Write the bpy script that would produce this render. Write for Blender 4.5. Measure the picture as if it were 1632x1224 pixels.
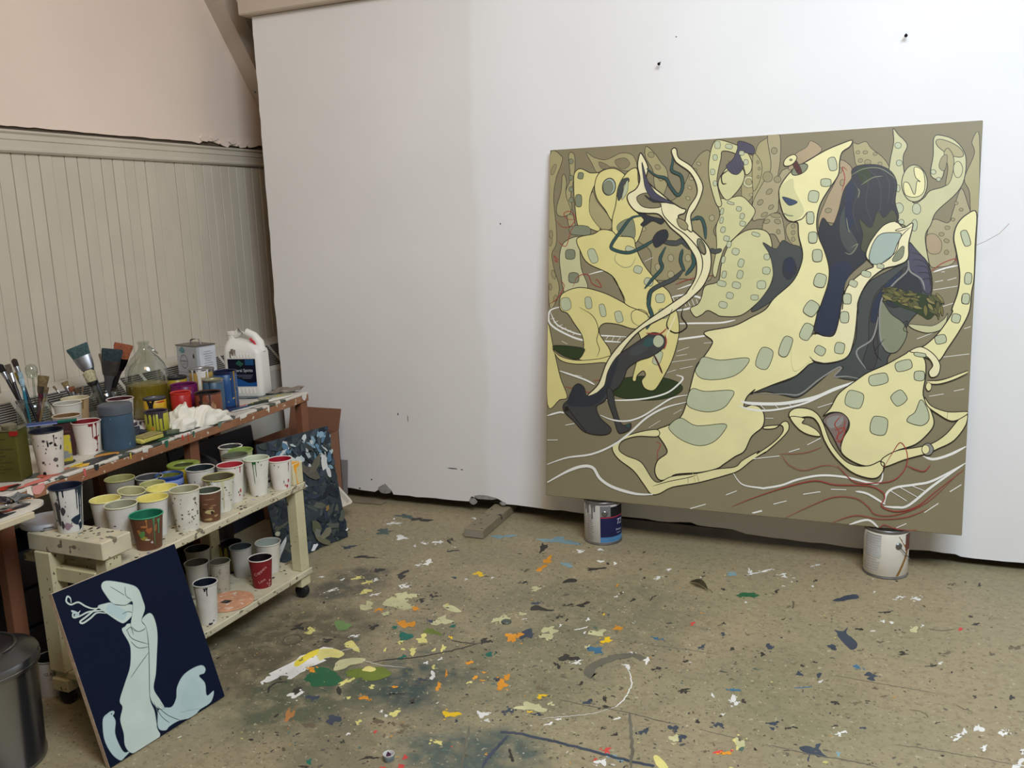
import bpy, bmesh, math, random
from mathutils import Vector, Matrix
from mathutils.geometry import tessellate_polygon

for _o in list(bpy.data.objects):
    bpy.data.objects.remove(_o, do_unlink=True)
scene = bpy.context.scene
COLL = scene.collection
random.seed(7)
R = math.radians

# ------------------------------------------------------------ camera
cam_data = bpy.data.cameras.new('camera')
cam_data.sensor_width = 36.0
cam_data.lens = 36.0 * 1411.0 / 1632.0
cam_data.clip_start = 0.05
camera = bpy.data.objects.new('camera', cam_data)
COLL.objects.link(camera)
_yaw, _pitch, _roll = R(23.8594), R(-10.5635), R(-2.1070)
_fwd = Vector((-math.sin(_yaw) * math.cos(_pitch), math.cos(_yaw) * math.cos(_pitch), math.sin(_pitch)))
_rt = Vector((math.cos(_yaw), math.sin(_yaw), 0))
_up = _rt.cross(_fwd)
_r2 = _rt * math.cos(_roll) + _up * math.sin(_roll)
_u2 = _up * math.cos(_roll) - _rt * math.sin(_roll)
_m = Matrix((_r2, _u2, -_fwd)).transposed().to_4x4()
_m.translation = Vector((0, 0, 1.40))
camera.matrix_world = _m
scene.camera = camera

# ------------------------------------------------------------ world, daylight, exposure
world = bpy.data.worlds.new('world')
scene.world = world
world.use_nodes = True
world.node_tree.nodes['Background'].inputs[0].default_value = (0.75, 0.83, 1.0, 1)
world.node_tree.nodes['Background'].inputs[1].default_value = 0.3

def area_light(name, loc, target, sx, sy, power, color):
    d = bpy.data.lights.new(name, 'AREA')
    d.shape = 'RECTANGLE'
    d.size, d.size_y, d.energy, d.color = sx, sy, power, color
    o = bpy.data.objects.new(name, d)
    COLL.objects.link(o)
    o.location = loc
    o.rotation_euler = (Vector(target) - Vector(loc)).to_track_quat('-Z', 'Y').to_euler()
    return o

# daylight through the roof light high on the right, and a warm workshop lamp over the bench side
area_light('roof_daylight', (0.9, 0.6, 3.5), (0.35, 3.6, 1.3), 2.0, 1.4, 172, (0.78, 0.894, 1.0))
area_light('workshop_lamp', (-0.5, 0.3, 3.4), (-1.9, 2.8, 0.8), 0.8, 0.8, 22.0, (1.0, 0.69, 0.41))

scene.view_settings.view_transform = 'Standard'
scene.view_settings.look = 'None'
scene.view_settings.gamma = 1.0
scene.view_settings.use_curve_mapping = False
scene.view_settings.exposure = 0.0
scene.cycles.max_bounces = 6
scene.cycles.diffuse_bounces = 4
scene.cycles.use_adaptive_sampling = True
scene.cycles.adaptive_threshold = 0.04
scene.cycles.glossy_bounces = 2
scene.cycles.transparent_max_bounces = 10

# ------------------------------------------------------------ helpers
def lin(c):
    out = []
    for v in c[:3]:
        v = v / 255.0
        out.append(v / 12.92 if v <= 0.04045 else ((v + 0.055) / 1.055) ** 2.4)
    return tuple(out) + (1.0,)

_MATS = {}
def mat(rgb, rough=0.6, metal=0.0, var=0.10, scale=14.0, bump=0.0, bscale=60.0, speck=None, spec=0.4):
    """procedural principled material: base colour varied by noise, optional specks (rgb, scale, amount)"""
    key = (tuple(rgb), rough, metal, var, scale, bump, bscale, speck, spec)
    if key in _MATS:
        return _MATS[key]
    m = bpy.data.materials.new('paint_%d_%d_%d' % tuple(rgb[:3]))
    m.use_nodes = True
    nt = m.node_tree
    N, L = nt.nodes, nt.links
    b = N['Principled BSDF']
    b.inputs['Roughness'].default_value = rough
    b.inputs['Metallic'].default_value = metal
    b.inputs['Specular IOR Level'].default_value = spec
    tc = N.new('ShaderNodeTexCoord')
    oi = N.new('ShaderNodeObjectInfo')
    vm = N.new('ShaderNodeVectorMath'); vm.operation = 'ADD'
    sc = N.new('ShaderNodeMath'); sc.operation = 'MULTIPLY'; sc.inputs[1].default_value = 17.0
    L.new(oi.outputs['Random'], sc.inputs[0])
    L.new(tc.outputs['Object'], vm.inputs[0]); L.new(sc.outputs[0], vm.inputs[1])
    base = lin(rgb)
    nz = N.new('ShaderNodeTexNoise'); nz.inputs['Scale'].default_value = scale; nz.inputs['Detail'].default_value = 3
    L.new(vm.outputs[0], nz.inputs['Vector'])
    cr = N.new('ShaderNodeValToRGB')
    cr.color_ramp.elements[0].position = 0.32; cr.color_ramp.elements[1].position = 0.68
    cr.color_ramp.elements[0].color = tuple(max(0, c * (1 - var)) for c in base[:3]) + (1,)
    cr.color_ramp.elements[1].color = tuple(min(1, c * (1 + var)) for c in base[:3]) + (1,)
    L.new(nz.outputs['Fac'], cr.inputs['Fac'])
    col = cr.outputs['Color']
    if speck:
        n2 = N.new('ShaderNodeTexNoise'); n2.inputs['Scale'].default_value = speck[1]; n2.inputs['Detail'].default_value = 2
        L.new(vm.outputs[0], n2.inputs['Vector'])
        r2 = N.new('ShaderNodeValToRGB')
        t = 0.72 - speck[2]
        r2.color_ramp.elements[0].position = t; r2.color_ramp.elements[1].position = t + 0.03
        L.new(n2.outputs['Fac'], r2.inputs['Fac'])
        mx = N.new('ShaderNodeMix'); mx.data_type = 'RGBA'
        L.new(r2.outputs['Color'], mx.inputs['Factor'])
        L.new(col, mx.inputs['A']); mx.inputs['B'].default_value = lin(speck[0])
        col = mx.outputs['Result']
    L.new(col, b.inputs['Base Color'])
    if bump:
        n3 = N.new('ShaderNodeTexNoise'); n3.inputs['Scale'].default_value = bscale; n3.inputs['Detail'].default_value = 2
        L.new(vm.outputs[0], n3.inputs['Vector'])
        bp = N.new('ShaderNodeBump'); bp.inputs['Strength'].default_value = bump; bp.inputs['Distance'].default_value = 0.01
        L.new(n3.outputs['Fac'], bp.inputs['Height']); L.new(bp.outputs['Normal'], b.inputs['Normal'])
    _MATS[key] = m
    return m

def attr_mat(name, rough=0.45, grain=0.05, spec=0.4):
    m = bpy.data.materials.new(name); m.use_nodes = True
    N, L = m.node_tree.nodes, m.node_tree.links
    b = N['Principled BSDF']; b.inputs['Roughness'].default_value = rough; b.inputs['Specular IOR Level'].default_value = spec
    a = N.new('ShaderNodeAttribute'); a.attribute_name = 'Col'
    tc = N.new('ShaderNodeTexCoord')
    nz = N.new('ShaderNodeTexNoise'); nz.inputs['Scale'].default_value = 9; nz.inputs['Detail'].default_value = 2
    L.new(tc.outputs['Object'], nz.inputs['Vector'])
    mp = N.new('ShaderNodeMapRange'); mp.inputs['To Min'].default_value = 1 - grain; mp.inputs['To Max'].default_value = 1 + grain
    mp.inputs['From Min'].default_value = 0.3; mp.inputs['From Max'].default_value = 0.7
    L.new(nz.outputs['Fac'], mp.inputs['Value'])
    mx = N.new('ShaderNodeVectorMath'); mx.operation = 'SCALE'
    L.new(a.outputs['Color'], mx.inputs[0]); L.new(mp.outputs[0], mx.inputs['Scale'])
    L.new(mx.outputs[0], b.inputs['Base Color'])
    return m

def glass_mat(tint=(235, 240, 235), clear=0.86):
    m = bpy.data.materials.new('clear_glass'); m.use_nodes = True
    N, L = m.node_tree.nodes, m.node_tree.links
    N.remove(N['Principled BSDF'])
    t = N.new('ShaderNodeBsdfTransparent'); t.inputs[0].default_value = lin(tint)
    g = N.new('ShaderNodeBsdfGlossy'); g.inputs['Roughness'].default_value = 0.06
    f = N.new('ShaderNodeLayerWeight'); f.inputs['Blend'].default_value = 0.35
    mp = N.new('ShaderNodeMath'); mp.operation = 'MULTIPLY_ADD'; mp.inputs[1].default_value = clear * 0.8; mp.inputs[2].default_value = 0.05
    L.new(f.outputs['Facing'], mp.inputs[0])
    mx = N.new('ShaderNodeMixShader')
    L.new(mp.outputs[0], mx.inputs[0]); L.new(t.outputs[0], mx.inputs[1]); L.new(g.outputs[0], mx.inputs[2])
    L.new(mx.outputs[0], N['Material Output'].inputs['Surface'])
    return m
GLASS = glass_mat()

class MB:
    """collects faces and links them as one mesh object"""
    def __init__(self):
        self.v, self.f, self.mi, self.col = [], [], [], []
        self.cur = 0
        self.T = Matrix.Identity(4)
    def add(self, vs, fs, c=None):
        o = len(self.v)
        self.v += [tuple(self.T @ Vector(p)) for p in vs]
        self.f += [tuple(i + o for i in f) for f in fs]
        self.mi += [self.cur] * len(fs)
        if c is not None:
            self.col += [c] * len(vs)
        return self
    def box(self, x0, x1, y0, y1, z0, z1, b=0.0):
        if b <= 0:
            vs = [(x, y, z) for z in (z0, z1) for y in (y0, y1) for x in (x0, x1)]
            return self.add(vs, [(0, 2, 3, 1), (4, 5, 7, 6), (0, 1, 5, 4), (2, 6, 7, 3), (0, 4, 6, 2), (1, 3, 7, 5)])
        bm = bmesh.new()
        bmesh.ops.create_cube(bm, size=1.0)
        for v in bm.verts:
            v.co = Vector(((x0 + x1) / 2 + v.co.x * (x1 - x0), (y0 + y1) / 2 + v.co.y * (y1 - y0), (z0 + z1) / 2 + v.co.z * (z1 - z0)))
        bmesh.ops.bevel(bm, geom=bm.edges[:], offset=b, segments=1, affect='EDGES', profile=0.5)
        bm.verts.index_update()
        self.add([v.co[:] for v in bm.verts], [[v.index for v in f.verts] for f in bm.faces])
        bm.free()
        return self
    def lathe(self, prof, n=28, jit=0.0):
        vs, fs = [], []
        for r, z in prof:
            for k in range(n):
                a = 2 * math.pi * k / n
                q = r * (1 + random.uniform(-jit, jit))
                vs.append((q * math.cos(a), q * math.sin(a), z))
        for i in range(len(prof) - 1):
            for k in range(n):
                k2 = (k + 1) % n
                fs.append((i * n + k, i * n + k2, (i + 1) * n + k2, (i + 1) * n + k))
        return self.add(vs, fs)
    def loft(self, rings, cap0=True, cap1=True):
        n = len(rings[0]); vs = [p for r in rings for p in r]; fs = []
        for i in range(len(rings) - 1):
            for k in range(n):
                k2 = (k + 1) % n
                fs.append((i * n + k, i * n + k2, (i + 1) * n + k2, (i + 1) * n + k))
        if cap0: fs.append(tuple(reversed(range(n))))
        if cap1: fs.append(tuple(range((len(rings) - 1) * n, len(rings) * n)))
        return self.add(vs, fs)
    def tube(self, path, r, n=8):
        path = [Vector(p) for p in path]
        rs = r if isinstance(r, (list, tuple)) else [r] * len(path)
        rings = []
        ref = Vector((0, 0, 1))
        for i, p in enumerate(path):
            d = (path[min(i + 1, len(path) - 1)] - path[max(i - 1, 0)]).normalized()
            if abs(d.dot(ref)) > 0.95: ref = Vector((1, 0, 0))
            a = d.cross(ref).normalized(); b = d.cross(a).normalized()
            rings.append([tuple(p + (a * math.cos(2 * math.pi * k / n) + b * math.sin(2 * math.pi * k / n)) * rs[i]) for k in range(n)])
        return self.loft(rings)
    def prism(self, poly, z0, z1):
        """poly = list of (x, y); extruded from z0 to z1 in local space"""
        n = len(poly)
        vs = [(x, y, z0) for x, y in poly] + [(x, y, z1) for x, y in poly]
        tris = tessellate_polygon([[Vector((x, y, 0)) for x, y in poly]])
        fs = [tuple(reversed(t)) for t in tris] + [tuple(i + n for i in t) for t in tris]
        fs += [(i, (i + 1) % n, n + (i + 1) % n, n + i) for i in range(n)]
        return self.add(vs, fs)
    def build(self, name, mats, parent=None, smooth=False, loc=(0, 0, 0), rot=None, kind=None, label=None):
        me = bpy.data.meshes.new(name)
        me.from_pydata(self.v, [], self.f)
        if not isinstance(mats, (list, tuple)): mats = [mats]
        for m in mats: me.materials.append(m)
        if max(self.mi, default=0) > 0:
            me.polygons.foreach_set('material_index', self.mi)
        if self.col:
            at = me.color_attributes.new('Col', 'FLOAT_COLOR', 'POINT')
            at.data.foreach_set('color', [x for c in self.col for x in c])
        bm = bmesh.new(); bm.from_mesh(me)
        if not self.col:
            bmesh.ops.recalc_face_normals(bm, faces=bm.faces[:])
        if smooth:
            for f in bm.faces: f.smooth = True
            for e in bm.edges:
                if len(e.link_faces) == 2 and e.calc_face_angle(0) > 0.7: e.smooth = False
        bm.to_mesh(me); bm.free()
        o = bpy.data.objects.new(name, me)
        COLL.objects.link(o)
        o.parent = parent
        o.location = loc
        if rot: o.rotation_euler = rot
        if kind: o['kind'] = kind
        if label: o['label'] = label
        return o

def tag(o, label, cat, group=None):
    o['label'] = label; o['category'] = cat
    if group: o['group'] = group
    return o
def thing(name, label, cat, loc=(0, 0, 0), rz=0.0, group=None, rot=None):
    o = bpy.data.objects.new(name, None)
    o.empty_display_size = 0.05
    COLL.objects.link(o)
    o.location = loc
    o.rotation_euler = rot if rot else (0, 0, rz)
    return tag(o, label, cat, group)
def dup(o, parent=None):
    c = o.copy(); COLL.objects.link(c)
    c.parent = parent if parent else o.parent
    return c
def face_cam(x, y):
    return math.atan2(-y, -x)       # local +X looks at the viewer's side, local +Y to the right

def smooth_closed(pts, k=4):
    n = len(pts); out = []
    for i in range(n):
        p0, p1, p2, p3 = pts[i - 1], pts[i], pts[(i + 1) % n], pts[(i + 2) % n]
        for s in range(k):
            t = s / k
            out.append(tuple(0.5 * (2 * p1[a] + (p2[a] - p0[a]) * t + (2 * p0[a] - 5 * p1[a] + 4 * p2[a] - p3[a]) * t * t + (3 * p1[a] - p0[a] - 3 * p2[a] + p3[a]) * t ** 3) for a in (0, 1)))
    return out
def smooth_open(pts, k=5):
    if len(pts) < 3: return [tuple(p) for p in pts]
    q = [pts[0]] + list(pts) + [pts[-1]]; out = []
    for i in range(1, len(q) - 2):
        p0, p1, p2, p3 = q[i - 1], q[i], q[i + 1], q[i + 2]
        for s in range(k):
            t = s / k
            out.append(tuple(0.5 * (2 * p1[a] + (p2[a] - p0[a]) * t + (2 * p0[a] - 5 * p1[a] + 4 * p2[a] - p3[a]) * t * t + (3 * p1[a] - p0[a] - 3 * p2[a] + p3[a]) * t ** 3) for a in (0, 1)))
    return out + [tuple(pts[-1])]
def ribbon(path, w, closed=False, taper=True):
    """flat strip along a 2-D path -> verts, quads"""
    n = len(path); vs, fs = [], []
    for i, p in enumerate(path):
        a = path[i - 1] if (closed or i > 0) else p
        b = path[(i + 1) % n] if (closed or i < n - 1) else p
        dx, dy = b[0] - a[0], b[1] - a[1]; L = math.hypot(dx, dy) or 1
        h = w / 2
        if taper and not closed:
            h *= 0.35 + 0.65 * min(1, 5.0 * min(i, n - 1 - i) / max(1, n - 1))
        vs += [(p[0] - dy / L * h, p[1] + dx / L * h), (p[0] + dy / L * h, p[1] - dx / L * h)]
    m = n if closed else n - 1
    for i in range(m):
        j = (i + 1) % n
        fs.append((2 * i, 2 * i + 1, 2 * j + 1, 2 * j))
    return vs, fs
def pairs(flat):
    return [(flat[i], flat[i + 1]) for i in range(0, len(flat), 2)]
def text_geo(s, size, shear=0.0):
    cu = bpy.data.curves.new('txt', 'FONT'); cu.body = s; cu.size = size; cu.shear = shear
    cu.align_x = 'CENTER'; cu.align_y = 'CENTER'; cu.resolution_u = 2
    o = bpy.data.objects.new('txt', cu)
    me = bpy.data.meshes.new_from_object(o)
    vs = [v.co[:] for v in me.vertices]; fs = [tuple(p.vertices) for p in me.polygons]
    bpy.data.objects.remove(o); bpy.data.curves.remove(cu); bpy.data.meshes.remove(me)
    return vs, fs
# ============================================================ the room
WX, WY, PY = -3.25, 4.35, 3.69      # left wall, far wall, face of the white partition
white_paint = None
def wall_white():
    m = bpy.data.materials.new('white_wall_paint'); m.use_nodes = True
    N, L = m.node_tree.nodes, m.node_tree.links
    b = N['Principled BSDF']; b.inputs['Roughness'].default_value = 0.62; b.inputs['Specular IOR Level'].default_value = 0.25
    tc = N.new('ShaderNodeTexCoord'); sp = N.new('ShaderNodeSeparateXYZ'); L.new(tc.outputs['Object'], sp.inputs[0])
    # the newer coat of white starts left of the canvas with a slightly wavering edge
    nz = N.new('ShaderNodeTexNoise'); nz.inputs['Scale'].default_value = 3.0; L.new(tc.outputs['Object'], nz.inputs['Vector'])
    ad = N.new('ShaderNodeMath'); ad.operation = 'MULTIPLY_ADD'; ad.inputs[1].default_value = 0.10; L.new(nz.outputs['Fac'], ad.inputs[0]); L.new(sp.outputs['X'], ad.inputs[2])
    mr = N.new('ShaderNodeMapRange'); mr.inputs['From Min'].default_value = -1.74; mr.inputs['From Max'].default_value = -1.70; L.new(ad.outputs[0], mr.inputs['Value'])
    mx = N.new('ShaderNodeMix'); mx.data_type = 'RGBA'; L.new(mr.outputs[0], mx.inputs['Factor'])
    mx.inputs['A'].default_value = lin((229, 225, 221)); mx.inputs['B'].default_value = lin((235, 233, 232))
    n2 = N.new('ShaderNodeTexNoise'); n2.inputs['Scale'].default_value = 2.2; n2.inputs['Detail'].default_value = 3; L.new(tc.outputs['Object'], n2.inputs['Vector'])
    m2 = N.new('ShaderNodeMapRange'); m2.inputs['From Min'].default_value = 0.3; m2.inputs['From Max'].default_value = 0.7; m2.inputs['To Min'].default_value = 0.965; m2.inputs['To Max'].default_value = 1.01
    L.new(n2.outputs['Fac'], m2.inputs['Value'])
    sc = N.new('ShaderNodeVectorMath'); sc.operation = 'SCALE'; L.new(mx.outputs['Result'], sc.inputs[0]); L.new(m2.outputs[0], sc.inputs['Scale'])
    L.new(sc.outputs[0], b.inputs['Base Color'])
    n3 = N.new('ShaderNodeTexNoise'); n3.inputs['Scale'].default_value = 26; n3.inputs['Detail'].default_value = 3
    mp = N.new('ShaderNodeMapping'); mp.inputs['Scale'].default_value = (0.35, 1, 1.6); L.new(tc.outputs['Object'], mp.inputs[0]); L.new(mp.outputs[0], n3.inputs['Vector'])
    bp = N.new('ShaderNodeBump'); bp.inputs['Strength'].default_value = 0.05; bp.inputs['Distance'].default_value = 0.008
    L.new(n3.outputs['Fac'], bp.inputs['Height']); L.new(bp.outputs['Normal'], b.inputs['Normal'])
    return m
WHITE_WALL = wall_white()
PLASTER = mat((236, 216, 200), 0.75, var=0.04, scale=1.5, bump=0.10, bscale=14)
BOARD = mat((204, 193, 175), 0.55, var=0.05, scale=3, bump=0.05, bscale=30)
GAP = mat((92, 80, 66), 0.9)
OFFWHITE = mat((216, 208, 196), 0.6, var=0.05, scale=3)

# floor
def floor_mat():
    m = bpy.data.materials.new('worn_floor_paint'); m.use_nodes = True
    N, L = m.node_tree.nodes, m.node_tree.links
    b = N['Principled BSDF']; b.inputs['Roughness'].default_value = 0.55; b.inputs['Specular IOR Level'].default_value = 0.35
    tc = N.new('ShaderNodeTexCoord')
    def noise(scale, det=3, dist=0.0):
        n = N.new('ShaderNodeTexNoise'); n.inputs['Scale'].default_value = scale; n.inputs['Detail'].default_value = det; n.inputs['Distortion'].default_value = dist
        L.new(tc.outputs['Object'], n.inputs['Vector']); return n.outputs['Fac']
    def ramp(src, p0, p1):
        r = N.new('ShaderNodeMapRange'); r.inputs['From Min'].default_value = p0; r.inputs['From Max'].default_value = p1; L.new(src, r.inputs['Value']); return r.outputs[0]
    def mixc(fac, a, c):
        x = N.new('ShaderNodeMix'); x.data_type = 'RGBA'; L.new(fac, x.inputs['Factor'])
        if isinstance(a, tuple): x.inputs['A'].default_value = a
        else: L.new(a, x.inputs['A'])
        x.inputs['B'].default_value = c; return x.outputs['Result']
    def mul(a, b_):
        x = N.new('ShaderNodeMath'); x.operation = 'MULTIPLY'; L.new(a, x.inputs[0])
        if isinstance(b_, float): x.inputs[1].default_value = b_
        else: L.new(b_, x.inputs[1])
        return x.outputs[0]
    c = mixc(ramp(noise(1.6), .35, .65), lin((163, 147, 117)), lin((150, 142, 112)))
    # worn-in dirt plus painted-in shade: a ragged dark patch by the cart and mid-floor
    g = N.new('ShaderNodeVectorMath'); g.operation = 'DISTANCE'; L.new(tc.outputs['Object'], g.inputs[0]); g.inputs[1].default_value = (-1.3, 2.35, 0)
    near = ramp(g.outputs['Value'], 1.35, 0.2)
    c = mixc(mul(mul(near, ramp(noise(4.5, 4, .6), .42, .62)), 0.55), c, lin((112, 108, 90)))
    # smeared grey-green paint washes, near cart grime and painted-in shade: centre, radius, colour, strength
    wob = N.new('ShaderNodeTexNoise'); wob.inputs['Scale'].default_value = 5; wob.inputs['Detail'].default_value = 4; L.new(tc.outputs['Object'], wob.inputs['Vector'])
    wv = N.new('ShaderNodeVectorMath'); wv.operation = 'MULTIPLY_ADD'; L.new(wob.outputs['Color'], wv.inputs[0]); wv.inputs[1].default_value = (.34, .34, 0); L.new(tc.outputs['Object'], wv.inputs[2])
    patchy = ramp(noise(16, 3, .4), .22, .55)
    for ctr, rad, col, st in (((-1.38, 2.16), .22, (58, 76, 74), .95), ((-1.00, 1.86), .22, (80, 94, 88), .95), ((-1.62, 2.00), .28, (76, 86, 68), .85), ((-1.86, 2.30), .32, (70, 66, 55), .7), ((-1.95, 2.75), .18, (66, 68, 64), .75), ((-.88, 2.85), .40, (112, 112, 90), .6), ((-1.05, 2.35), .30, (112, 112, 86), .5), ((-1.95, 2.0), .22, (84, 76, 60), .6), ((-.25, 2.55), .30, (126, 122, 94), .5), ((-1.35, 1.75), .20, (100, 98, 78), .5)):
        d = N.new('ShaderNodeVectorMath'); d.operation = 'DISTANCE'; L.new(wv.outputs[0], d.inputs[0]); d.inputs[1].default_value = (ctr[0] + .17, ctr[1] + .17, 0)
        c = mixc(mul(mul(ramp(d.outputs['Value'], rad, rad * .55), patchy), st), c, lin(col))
    c = mixc(mul(ramp(noise(38, 3), .50, .66), 0.30), c, lin((108, 98, 78)))
    c = mixc(mul(ramp(noise(85, 2), .61, .66), 0.45), c, lin((90, 83, 67)))
    c = mixc(mul(ramp(noise(70, 2, .5), .66, .70), 0.5), c, lin((196, 188, 160)))
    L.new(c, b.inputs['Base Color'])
    bp = N.new('ShaderNodeBump'); bp.inputs['Strength'].default_value = 0.25; bp.inputs['Distance'].default_value = 0.004
    L.new(noise(50, 3), bp.inputs['Height']); L.new(bp.outputs['Normal'], b.inputs['Normal'])
    return m
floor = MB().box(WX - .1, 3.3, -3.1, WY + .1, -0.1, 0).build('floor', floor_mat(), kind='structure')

# left wall: backing, plaster above, boards below, moulded rail between
wl = MB().box(WX - .12, WX - .012, -3.0, WY, 0, 3.2).build('wall_left', GAP, kind='structure')
gable = MB()
gable.T = Matrix(((0, 0, 1, 0), (1, 0, 0, 0), (0, 1, 0, 0), (0, 0, 0, 1)))   # (x,y,z) -> (z,x,y): polygon in Y,Z
edge = []
y = WY
while y > -3.0:
    j = 1.833 + random.uniform(-.002, .002)
    if 3.55 < y < 4.1: j += random.uniform(-.006, .012)
    edge.append((y, j)); y -= random.uniform(.02, .06)
edge.append((-3.0, 1.833))
gable.prism(edge + [(-3.0, 3.2), (WY, 3.2)], WX - .012, WX)
gable.build('plaster', PLASTER, wl)
up = MB(); up.T = gable.T
up.prism([(-3.0, 3.2), (WY, 3.2), (2.5, 4.6), (-0.8, 4.6)], WX - .06, WX)
up.build('gable', PLASTER, wl)
# loose flakes of plaster above the rail near the corner
for k in range(6):
    yy, zz = 3.62 + .07 * k, 1.835 + random.uniform(0, .025)
    a = [(yy + random.uniform(.02, .05) * math.cos(t * 1.05), zz + random.uniform(.008, .022) * math.sin(t * 1.05)) for t in range(6)]
    mb = MB(); mb.T = gable.T; mb.prism(a, WX + .001 * k, WX + .006 + .001 * k); mb.build('plaster_flake', PLASTER, wl)

pitch_ = 0.0625
plank = MB().box(-.004, .010, 0, pitch_ - .003, 0.0, 1.742, b=.0018).build('board', BOARD, wl, loc=(WX - .010, 4.28, 0))
n = 1
yy = 4.28 - pitch_
while yy > 0.6:
    c = dup(plank); c.location = (WX - .010 + random.uniform(-.0016, .0012), yy + random.uniform(-.0009, .0009), 0)
    yy -= pitch_
tr = MB()
tr.T = gable.T
tr.T = Matrix(((0, 1, 0, 0), (0, 0, 1, 0), (1, 0, 0, 0), (0, 0, 0, 1)))      # (a,b,c) -> x=b, y=c, z=a : profile (z,x)
prof = [(1.728, WX), (1.728, WX + .012), (1.736, WX + .020), (1.744, WX + .020), (1.750, WX + .016), (1.776, WX + .016), (1.780, WX + .020), (1.784, WX + .016), (1.800, WX + .016), (1.808, WX + .024), (1.816, WX + .024), (1.819, WX)]
tr.prism(prof, -3.0, WY)
tr.build('trim_1', BOARD, kind='structure')

# white partition with broken edges
bot = [(556, .052)]
pts_bottom = [(-2.95, .050), (-2.62, .052), (-2.50, .046), (-2.42, .044), (-2.395, .060), (-2.36, .085), (-2.325, .068), (-2.31, .040), (-2.13, .042), (-1.95, .043), (-1.885, .045), (-1.87, .072), (-1.845, .066), (-1.80, .082), (-1.765, .070), (-1.74, .078), (-1.70, .060), (-1.685, .050), (-1.55, .049), (-1.35, .046), (-1.10, .049), (-.90, .045), (-.80, .055), (-.77, .045), (-.62, .042), (-.56, .028), (-.40, .024), (-.10, .018), (.02, .030), (.10, .036), (.24, .036), (.26, .028), (.50, .030), (.9, .03), (3.2, .03)]
jag = []
for i, (a, z) in enumerate(pts_bottom):
    z += .010; jag.append((a, z))
    if i < len(pts_bottom) - 1:
        b_, z2 = pts_bottom[i + 1]; z2 += .010
        m = max(0, int((b_ - a) / .045))
        for k in range(1, m):
            jag.append((a + (b_ - a) * k / m, z + (z2 - z) * k / m + random.uniform(-.003, .003)))
left_edge = []
z = 2.40
while z > .1:
    left_edge.append((-2.952 + .010 * (z / 2.4) + random.uniform(-.0025, .0025) - (.008 if 1.0 < z < 1.06 else 0), z)); z -= random.uniform(.03, .09)
panel = MB()
panel.T = Matrix(((1, 0, 0, 0), (0, 0, 1, 0), (0, 1, 0, 0), (0, 0, 0, 1)))   # (x,z,y)
panel.prism(jag + [(3.2, 2.41), (-2.942, 2.41)] + left_edge, PY, PY + .022)
wall_b = panel.build('wall_back', WHITE_WALL, kind='structure')
DARKWOOD = mat((58, 46, 40), 0.8)
for (a, b_) in ((-2.93, -2.88), (-1.2, -1.15), (.35, .40), (1.9, 1.95)):
    MB().box(a, b_, PY + .022, PY + .07, .05, 2.40).build('stud', DARKWOOD, wall_b)
MB().box(-2.93, 3.15, PY + .022, PY + .06, .055, .10).build('sole_plate', DARKWOOD, wall_b)
MB().box(-2.93, 3.15, PY + .0222, PY + .028, .10, 2.40).build('backing_sheet', DARKWOOD, wall_b)  # unseen dark sheet added to stop light bouncing in the recess
# chips, dents and pen marks on the partition (x, z, outline radius, colour)
CHIP = mat((150, 146, 142), .9, var=.2, scale=60)
for x, z, rx, rz, m in ((-2.36, .072, .038, .03, CHIP), (-1.80, .083, .07, .012, CHIP), (-1.86, .058, .02, .02, CHIP), (-1.70, .062, .02, .010, CHIP), (.02, .036, .025, .010, CHIP)):
    mb = MB(); mb.T = panel.T
    mb.prism([(x + rx * random.uniform(.7, 1.1) * math.cos(t * .7), z + rz * random.uniform(.7, 1.1) * math.sin(t * .7)) for t in range(9)], PY - .003, PY + .002)
    mb.build('chipped_edge', m, wall_b)
INK = mat((50, 46, 48), .7)
for x, z, rx, rz in ((-2.255, .47, .003, .006), (-1.965, .215, .028, .0022), (-1.915, .213, .006, .002), (-2.435, .118, .004, .004), (-2.51, .065, .005, .004), (-2.96, 2.06, .006, .005), (-1.66, 1.38, .003, .004), (-.86, 2.09, .003, .002), (-2.20, .45, .0015, .016)):
    mb = MB(); mb.T = panel.T
    mb.prism([(x + rx * math.cos(t * .785), z + rz * math.sin(t * .785)) for t in range(8)], PY - .0012, PY + .001)
    mb.build('pen_mark', INK, wall_b)

# far wall behind the partition, beam over it, rafter against the gable
MB().box(WX - .1, 3.3, WY, WY + .1, 0, 3.0).build('wall_rear', mat((74, 66, 62), .8, var=.1, scale=4), kind='structure')  # coloured dark to cut bounced light and deepen the corner's shade
MB().box(-2.985, 3.2, PY - .05, PY + .12, 2.412, 2.60, b=.006).build('trim_2', mat((198, 182, 166), .65, var=.06, scale=4), kind='structure')
rf = MB()
dyz = Vector((0, 4.08 - 3.717, 2.02 - 2.53)).normalized()
nyz = Vector((0, -dyz.z, dyz.y)) * -1
if nyz.z < 0: nyz = -nyz
a0 = Vector((WX, 3.717, 2.53)) - dyz * 1.6; a1 = Vector((WX, 4.08, 2.02)) + dyz * .30
vs = []
for p in (a0, a1):
    for q in ((0, 0), (.105, 0), (.105, .10), (0, .10)):
        vs.append(tuple(p + Vector((q[0], 0, 0)) + nyz * q[1]))
rf.add(vs, [(0, 1, 2, 3), (7, 6, 5, 4), (0, 4, 5, 1), (1, 5, 6, 2), (2, 6, 7, 3), (3, 7, 4, 0)])
rf.build('trim_3', mat((190, 176, 160), .65, var=.05, scale=5, bump=.1, bscale=20), kind='structure')
# grey board lying in the gap under the partition and a packing shim
MB().box(-1.18, -.10, PY + .02, PY + .05, 0, .042).build('trim_4', mat((120, 114, 110), .8, var=.15, scale=9), kind='structure')

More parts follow.
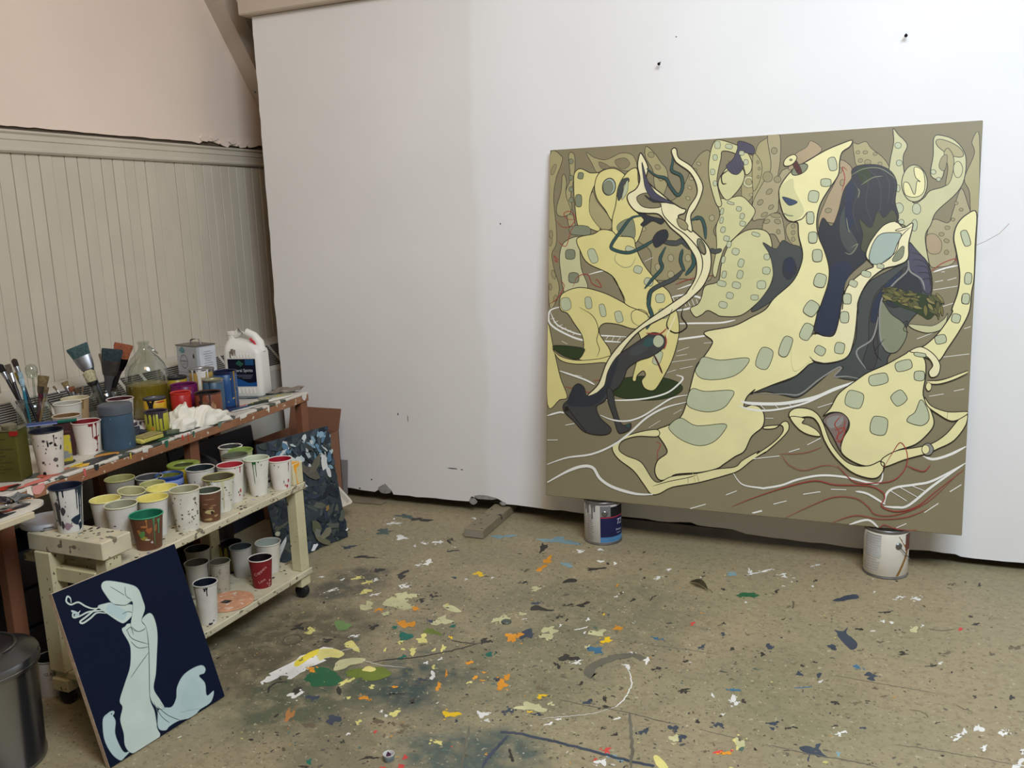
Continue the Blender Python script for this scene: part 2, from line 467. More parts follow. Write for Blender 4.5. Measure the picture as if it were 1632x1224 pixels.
# the rest of the room out of view: roof slopes with the opening of the roof light, side and near walls
CEIL = mat((196, 188, 178), .8, var=.03)
UNSEEN = mat((164, 156, 146), .8, var=.03)
def quad(name, pts, m, parent=None):
    mb = MB(); mb.add(pts, [tuple(range(len(pts)))]); return mb.build(name, m, parent, kind=None if parent else 'structure')
ce = MB()
ce.add([(WX, WY, 1.98), (3.3, WY, 1.98), (3.3, 3.236, 3.7), (WX, 3.236, 3.7)], [(0, 1, 2, 3)])
# flat collar ceiling around the opening (x -0.2..2.0, y -0.2..1.4)
X0, X1, Y0, Y1 = -0.2, 2.0, -0.2, 1.4
for (a, b_, c_, d_) in ((WX, 3.3, Y1, 3.236), (WX, 3.3, -1.0, Y0), (WX, X0, Y0, Y1), (X1, 3.3, Y0, Y1)):
    ce.add([(a, c_, 3.7), (b_, c_, 3.7), (b_, d_, 3.7), (a, d_, 3.7)], [(0, 1, 2, 3)])
ce.add([(WX, -1.0, 3.7), (3.3, -1.0, 3.7), (3.3, -3.0, 2.2), (WX, -3.0, 2.2)], [(0, 1, 2, 3)])
ce.build('ceiling', CEIL, kind='structure')
MB().box(3.2, 3.3, -3.0, WY, 0, 3.7).build('wall_right', UNSEEN, kind='structure')
MB().box(WX, 3.3, -3.1, -3.0, 0, 2.6).build('wall_front', UNSEEN, kind='structure')
FLOOR_COLORS = [(222, 212, 130), (236, 214, 70), (240, 196, 30), (226, 150, 40), (232, 230, 224), (38, 96, 62), (106, 122, 44), (110, 140, 84), (20, 104, 88), (74, 92, 88), (62, 70, 84), (58, 54, 50), (106, 102, 88), (214, 72, 66), (200, 196, 150), (62, 110, 140), (130, 160, 168), (112, 100, 78), (146, 136, 108), (128, 128, 108), (176, 120, 70)]
FLOOR_MARKS = [
('J',4,0,[-1791,2011,-1789,2033,-1795,2048,-1785,2058,-1800,2064,-1790,2104,-1775,2148,-1770,2170,-1778,2195,-1760,2224,-1750,2249,-1740,2276,-1715,2281,-1696,2281,-1683,2267,-1685,2247,-1667,2247,-1677,2220,-1692,2207,-1675,2203,-1689,2164,-1704,2146,-1690,2139,-1706,2103,-1707,2086,-1708,2060,-1722,2057,-1727,2072,-1746,2072,-1756,2066,-1755,2050,-1763,2025,-1774,2013,-1772,1999]),
('P',1,0,[-1767,2155,-1766,2193,-1760,2233,-1743,2259,-1727,2232,-1736,2191,-1738,2146,-1748,2133]),
('P',0,0,[-1741,2257,-1696,2278,-1645,2261,-1645,2229,-1682,2222,-1690,2194,-1712,2206]),
('B',5,12,[-1620,2105,58,28,37,-49]),
('B',6,14,[-1494,2174,62,32,27,-39]),
('P',14,0,[-1620,2164,-1636,2207,-1619,2232,-1595,2247,-1558,2254,-1553,2225,-1579,2203,-1588,2176,-1607,2154]),
('P',0,0,[-1685,2319,-1676,2349,-1637,2323,-1602,2289,-1622,2289,-1644,2300,-1665,2300]),
('P',0,0,[-1529,2187,-1521,2217,-1487,2206,-1490,2189,-1513,2183]),
('B',14,20,[-1677,2663,64,13,24,-43]),
('B',14,25,[-1686,2729,38,13,20,-33]),
('B',14,35,[-1776,2604,24,9,22,-34]),
('B',14,30,[-1673,2569,6,19,11,-13]),
('B',14,35,[-1450,2585,28,10,21,-39]),
('B',14,40,[-1258,2659,15,6,12,-28]),
('P',14,0,[-1509,2704,-1476,2712,-1419,2679,-1436,2663,-1479,2675]),
('B',0,30,[-1854,2715,22,8,13,-21]),
('B',0,35,[-1960,2817,13,15,11,-15]),
('B',0,35,[-1898,2795,17,13,9,-12]),
('B',0,35,[-1855,2364,18,1,13,-21]),
('B',0,35,[-1449,2443,16,15,16,-24]),
('B',0,35,[-1436,2354,10,9,12,-18]),
('B',0,35,[-1476,2353,9,6,4,-6]),
('B',0,35,[-1350,2404,5,11,12,-15]),
('B',0,35,[-1529,2328,5,4,5,-8]),
('B',0,35,[-1372,2383,7,5,5,-8]),
('B',0,35,[-1321,2283,8,2,5,-10]),
('B',0,35,[-1508,2402,6,20,8,-10]),
('B',0,35,[-1371,1926,5,8,8,-9]),
('B',0,35,[-1474,2030,2,6,8,-7]),
('B',0,35,[-1297,2002,13,4,9,-16]),
('B',0,35,[-1441,2107,9,4,5,-9]),
('B',0,35,[-1535,2107,8,27,10,-9]),
('B',0,35,[-1169,2235,8,1,3,-8]),
('B',0,35,[-1109,1917,18,2,3,-6]),
('B',2,35,[-1509,3011,18,6,11,-22]),
('B',2,35,[-1141,2056,22,8,10,-18]),
('B',2,35,[-1363,2484,7,2,5,-9]),
('B',3,30,[-1717,2591,12,4,7,-12]),
('B',3,30,[-1592,2644,15,5,7,-14]),
('B',3,30,[-1559,2518,25,9,17,-29]),
('B',3,30,[-1685,2135,13,5,10,-13]),
('B',3,30,[-1430,2046,13,5,8,-12]),
('B',3,30,[-1224,2344,11,4,6,-12]),
('B',3,30,[-1248,2182,8,3,12,-22]),
('B',3,30,[-1260,2257,5,2,9,-17]),
('B',3,30,[-1166,2268,7,2,5,-12]),
('B',3,30,[-1152,2305,7,3,2,-5]),
('B',3,30,[-1137,2258,7,2,2,-5]),
('B',3,30,[-1374,2131,8,3,4,-7]),
('B',3,30,[-1065,2237,8,3,7,-17]),
('B',20,30,[-1583,1888,14,-3,15,-37]),
('B',8,25,[-1585,2483,7,9,8,-10]),
('B',8,25,[-1513,2434,17,23,17,-23]),
('B',8,25,[-1448,2299,10,12,8,-10]),
('B',8,25,[-1187,2417,9,10,7,-12]),
('B',8,25,[-1394,2561,7,9,7,-12]),
('B',8,25,[-1391,1719,5,4,11,-11]),
('B',7,15,[-1773,2436,32,11,23,-33]),
('B',6,30,[-1446,2500,34,-10,8,-22]),
('B',11,40,[-1920,2916,15,12,15,-22]),
('B',11,40,[-1804,2905,20,16,16,-25]),
('B',11,40,[-1913,2370,21,16,13,-16]),
('B',11,40,[-1658,2461,15,12,9,-13]),
('B',11,40,[-1581,2762,13,10,9,-14]),
('B',11,40,[-1606,2717,11,8,8,-12]),
('B',11,40,[-1399,1819,3,2,3,-4]),
('B',11,40,[-1359,1829,5,4,6,-8]),
('B',11,40,[-1094,2282,8,6,5,-9]),
('B',11,40,[-1650,2010,12,8,12,-13]),
('B',11,40,[-1343,2099,15,10,4,-5]),
('B',11,40,[-1282,2079,10,7,6,-8]),
('B',11,40,[-1755,2322,16,12,7,-9]),
('B',11,40,[-1248,1792,17,12,6,-7]),
('B',11,40,[-1392,1698,9,6,4,-5]),
('B',10,25,[-1578,1993,18,6,10,-14]),
('B',10,25,[-1447,1913,23,8,14,-20]),
('B',10,25,[-1109,2029,5,2,3,-7]),
('B',10,25,[-1317,2200,14,5,5,-9]),
('B',10,25,[-1487,2569,12,4,5,-10]),
('B',10,25,[-1585,2946,9,3,6,-11]),
('B',4,40,[-1766,3057,13,20,15,-22]),
('B',4,40,[-1792,3012,7,11,7,-9]),
('B',4,40,[-1876,2826,8,12,8,-10]),
('B',4,40,[-1683,2381,8,11,8,-9]),
('B',4,40,[-1734,2805,13,18,12,-16]),
('B',4,40,[-1324,2337,4,5,5,-8]),
('B',4,40,[-1356,2298,6,8,5,-6]),
('B',4,40,[-1340,1999,3,4,4,-4]),
('B',4,40,[-1366,1867,4,4,4,-5]),
('B',4,40,[-1052,2087,10,11,12,-18]),
('B',4,40,[-1028,2062,5,5,5,-8]),
('B',4,40,[-1533,2945,5,8,4,-7]),
('B',4,40,[-2008,2785,6,10,5,-5]),
('B',4,40,[-2107,2780,6,9,6,-7]),
('B',4,40,[-1988,2683,15,24,5,-6]),
('B',4,40,[-1441,2995,6,7,4,-6]),
('B',4,40,[-1639,1987,14,16,14,-14]),
('B',4,40,[-1297,2232,5,7,15,-21]),
('B',4,40,[-1808,2698,11,15,5,-6]),
('B',4,40,[-1314,1981,3,3,7,-8]),
('B',13,30,[-1159,1826,8,2,5,-9]),
('B',13,30,[-1148,1788,10,4,5,-8]),
('B',13,30,[-1300,1902,5,3,3,-6]),
('B',13,30,[-1191,1767,9,3,3,-4]),
('B',13,30,[-1065,1911,3,1,2,-4]),
('B',17,30,[-1238,1956,11,4,7,-11]),
('B',17,30,[-1321,1950,14,5,8,-13]),
('B',17,30,[-1271,1954,6,2,6,-10]),
('B',17,30,[-1498,1866,16,6,11,-15]),
('B',17,30,[-1231,1926,9,3,5,-9]),
('S',11,6,[-1536,2230,-1483,2274,-1418,2310,-1336,2377,-1286,2433,-1238,2497]),
('S',11,5,[-1351,2464,-1313,2461,-1263,2468]),
('B',11,30,[-1238,2497,16,15,9,-15]),
('S',11,7,[-1725,1966,-1742,1999,-1738,2028,-1712,2043]),
('S',4,2.5,[-1566,2245,-1492,2234,-1404,2247]),
('S',4,2.5,[-1671,2258,-1652,2291,-1619,2316]),
('S',11,3,[-1892,2253,-1909,2295,-1882,2319,-1848,2303,-1843,2266,-1872,2247,-1892,2253]),
('S',12,6,[-998,1840,-1029,1929,-1061,2016]),
('S',10,9,[-947,1856,-953,1914,-942,1974]),
('B',3,35,[-1299,3236,15,30,13,-22]),
('B',3,35,[-1292,3149,12,24,10,-18]),
('B',3,35,[-1161,2558,16,27,20,-32]),
('B',3,35,[-951,3079,5,8,4,-7]),
('B',3,35,[-847,2734,11,17,8,-15]),
('B',3,35,[-1069,2263,8,13,17,-25]),
('B',3,30,[-1071,2300,8,-2,6,-24]),
('B',2,35,[-854,2638,18,7,6,-19]),
('B',2,35,[-929,2236,16,6,4,-10]),
('B',2,35,[-923,2825,5,1,2,-7]),
('B',2,35,[-931,2145,7,2,2,-6]),
('B',14,40,[-1061,2648,19,23,16,-29]),
('B',14,40,[-1051,2596,17,21,12,-22]),
('B',14,40,[-899,2681,17,20,10,-23]),
('B',14,40,[-1257,2675,19,23,15,-24]),
('B',14,40,[-1202,2731,9,11,8,-14]),
('B',14,40,[-1236,2951,15,20,8,-14]),
('B',14,40,[-900,2570,6,6,8,-15]),
('B',14,40,[-888,2206,7,7,5,-10]),
('P',0,0,[-544,2058,-532,2066,-506,2039,-496,2024,-519,2015]),
('B',0,35,[-345,2190,14,-4,-1,-24]),
('B',14,35,[-512,2159,12,4,5,-19]),
('B',10,30,[-1122,2588,24,17,13,-26]),
('B',10,30,[-1187,2831,13,9,6,-13]),
('B',10,30,[-990,2129,13,9,8,-15]),
('B',10,30,[-904,2142,10,7,4,-8]),
('B',10,30,[-790,2252,12,8,5,-10]),
('B',10,30,[-597,2159,11,8,5,-14]),
('B',10,30,[-525,2204,12,8,6,-16]),
('B',10,30,[-494,2168,9,6,5,-16]),
('B',10,30,[-499,2809,7,5,2,-12]),
('B',10,30,[-548,2698,10,7,3,-11]),
('B',10,30,[-1097,2279,10,7,4,-8]),
('B',10,30,[-413,2263,11,7,4,-13]),
('P',11,0,[-1191,2782,-1184,2816,-1153,2807,-1128,2796,-1102,2800,-1116,2783,-1156,2778,-1180,2770]),
('P',11,0,[-1160,3035,-1150,3083,-1118,3085,-1113,3060,-1137,3048]),
('B',11,40,[-1022,2871,22,15,6,-16]),
('B',11,40,[-1073,2851,14,9,3,-9]),
('B',11,40,[-952,2427,9,5,8,-17]),
('B',11,40,[-1067,2751,10,6,5,-10]),
('B',11,40,[-936,2481,22,13,10,-23]),
('B',11,40,[-843,2344,8,6,3,-8]),
('B',11,40,[-731,2245,14,8,3,-7]),
('B',11,40,[-703,2199,5,3,3,-7]),
('B',11,40,[-667,2122,7,4,3,-8]),
('B',11,40,[-816,2144,4,2,2,-4]),
('B',11,40,[-707,2137,7,4,2,-5]),
('B',11,40,[-858,2973,9,5,4,-12]),
('B',11,40,[-1301,2993,12,7,5,-11]),
('B',11,40,[-650,2510,14,9,3,-9]),
('B',11,40,[-578,2584,7,4,3,-10]),
('B',11,40,[-1082,3209,26,18,5,-15]),
('B',11,40,[-872,3186,6,4,3,-8]),
('B',11,40,[-566,3175,7,5,2,-11]),
('B',11,40,[-511,2890,6,4,2,-8]),
('B',11,40,[-369,2410,7,4,2,-8]),
('B',11,40,[-471,2262,7,4,2,-8]),
('B',11,40,[-899,1934,5,3,13,-25]),
('B',11,40,[-544,2409,19,11,2,-8]),
('B',11,40,[-749,2287,4,3,8,-21]),
('B',11,40,[-454,2714,9,6,2,-10]),
('B',11,40,[-1032,2738,6,4,3,-8]),
('B',4,40,[-1087,3292,11,10,5,-12]),
('B',4,40,[-805,3294,9,8,3,-10]),
('B',4,40,[-823,3199,12,10,4,-11]),
('B',4,40,[-918,3016,7,7,3,-8]),
('B',4,40,[-925,2982,5,5,3,-7]),
('B',4,40,[-963,2766,7,6,4,-9]),
('B',4,40,[-1039,2693,5,4,4,-8]),
('B',4,40,[-942,2667,4,4,2,-6]),
('B',4,40,[-856,2107,9,7,4,-7]),
('B',4,40,[-840,2138,7,5,3,-7]),
('B',4,40,[-683,2200,6,5,3,-6]),
('B',4,40,[-394,2401,10,7,6,-20]),
('B',4,40,[-899,2463,12,10,3,-8]),
('B',4,40,[-633,1988,4,3,2,-4]),
('B',4,40,[-494,3363,8,7,4,-17]),
('B',4,40,[-459,2413,4,3,3,-9]),
('B',4,40,[-664,1988,11,9,7,-16]),
('B',4,40,[-411,2322,7,5,1,-4]),
('B',4,40,[-561,2584,3,2,2,-4]),
('B',4,40,[-1177,2698,6,6,2,-5]),
('B',4,40,[-762,2571,12,10,2,-5]),
('B',4,40,[-694,2548,6,6,11,-31]),
('S',4,6,[-983,2675,-963,2690,-946,2714]),
('S',4,4,[-747,2500,-716,2441,-699,2391,-694,2328,-700,2275,-716,2241]),
('S',4,2,[-716,2241,-769,2190,-840,2150,-893,2120]),
('B',4,50,[-744,2495,10,3,5,-15]),
('B',13,35,[-666,2040,10,7,5,-12]),
('B',13,35,[-684,1993,5,4,2,-5]),
('B',13,35,[-613,2853,9,7,3,-12]),
('B',13,35,[-389,2136,16,11,2,-5]),
('B',3,30,[-368,2139,12,5,2,-9]),
('B',16,25,[-1205,3213,22,-2,7,-23]),
('B',16,20,[-560,3328,16,5,5,-28]),
('B',16,30,[-638,2020,13,-5,0,-10]),
('B',15,40,[-694,2705,17,6,3,-11]),
('B',15,30,[-403,2463,15,5,1,-8]),
('B',15,30,[-869,2561,21,8,9,-27]),
('S',12,34,[-821,2397,-843,2418,-842,2460,-816,2505,-782,2548,-739,2563,-706,2550]),
('S',18,20,[-746,2548,-702,2515,-699,2481]),
('S',10,11,[-970,2024,-910,2033,-832,2032,-759,2029,-683,2023,-614,2019,-533,2017]),
('S',10,9,[-947,1904,-947,1959,-942,2014]),
('S',12,9,[-660,2239,-636,2163,-609,2084,-586,1990]),
('S',12,3,[-877,2236,-783,2234,-678,2238,-604,2231,-523,2227]),
('S',12,2.5,[-839,2657,-716,2654,-601,2662,-487,2665]),
('S',12,2.5,[-458,2224,-385,2219,-324,2215]),
('B',5,20,[-487,3148,28,10,3,-17]),
('S',11,5,[-797,2984,-797,3021,-783,3043]),
('B',14,35,[-934,2169,33,12,10,-26]),
('B',17,30,[-950,2279,22,8,5,-14]),
('B',5,20,[-467,3155,40,14,3,-17]),
('P',10,0,[-156,3235,-136,3263,-101,3283,-94,3250,-122,3228,-151,3202,-180,3200]),
('P',10,0,[-156,2964,-130,2960,-116,2999,-119,2950,-95,2918,-80,2872,-97,2834,-114,2860,-138,2903,-146,2941]),
('B',10,30,[-155,2833,19,-2,0,-18]),
('B',10,30,[-343,2770,12,4,3,-22]),
('B',10,30,[-274,2321,11,5,1,-12]),
('B',10,30,[-272,2295,7,2,1,-6]),
('B',10,30,[-235,2624,10,4,2,-15]),
('B',10,30,[-180,2636,9,3,2,-15]),
('B',10,30,[-34,2680,20,7,1,-22]),
('B',10,30,[-43,2383,8,3,1,-7]),
('P',10,0,[-195,2233,-176,2244,-158,2242,-156,2260,-143,2269,-147,2242,-135,2222,-119,2209,-147,2205,-166,2206,-166,2178,-170,2180,-171,2208,-189,2218]),
('B',17,40,[-307,3125,5,2,4,-27]),
('B',17,40,[-320,3100,7,4,2,-8]),
('B',11,40,[-252,3364,6,4,2,-16]),
('B',11,40,[314,3511,7,4,-1,-14]),
('B',17,40,[222,3490,11,6,0,-7]),
('B',11,40,[-3,3158,17,9,1,-12]),
('B',11,40,[-357,2711,8,5,2,-12]),
('B',11,40,[-231,2672,7,4,1,-9]),
('B',11,40,[-313,2851,4,2,1,-7]),
('B',11,40,[-325,2990,6,4,1,-6]),
('B',11,40,[-124,2491,11,6,0,-9]),
('B',17,40,[-68,2507,13,8,0,-8]),
('B',17,40,[-115,2532,9,5,1,-9]),
('B',17,40,[5,2574,9,5,0,-7]),
('B',11,40,[-115,2368,7,3,0,-6]),
('B',17,40,[-316,2274,4,2,1,-5]),
('B',11,40,[-231,2314,13,7,0,-4]),
('B',11,40,[141,2477,6,3,0,-6]),
('B',17,40,[-20,2612,9,5,1,-8]),
('B',17,40,[310,2950,10,5,0,-11]),
('B',17,40,[231,2931,7,3,0,-7]),
('B',17,40,[182,2912,13,7,0,-10]),
('B',11,40,[138,2809,11,6,1,-7]),
('B',11,40,[54,2863,15,8,0,-12]),
('B',11,40,[245,2658,6,3,-1,-9]),
('B',11,40,[341,2687,7,5,-1,-16]),
('B',17,40,[383,3019,15,8,-1,-16]),
('B',11,40,[-302,2182,4,2,1,-4]),
('B',17,40,[355,2614,8,4,0,-6]),
('B',11,40,[294,2616,4,2,0,-5]),
('B',17,40,[287,2685,4,2,0,-5]),
('B',17,40,[-15,2920,9,5,1,-10]),
('B',11,40,[-80,2995,11,6,1,-8]),
('B',11,40,[279,3158,14,7,0,-7]),
('B',17,40,[326,3222,3,2,0,-6]),
('B',11,40,[-199,2713,8,4,1,-5]),
('B',17,40,[-257,2684,7,4,1,-5]),
('B',11,40,[-377,3219,9,6,2,-13]),
('B',4,45,[-331,3364,4,4,2,-8]),
('B',4,45,[-334,3326,4,4,1,-6]),
('B',4,45,[-359,3276,4,4,2,-6]),
('B',4,45,[-258,3308,6,6,1,-6]),
('B',4,45,[97,3314,13,11,1,-15]),
('B',4,45,[44,3307,12,11,1,-11]),
('B',4,45,[-7,3083,7,7,1,-8]),
('B',4,45,[20,3083,7,6,1,-8]),
('B',4,45,[115,3091,6,5,1,-8]),
('B',4,45,[-371,3382,14,14,4,-20]),
('B',4,45,[-42,3326,4,4,1,-6]),
('B',4,45,[-171,2597,4,4,1,-9]),
('B',4,45,[242,2485,9,7,1,-22]),
('B',4,45,[300,2480,10,7,1,-12]),
('B',4,45,[324,2343,14,12,0,-19]),
('B',4,45,[206,2454,6,4,1,-15]),
('B',4,45,[188,2421,11,9,0,-12]),
('B',4,45,[248,2392,9,7,1,-13]),
('B',4,45,[338,2409,7,5,0,-11]),
('B',4,45,[-99,2338,10,8,2,-8]),
('B',4,45,[161,2835,8,7,1,-8]),
('B',4,45,[-501,3375,5,5,6,-23]),
('B',4,45,[-455,3387,35,35,2,-9]),
('B',4,45,[-262,3521,14,14,2,-11]),
('B',4,45,[-469,3088,5,5,1,-6]),
('B',14,30,[89,3050,14,5,0,-21]),
('S',13,0.1,[129,3072,132,3073]),
('S',17,6,[129,3072,156,3071,183,3076,215,3100]),
('B',13,30,[231,3105,8,3,0,-12]),
('S',15,5,[-243,2533,-219,2544,-191,2561]),
('B',15,30,[-76,2727,13,-6,-1,-10]),
('B',16,30,[-99,2235,6,2,1,-11]),
('S',12,3,[-153,2648,-92,2648,-23,2645,45,2643,115,2642,157,2638]),
('S',12,4,[-283,2213,-236,2213,-191,2209,-104,2213,-36,2214,-3,2209]),
('S',12,2.5,[29,2328,93,2335,172,2339,252,2341,331,2338]),
('S',17,4,[72,2521,95,2524,113,2512,119,2495]),
('S',17,4,[192,2593,213,2577,235,2570]),
('B',14,30,[-343,2195,10,4,5,-27]),
('B',11,35,[-2069,3519,47,15,13,-23]),
('B',9,35,[-2157,3539,42,13,14,-24]),
('B',4,35,[-2161,3434,29,10,9,-15]),
('B',9,35,[-2144,3323,39,13,17,-29]),
('B',4,35,[-2023,3277,33,10,12,-21]),
('B',4,35,[-1887,3247,13,4,8,-14]),
('B',4,35,[-1835,3280,21,7,11,-21]),
('B',11,35,[-1794,3309,13,5,14,-27]),
('B',10,35,[-2188,3100,27,9,13,-19]),
('B',4,35,[-1915,3206,8,2,6,-10]),
('B',11,35,[-2058,3019,52,18,6,-9]),
('B',4,35,[-2191,3490,6,2,5,-8]),
('B',4,35,[-1822,3616,9,3,6,-12]),
('B',16,35,[-1595,3432,49,16,10,-22]),
('B',16,35,[-1334,3459,78,25,13,-36]),
('B',4,35,[-1127,3416,10,4,4,-13]),
('B',4,35,[-1201,3369,18,6,5,-13]),
('B',4,35,[-802,3294,9,3,3,-12]),
('B',4,35,[-1024,3289,9,3,4,-13]),
('B',11,35,[-1367,3361,16,5,19,-48]),
('B',16,35,[-1200,3210,17,5,7,-19]),
('B',11,35,[-2324,3283,23,7,7,-11]),
('B',11,35,[-1730,3203,26,9,5,-10]),
]
PAINT_COLORS = [(38, 34, 28), (166, 156, 114), (152, 142, 106), (168, 157, 122), (170, 150, 118), (204, 200, 148), (196, 192, 148), (218, 206, 138), (229, 220, 164), (232, 222, 178), (184, 189, 156), (130, 134, 108), (92, 98, 84), (50, 53, 58), (72, 76, 74), (46, 52, 70), (66, 66, 66), (50, 62, 36), (232, 230, 222), (158, 62, 54), (56, 84, 82), (112, 106, 58), (92, 92, 54), (132, 124, 74), (134, 124, 96), (84, 40, 38), (162, 176, 164), (76, 74, 90), (205, 190, 118), (142, 140, 134), (58, 74, 98), (78, 80, 58), (128, 112, 104)]
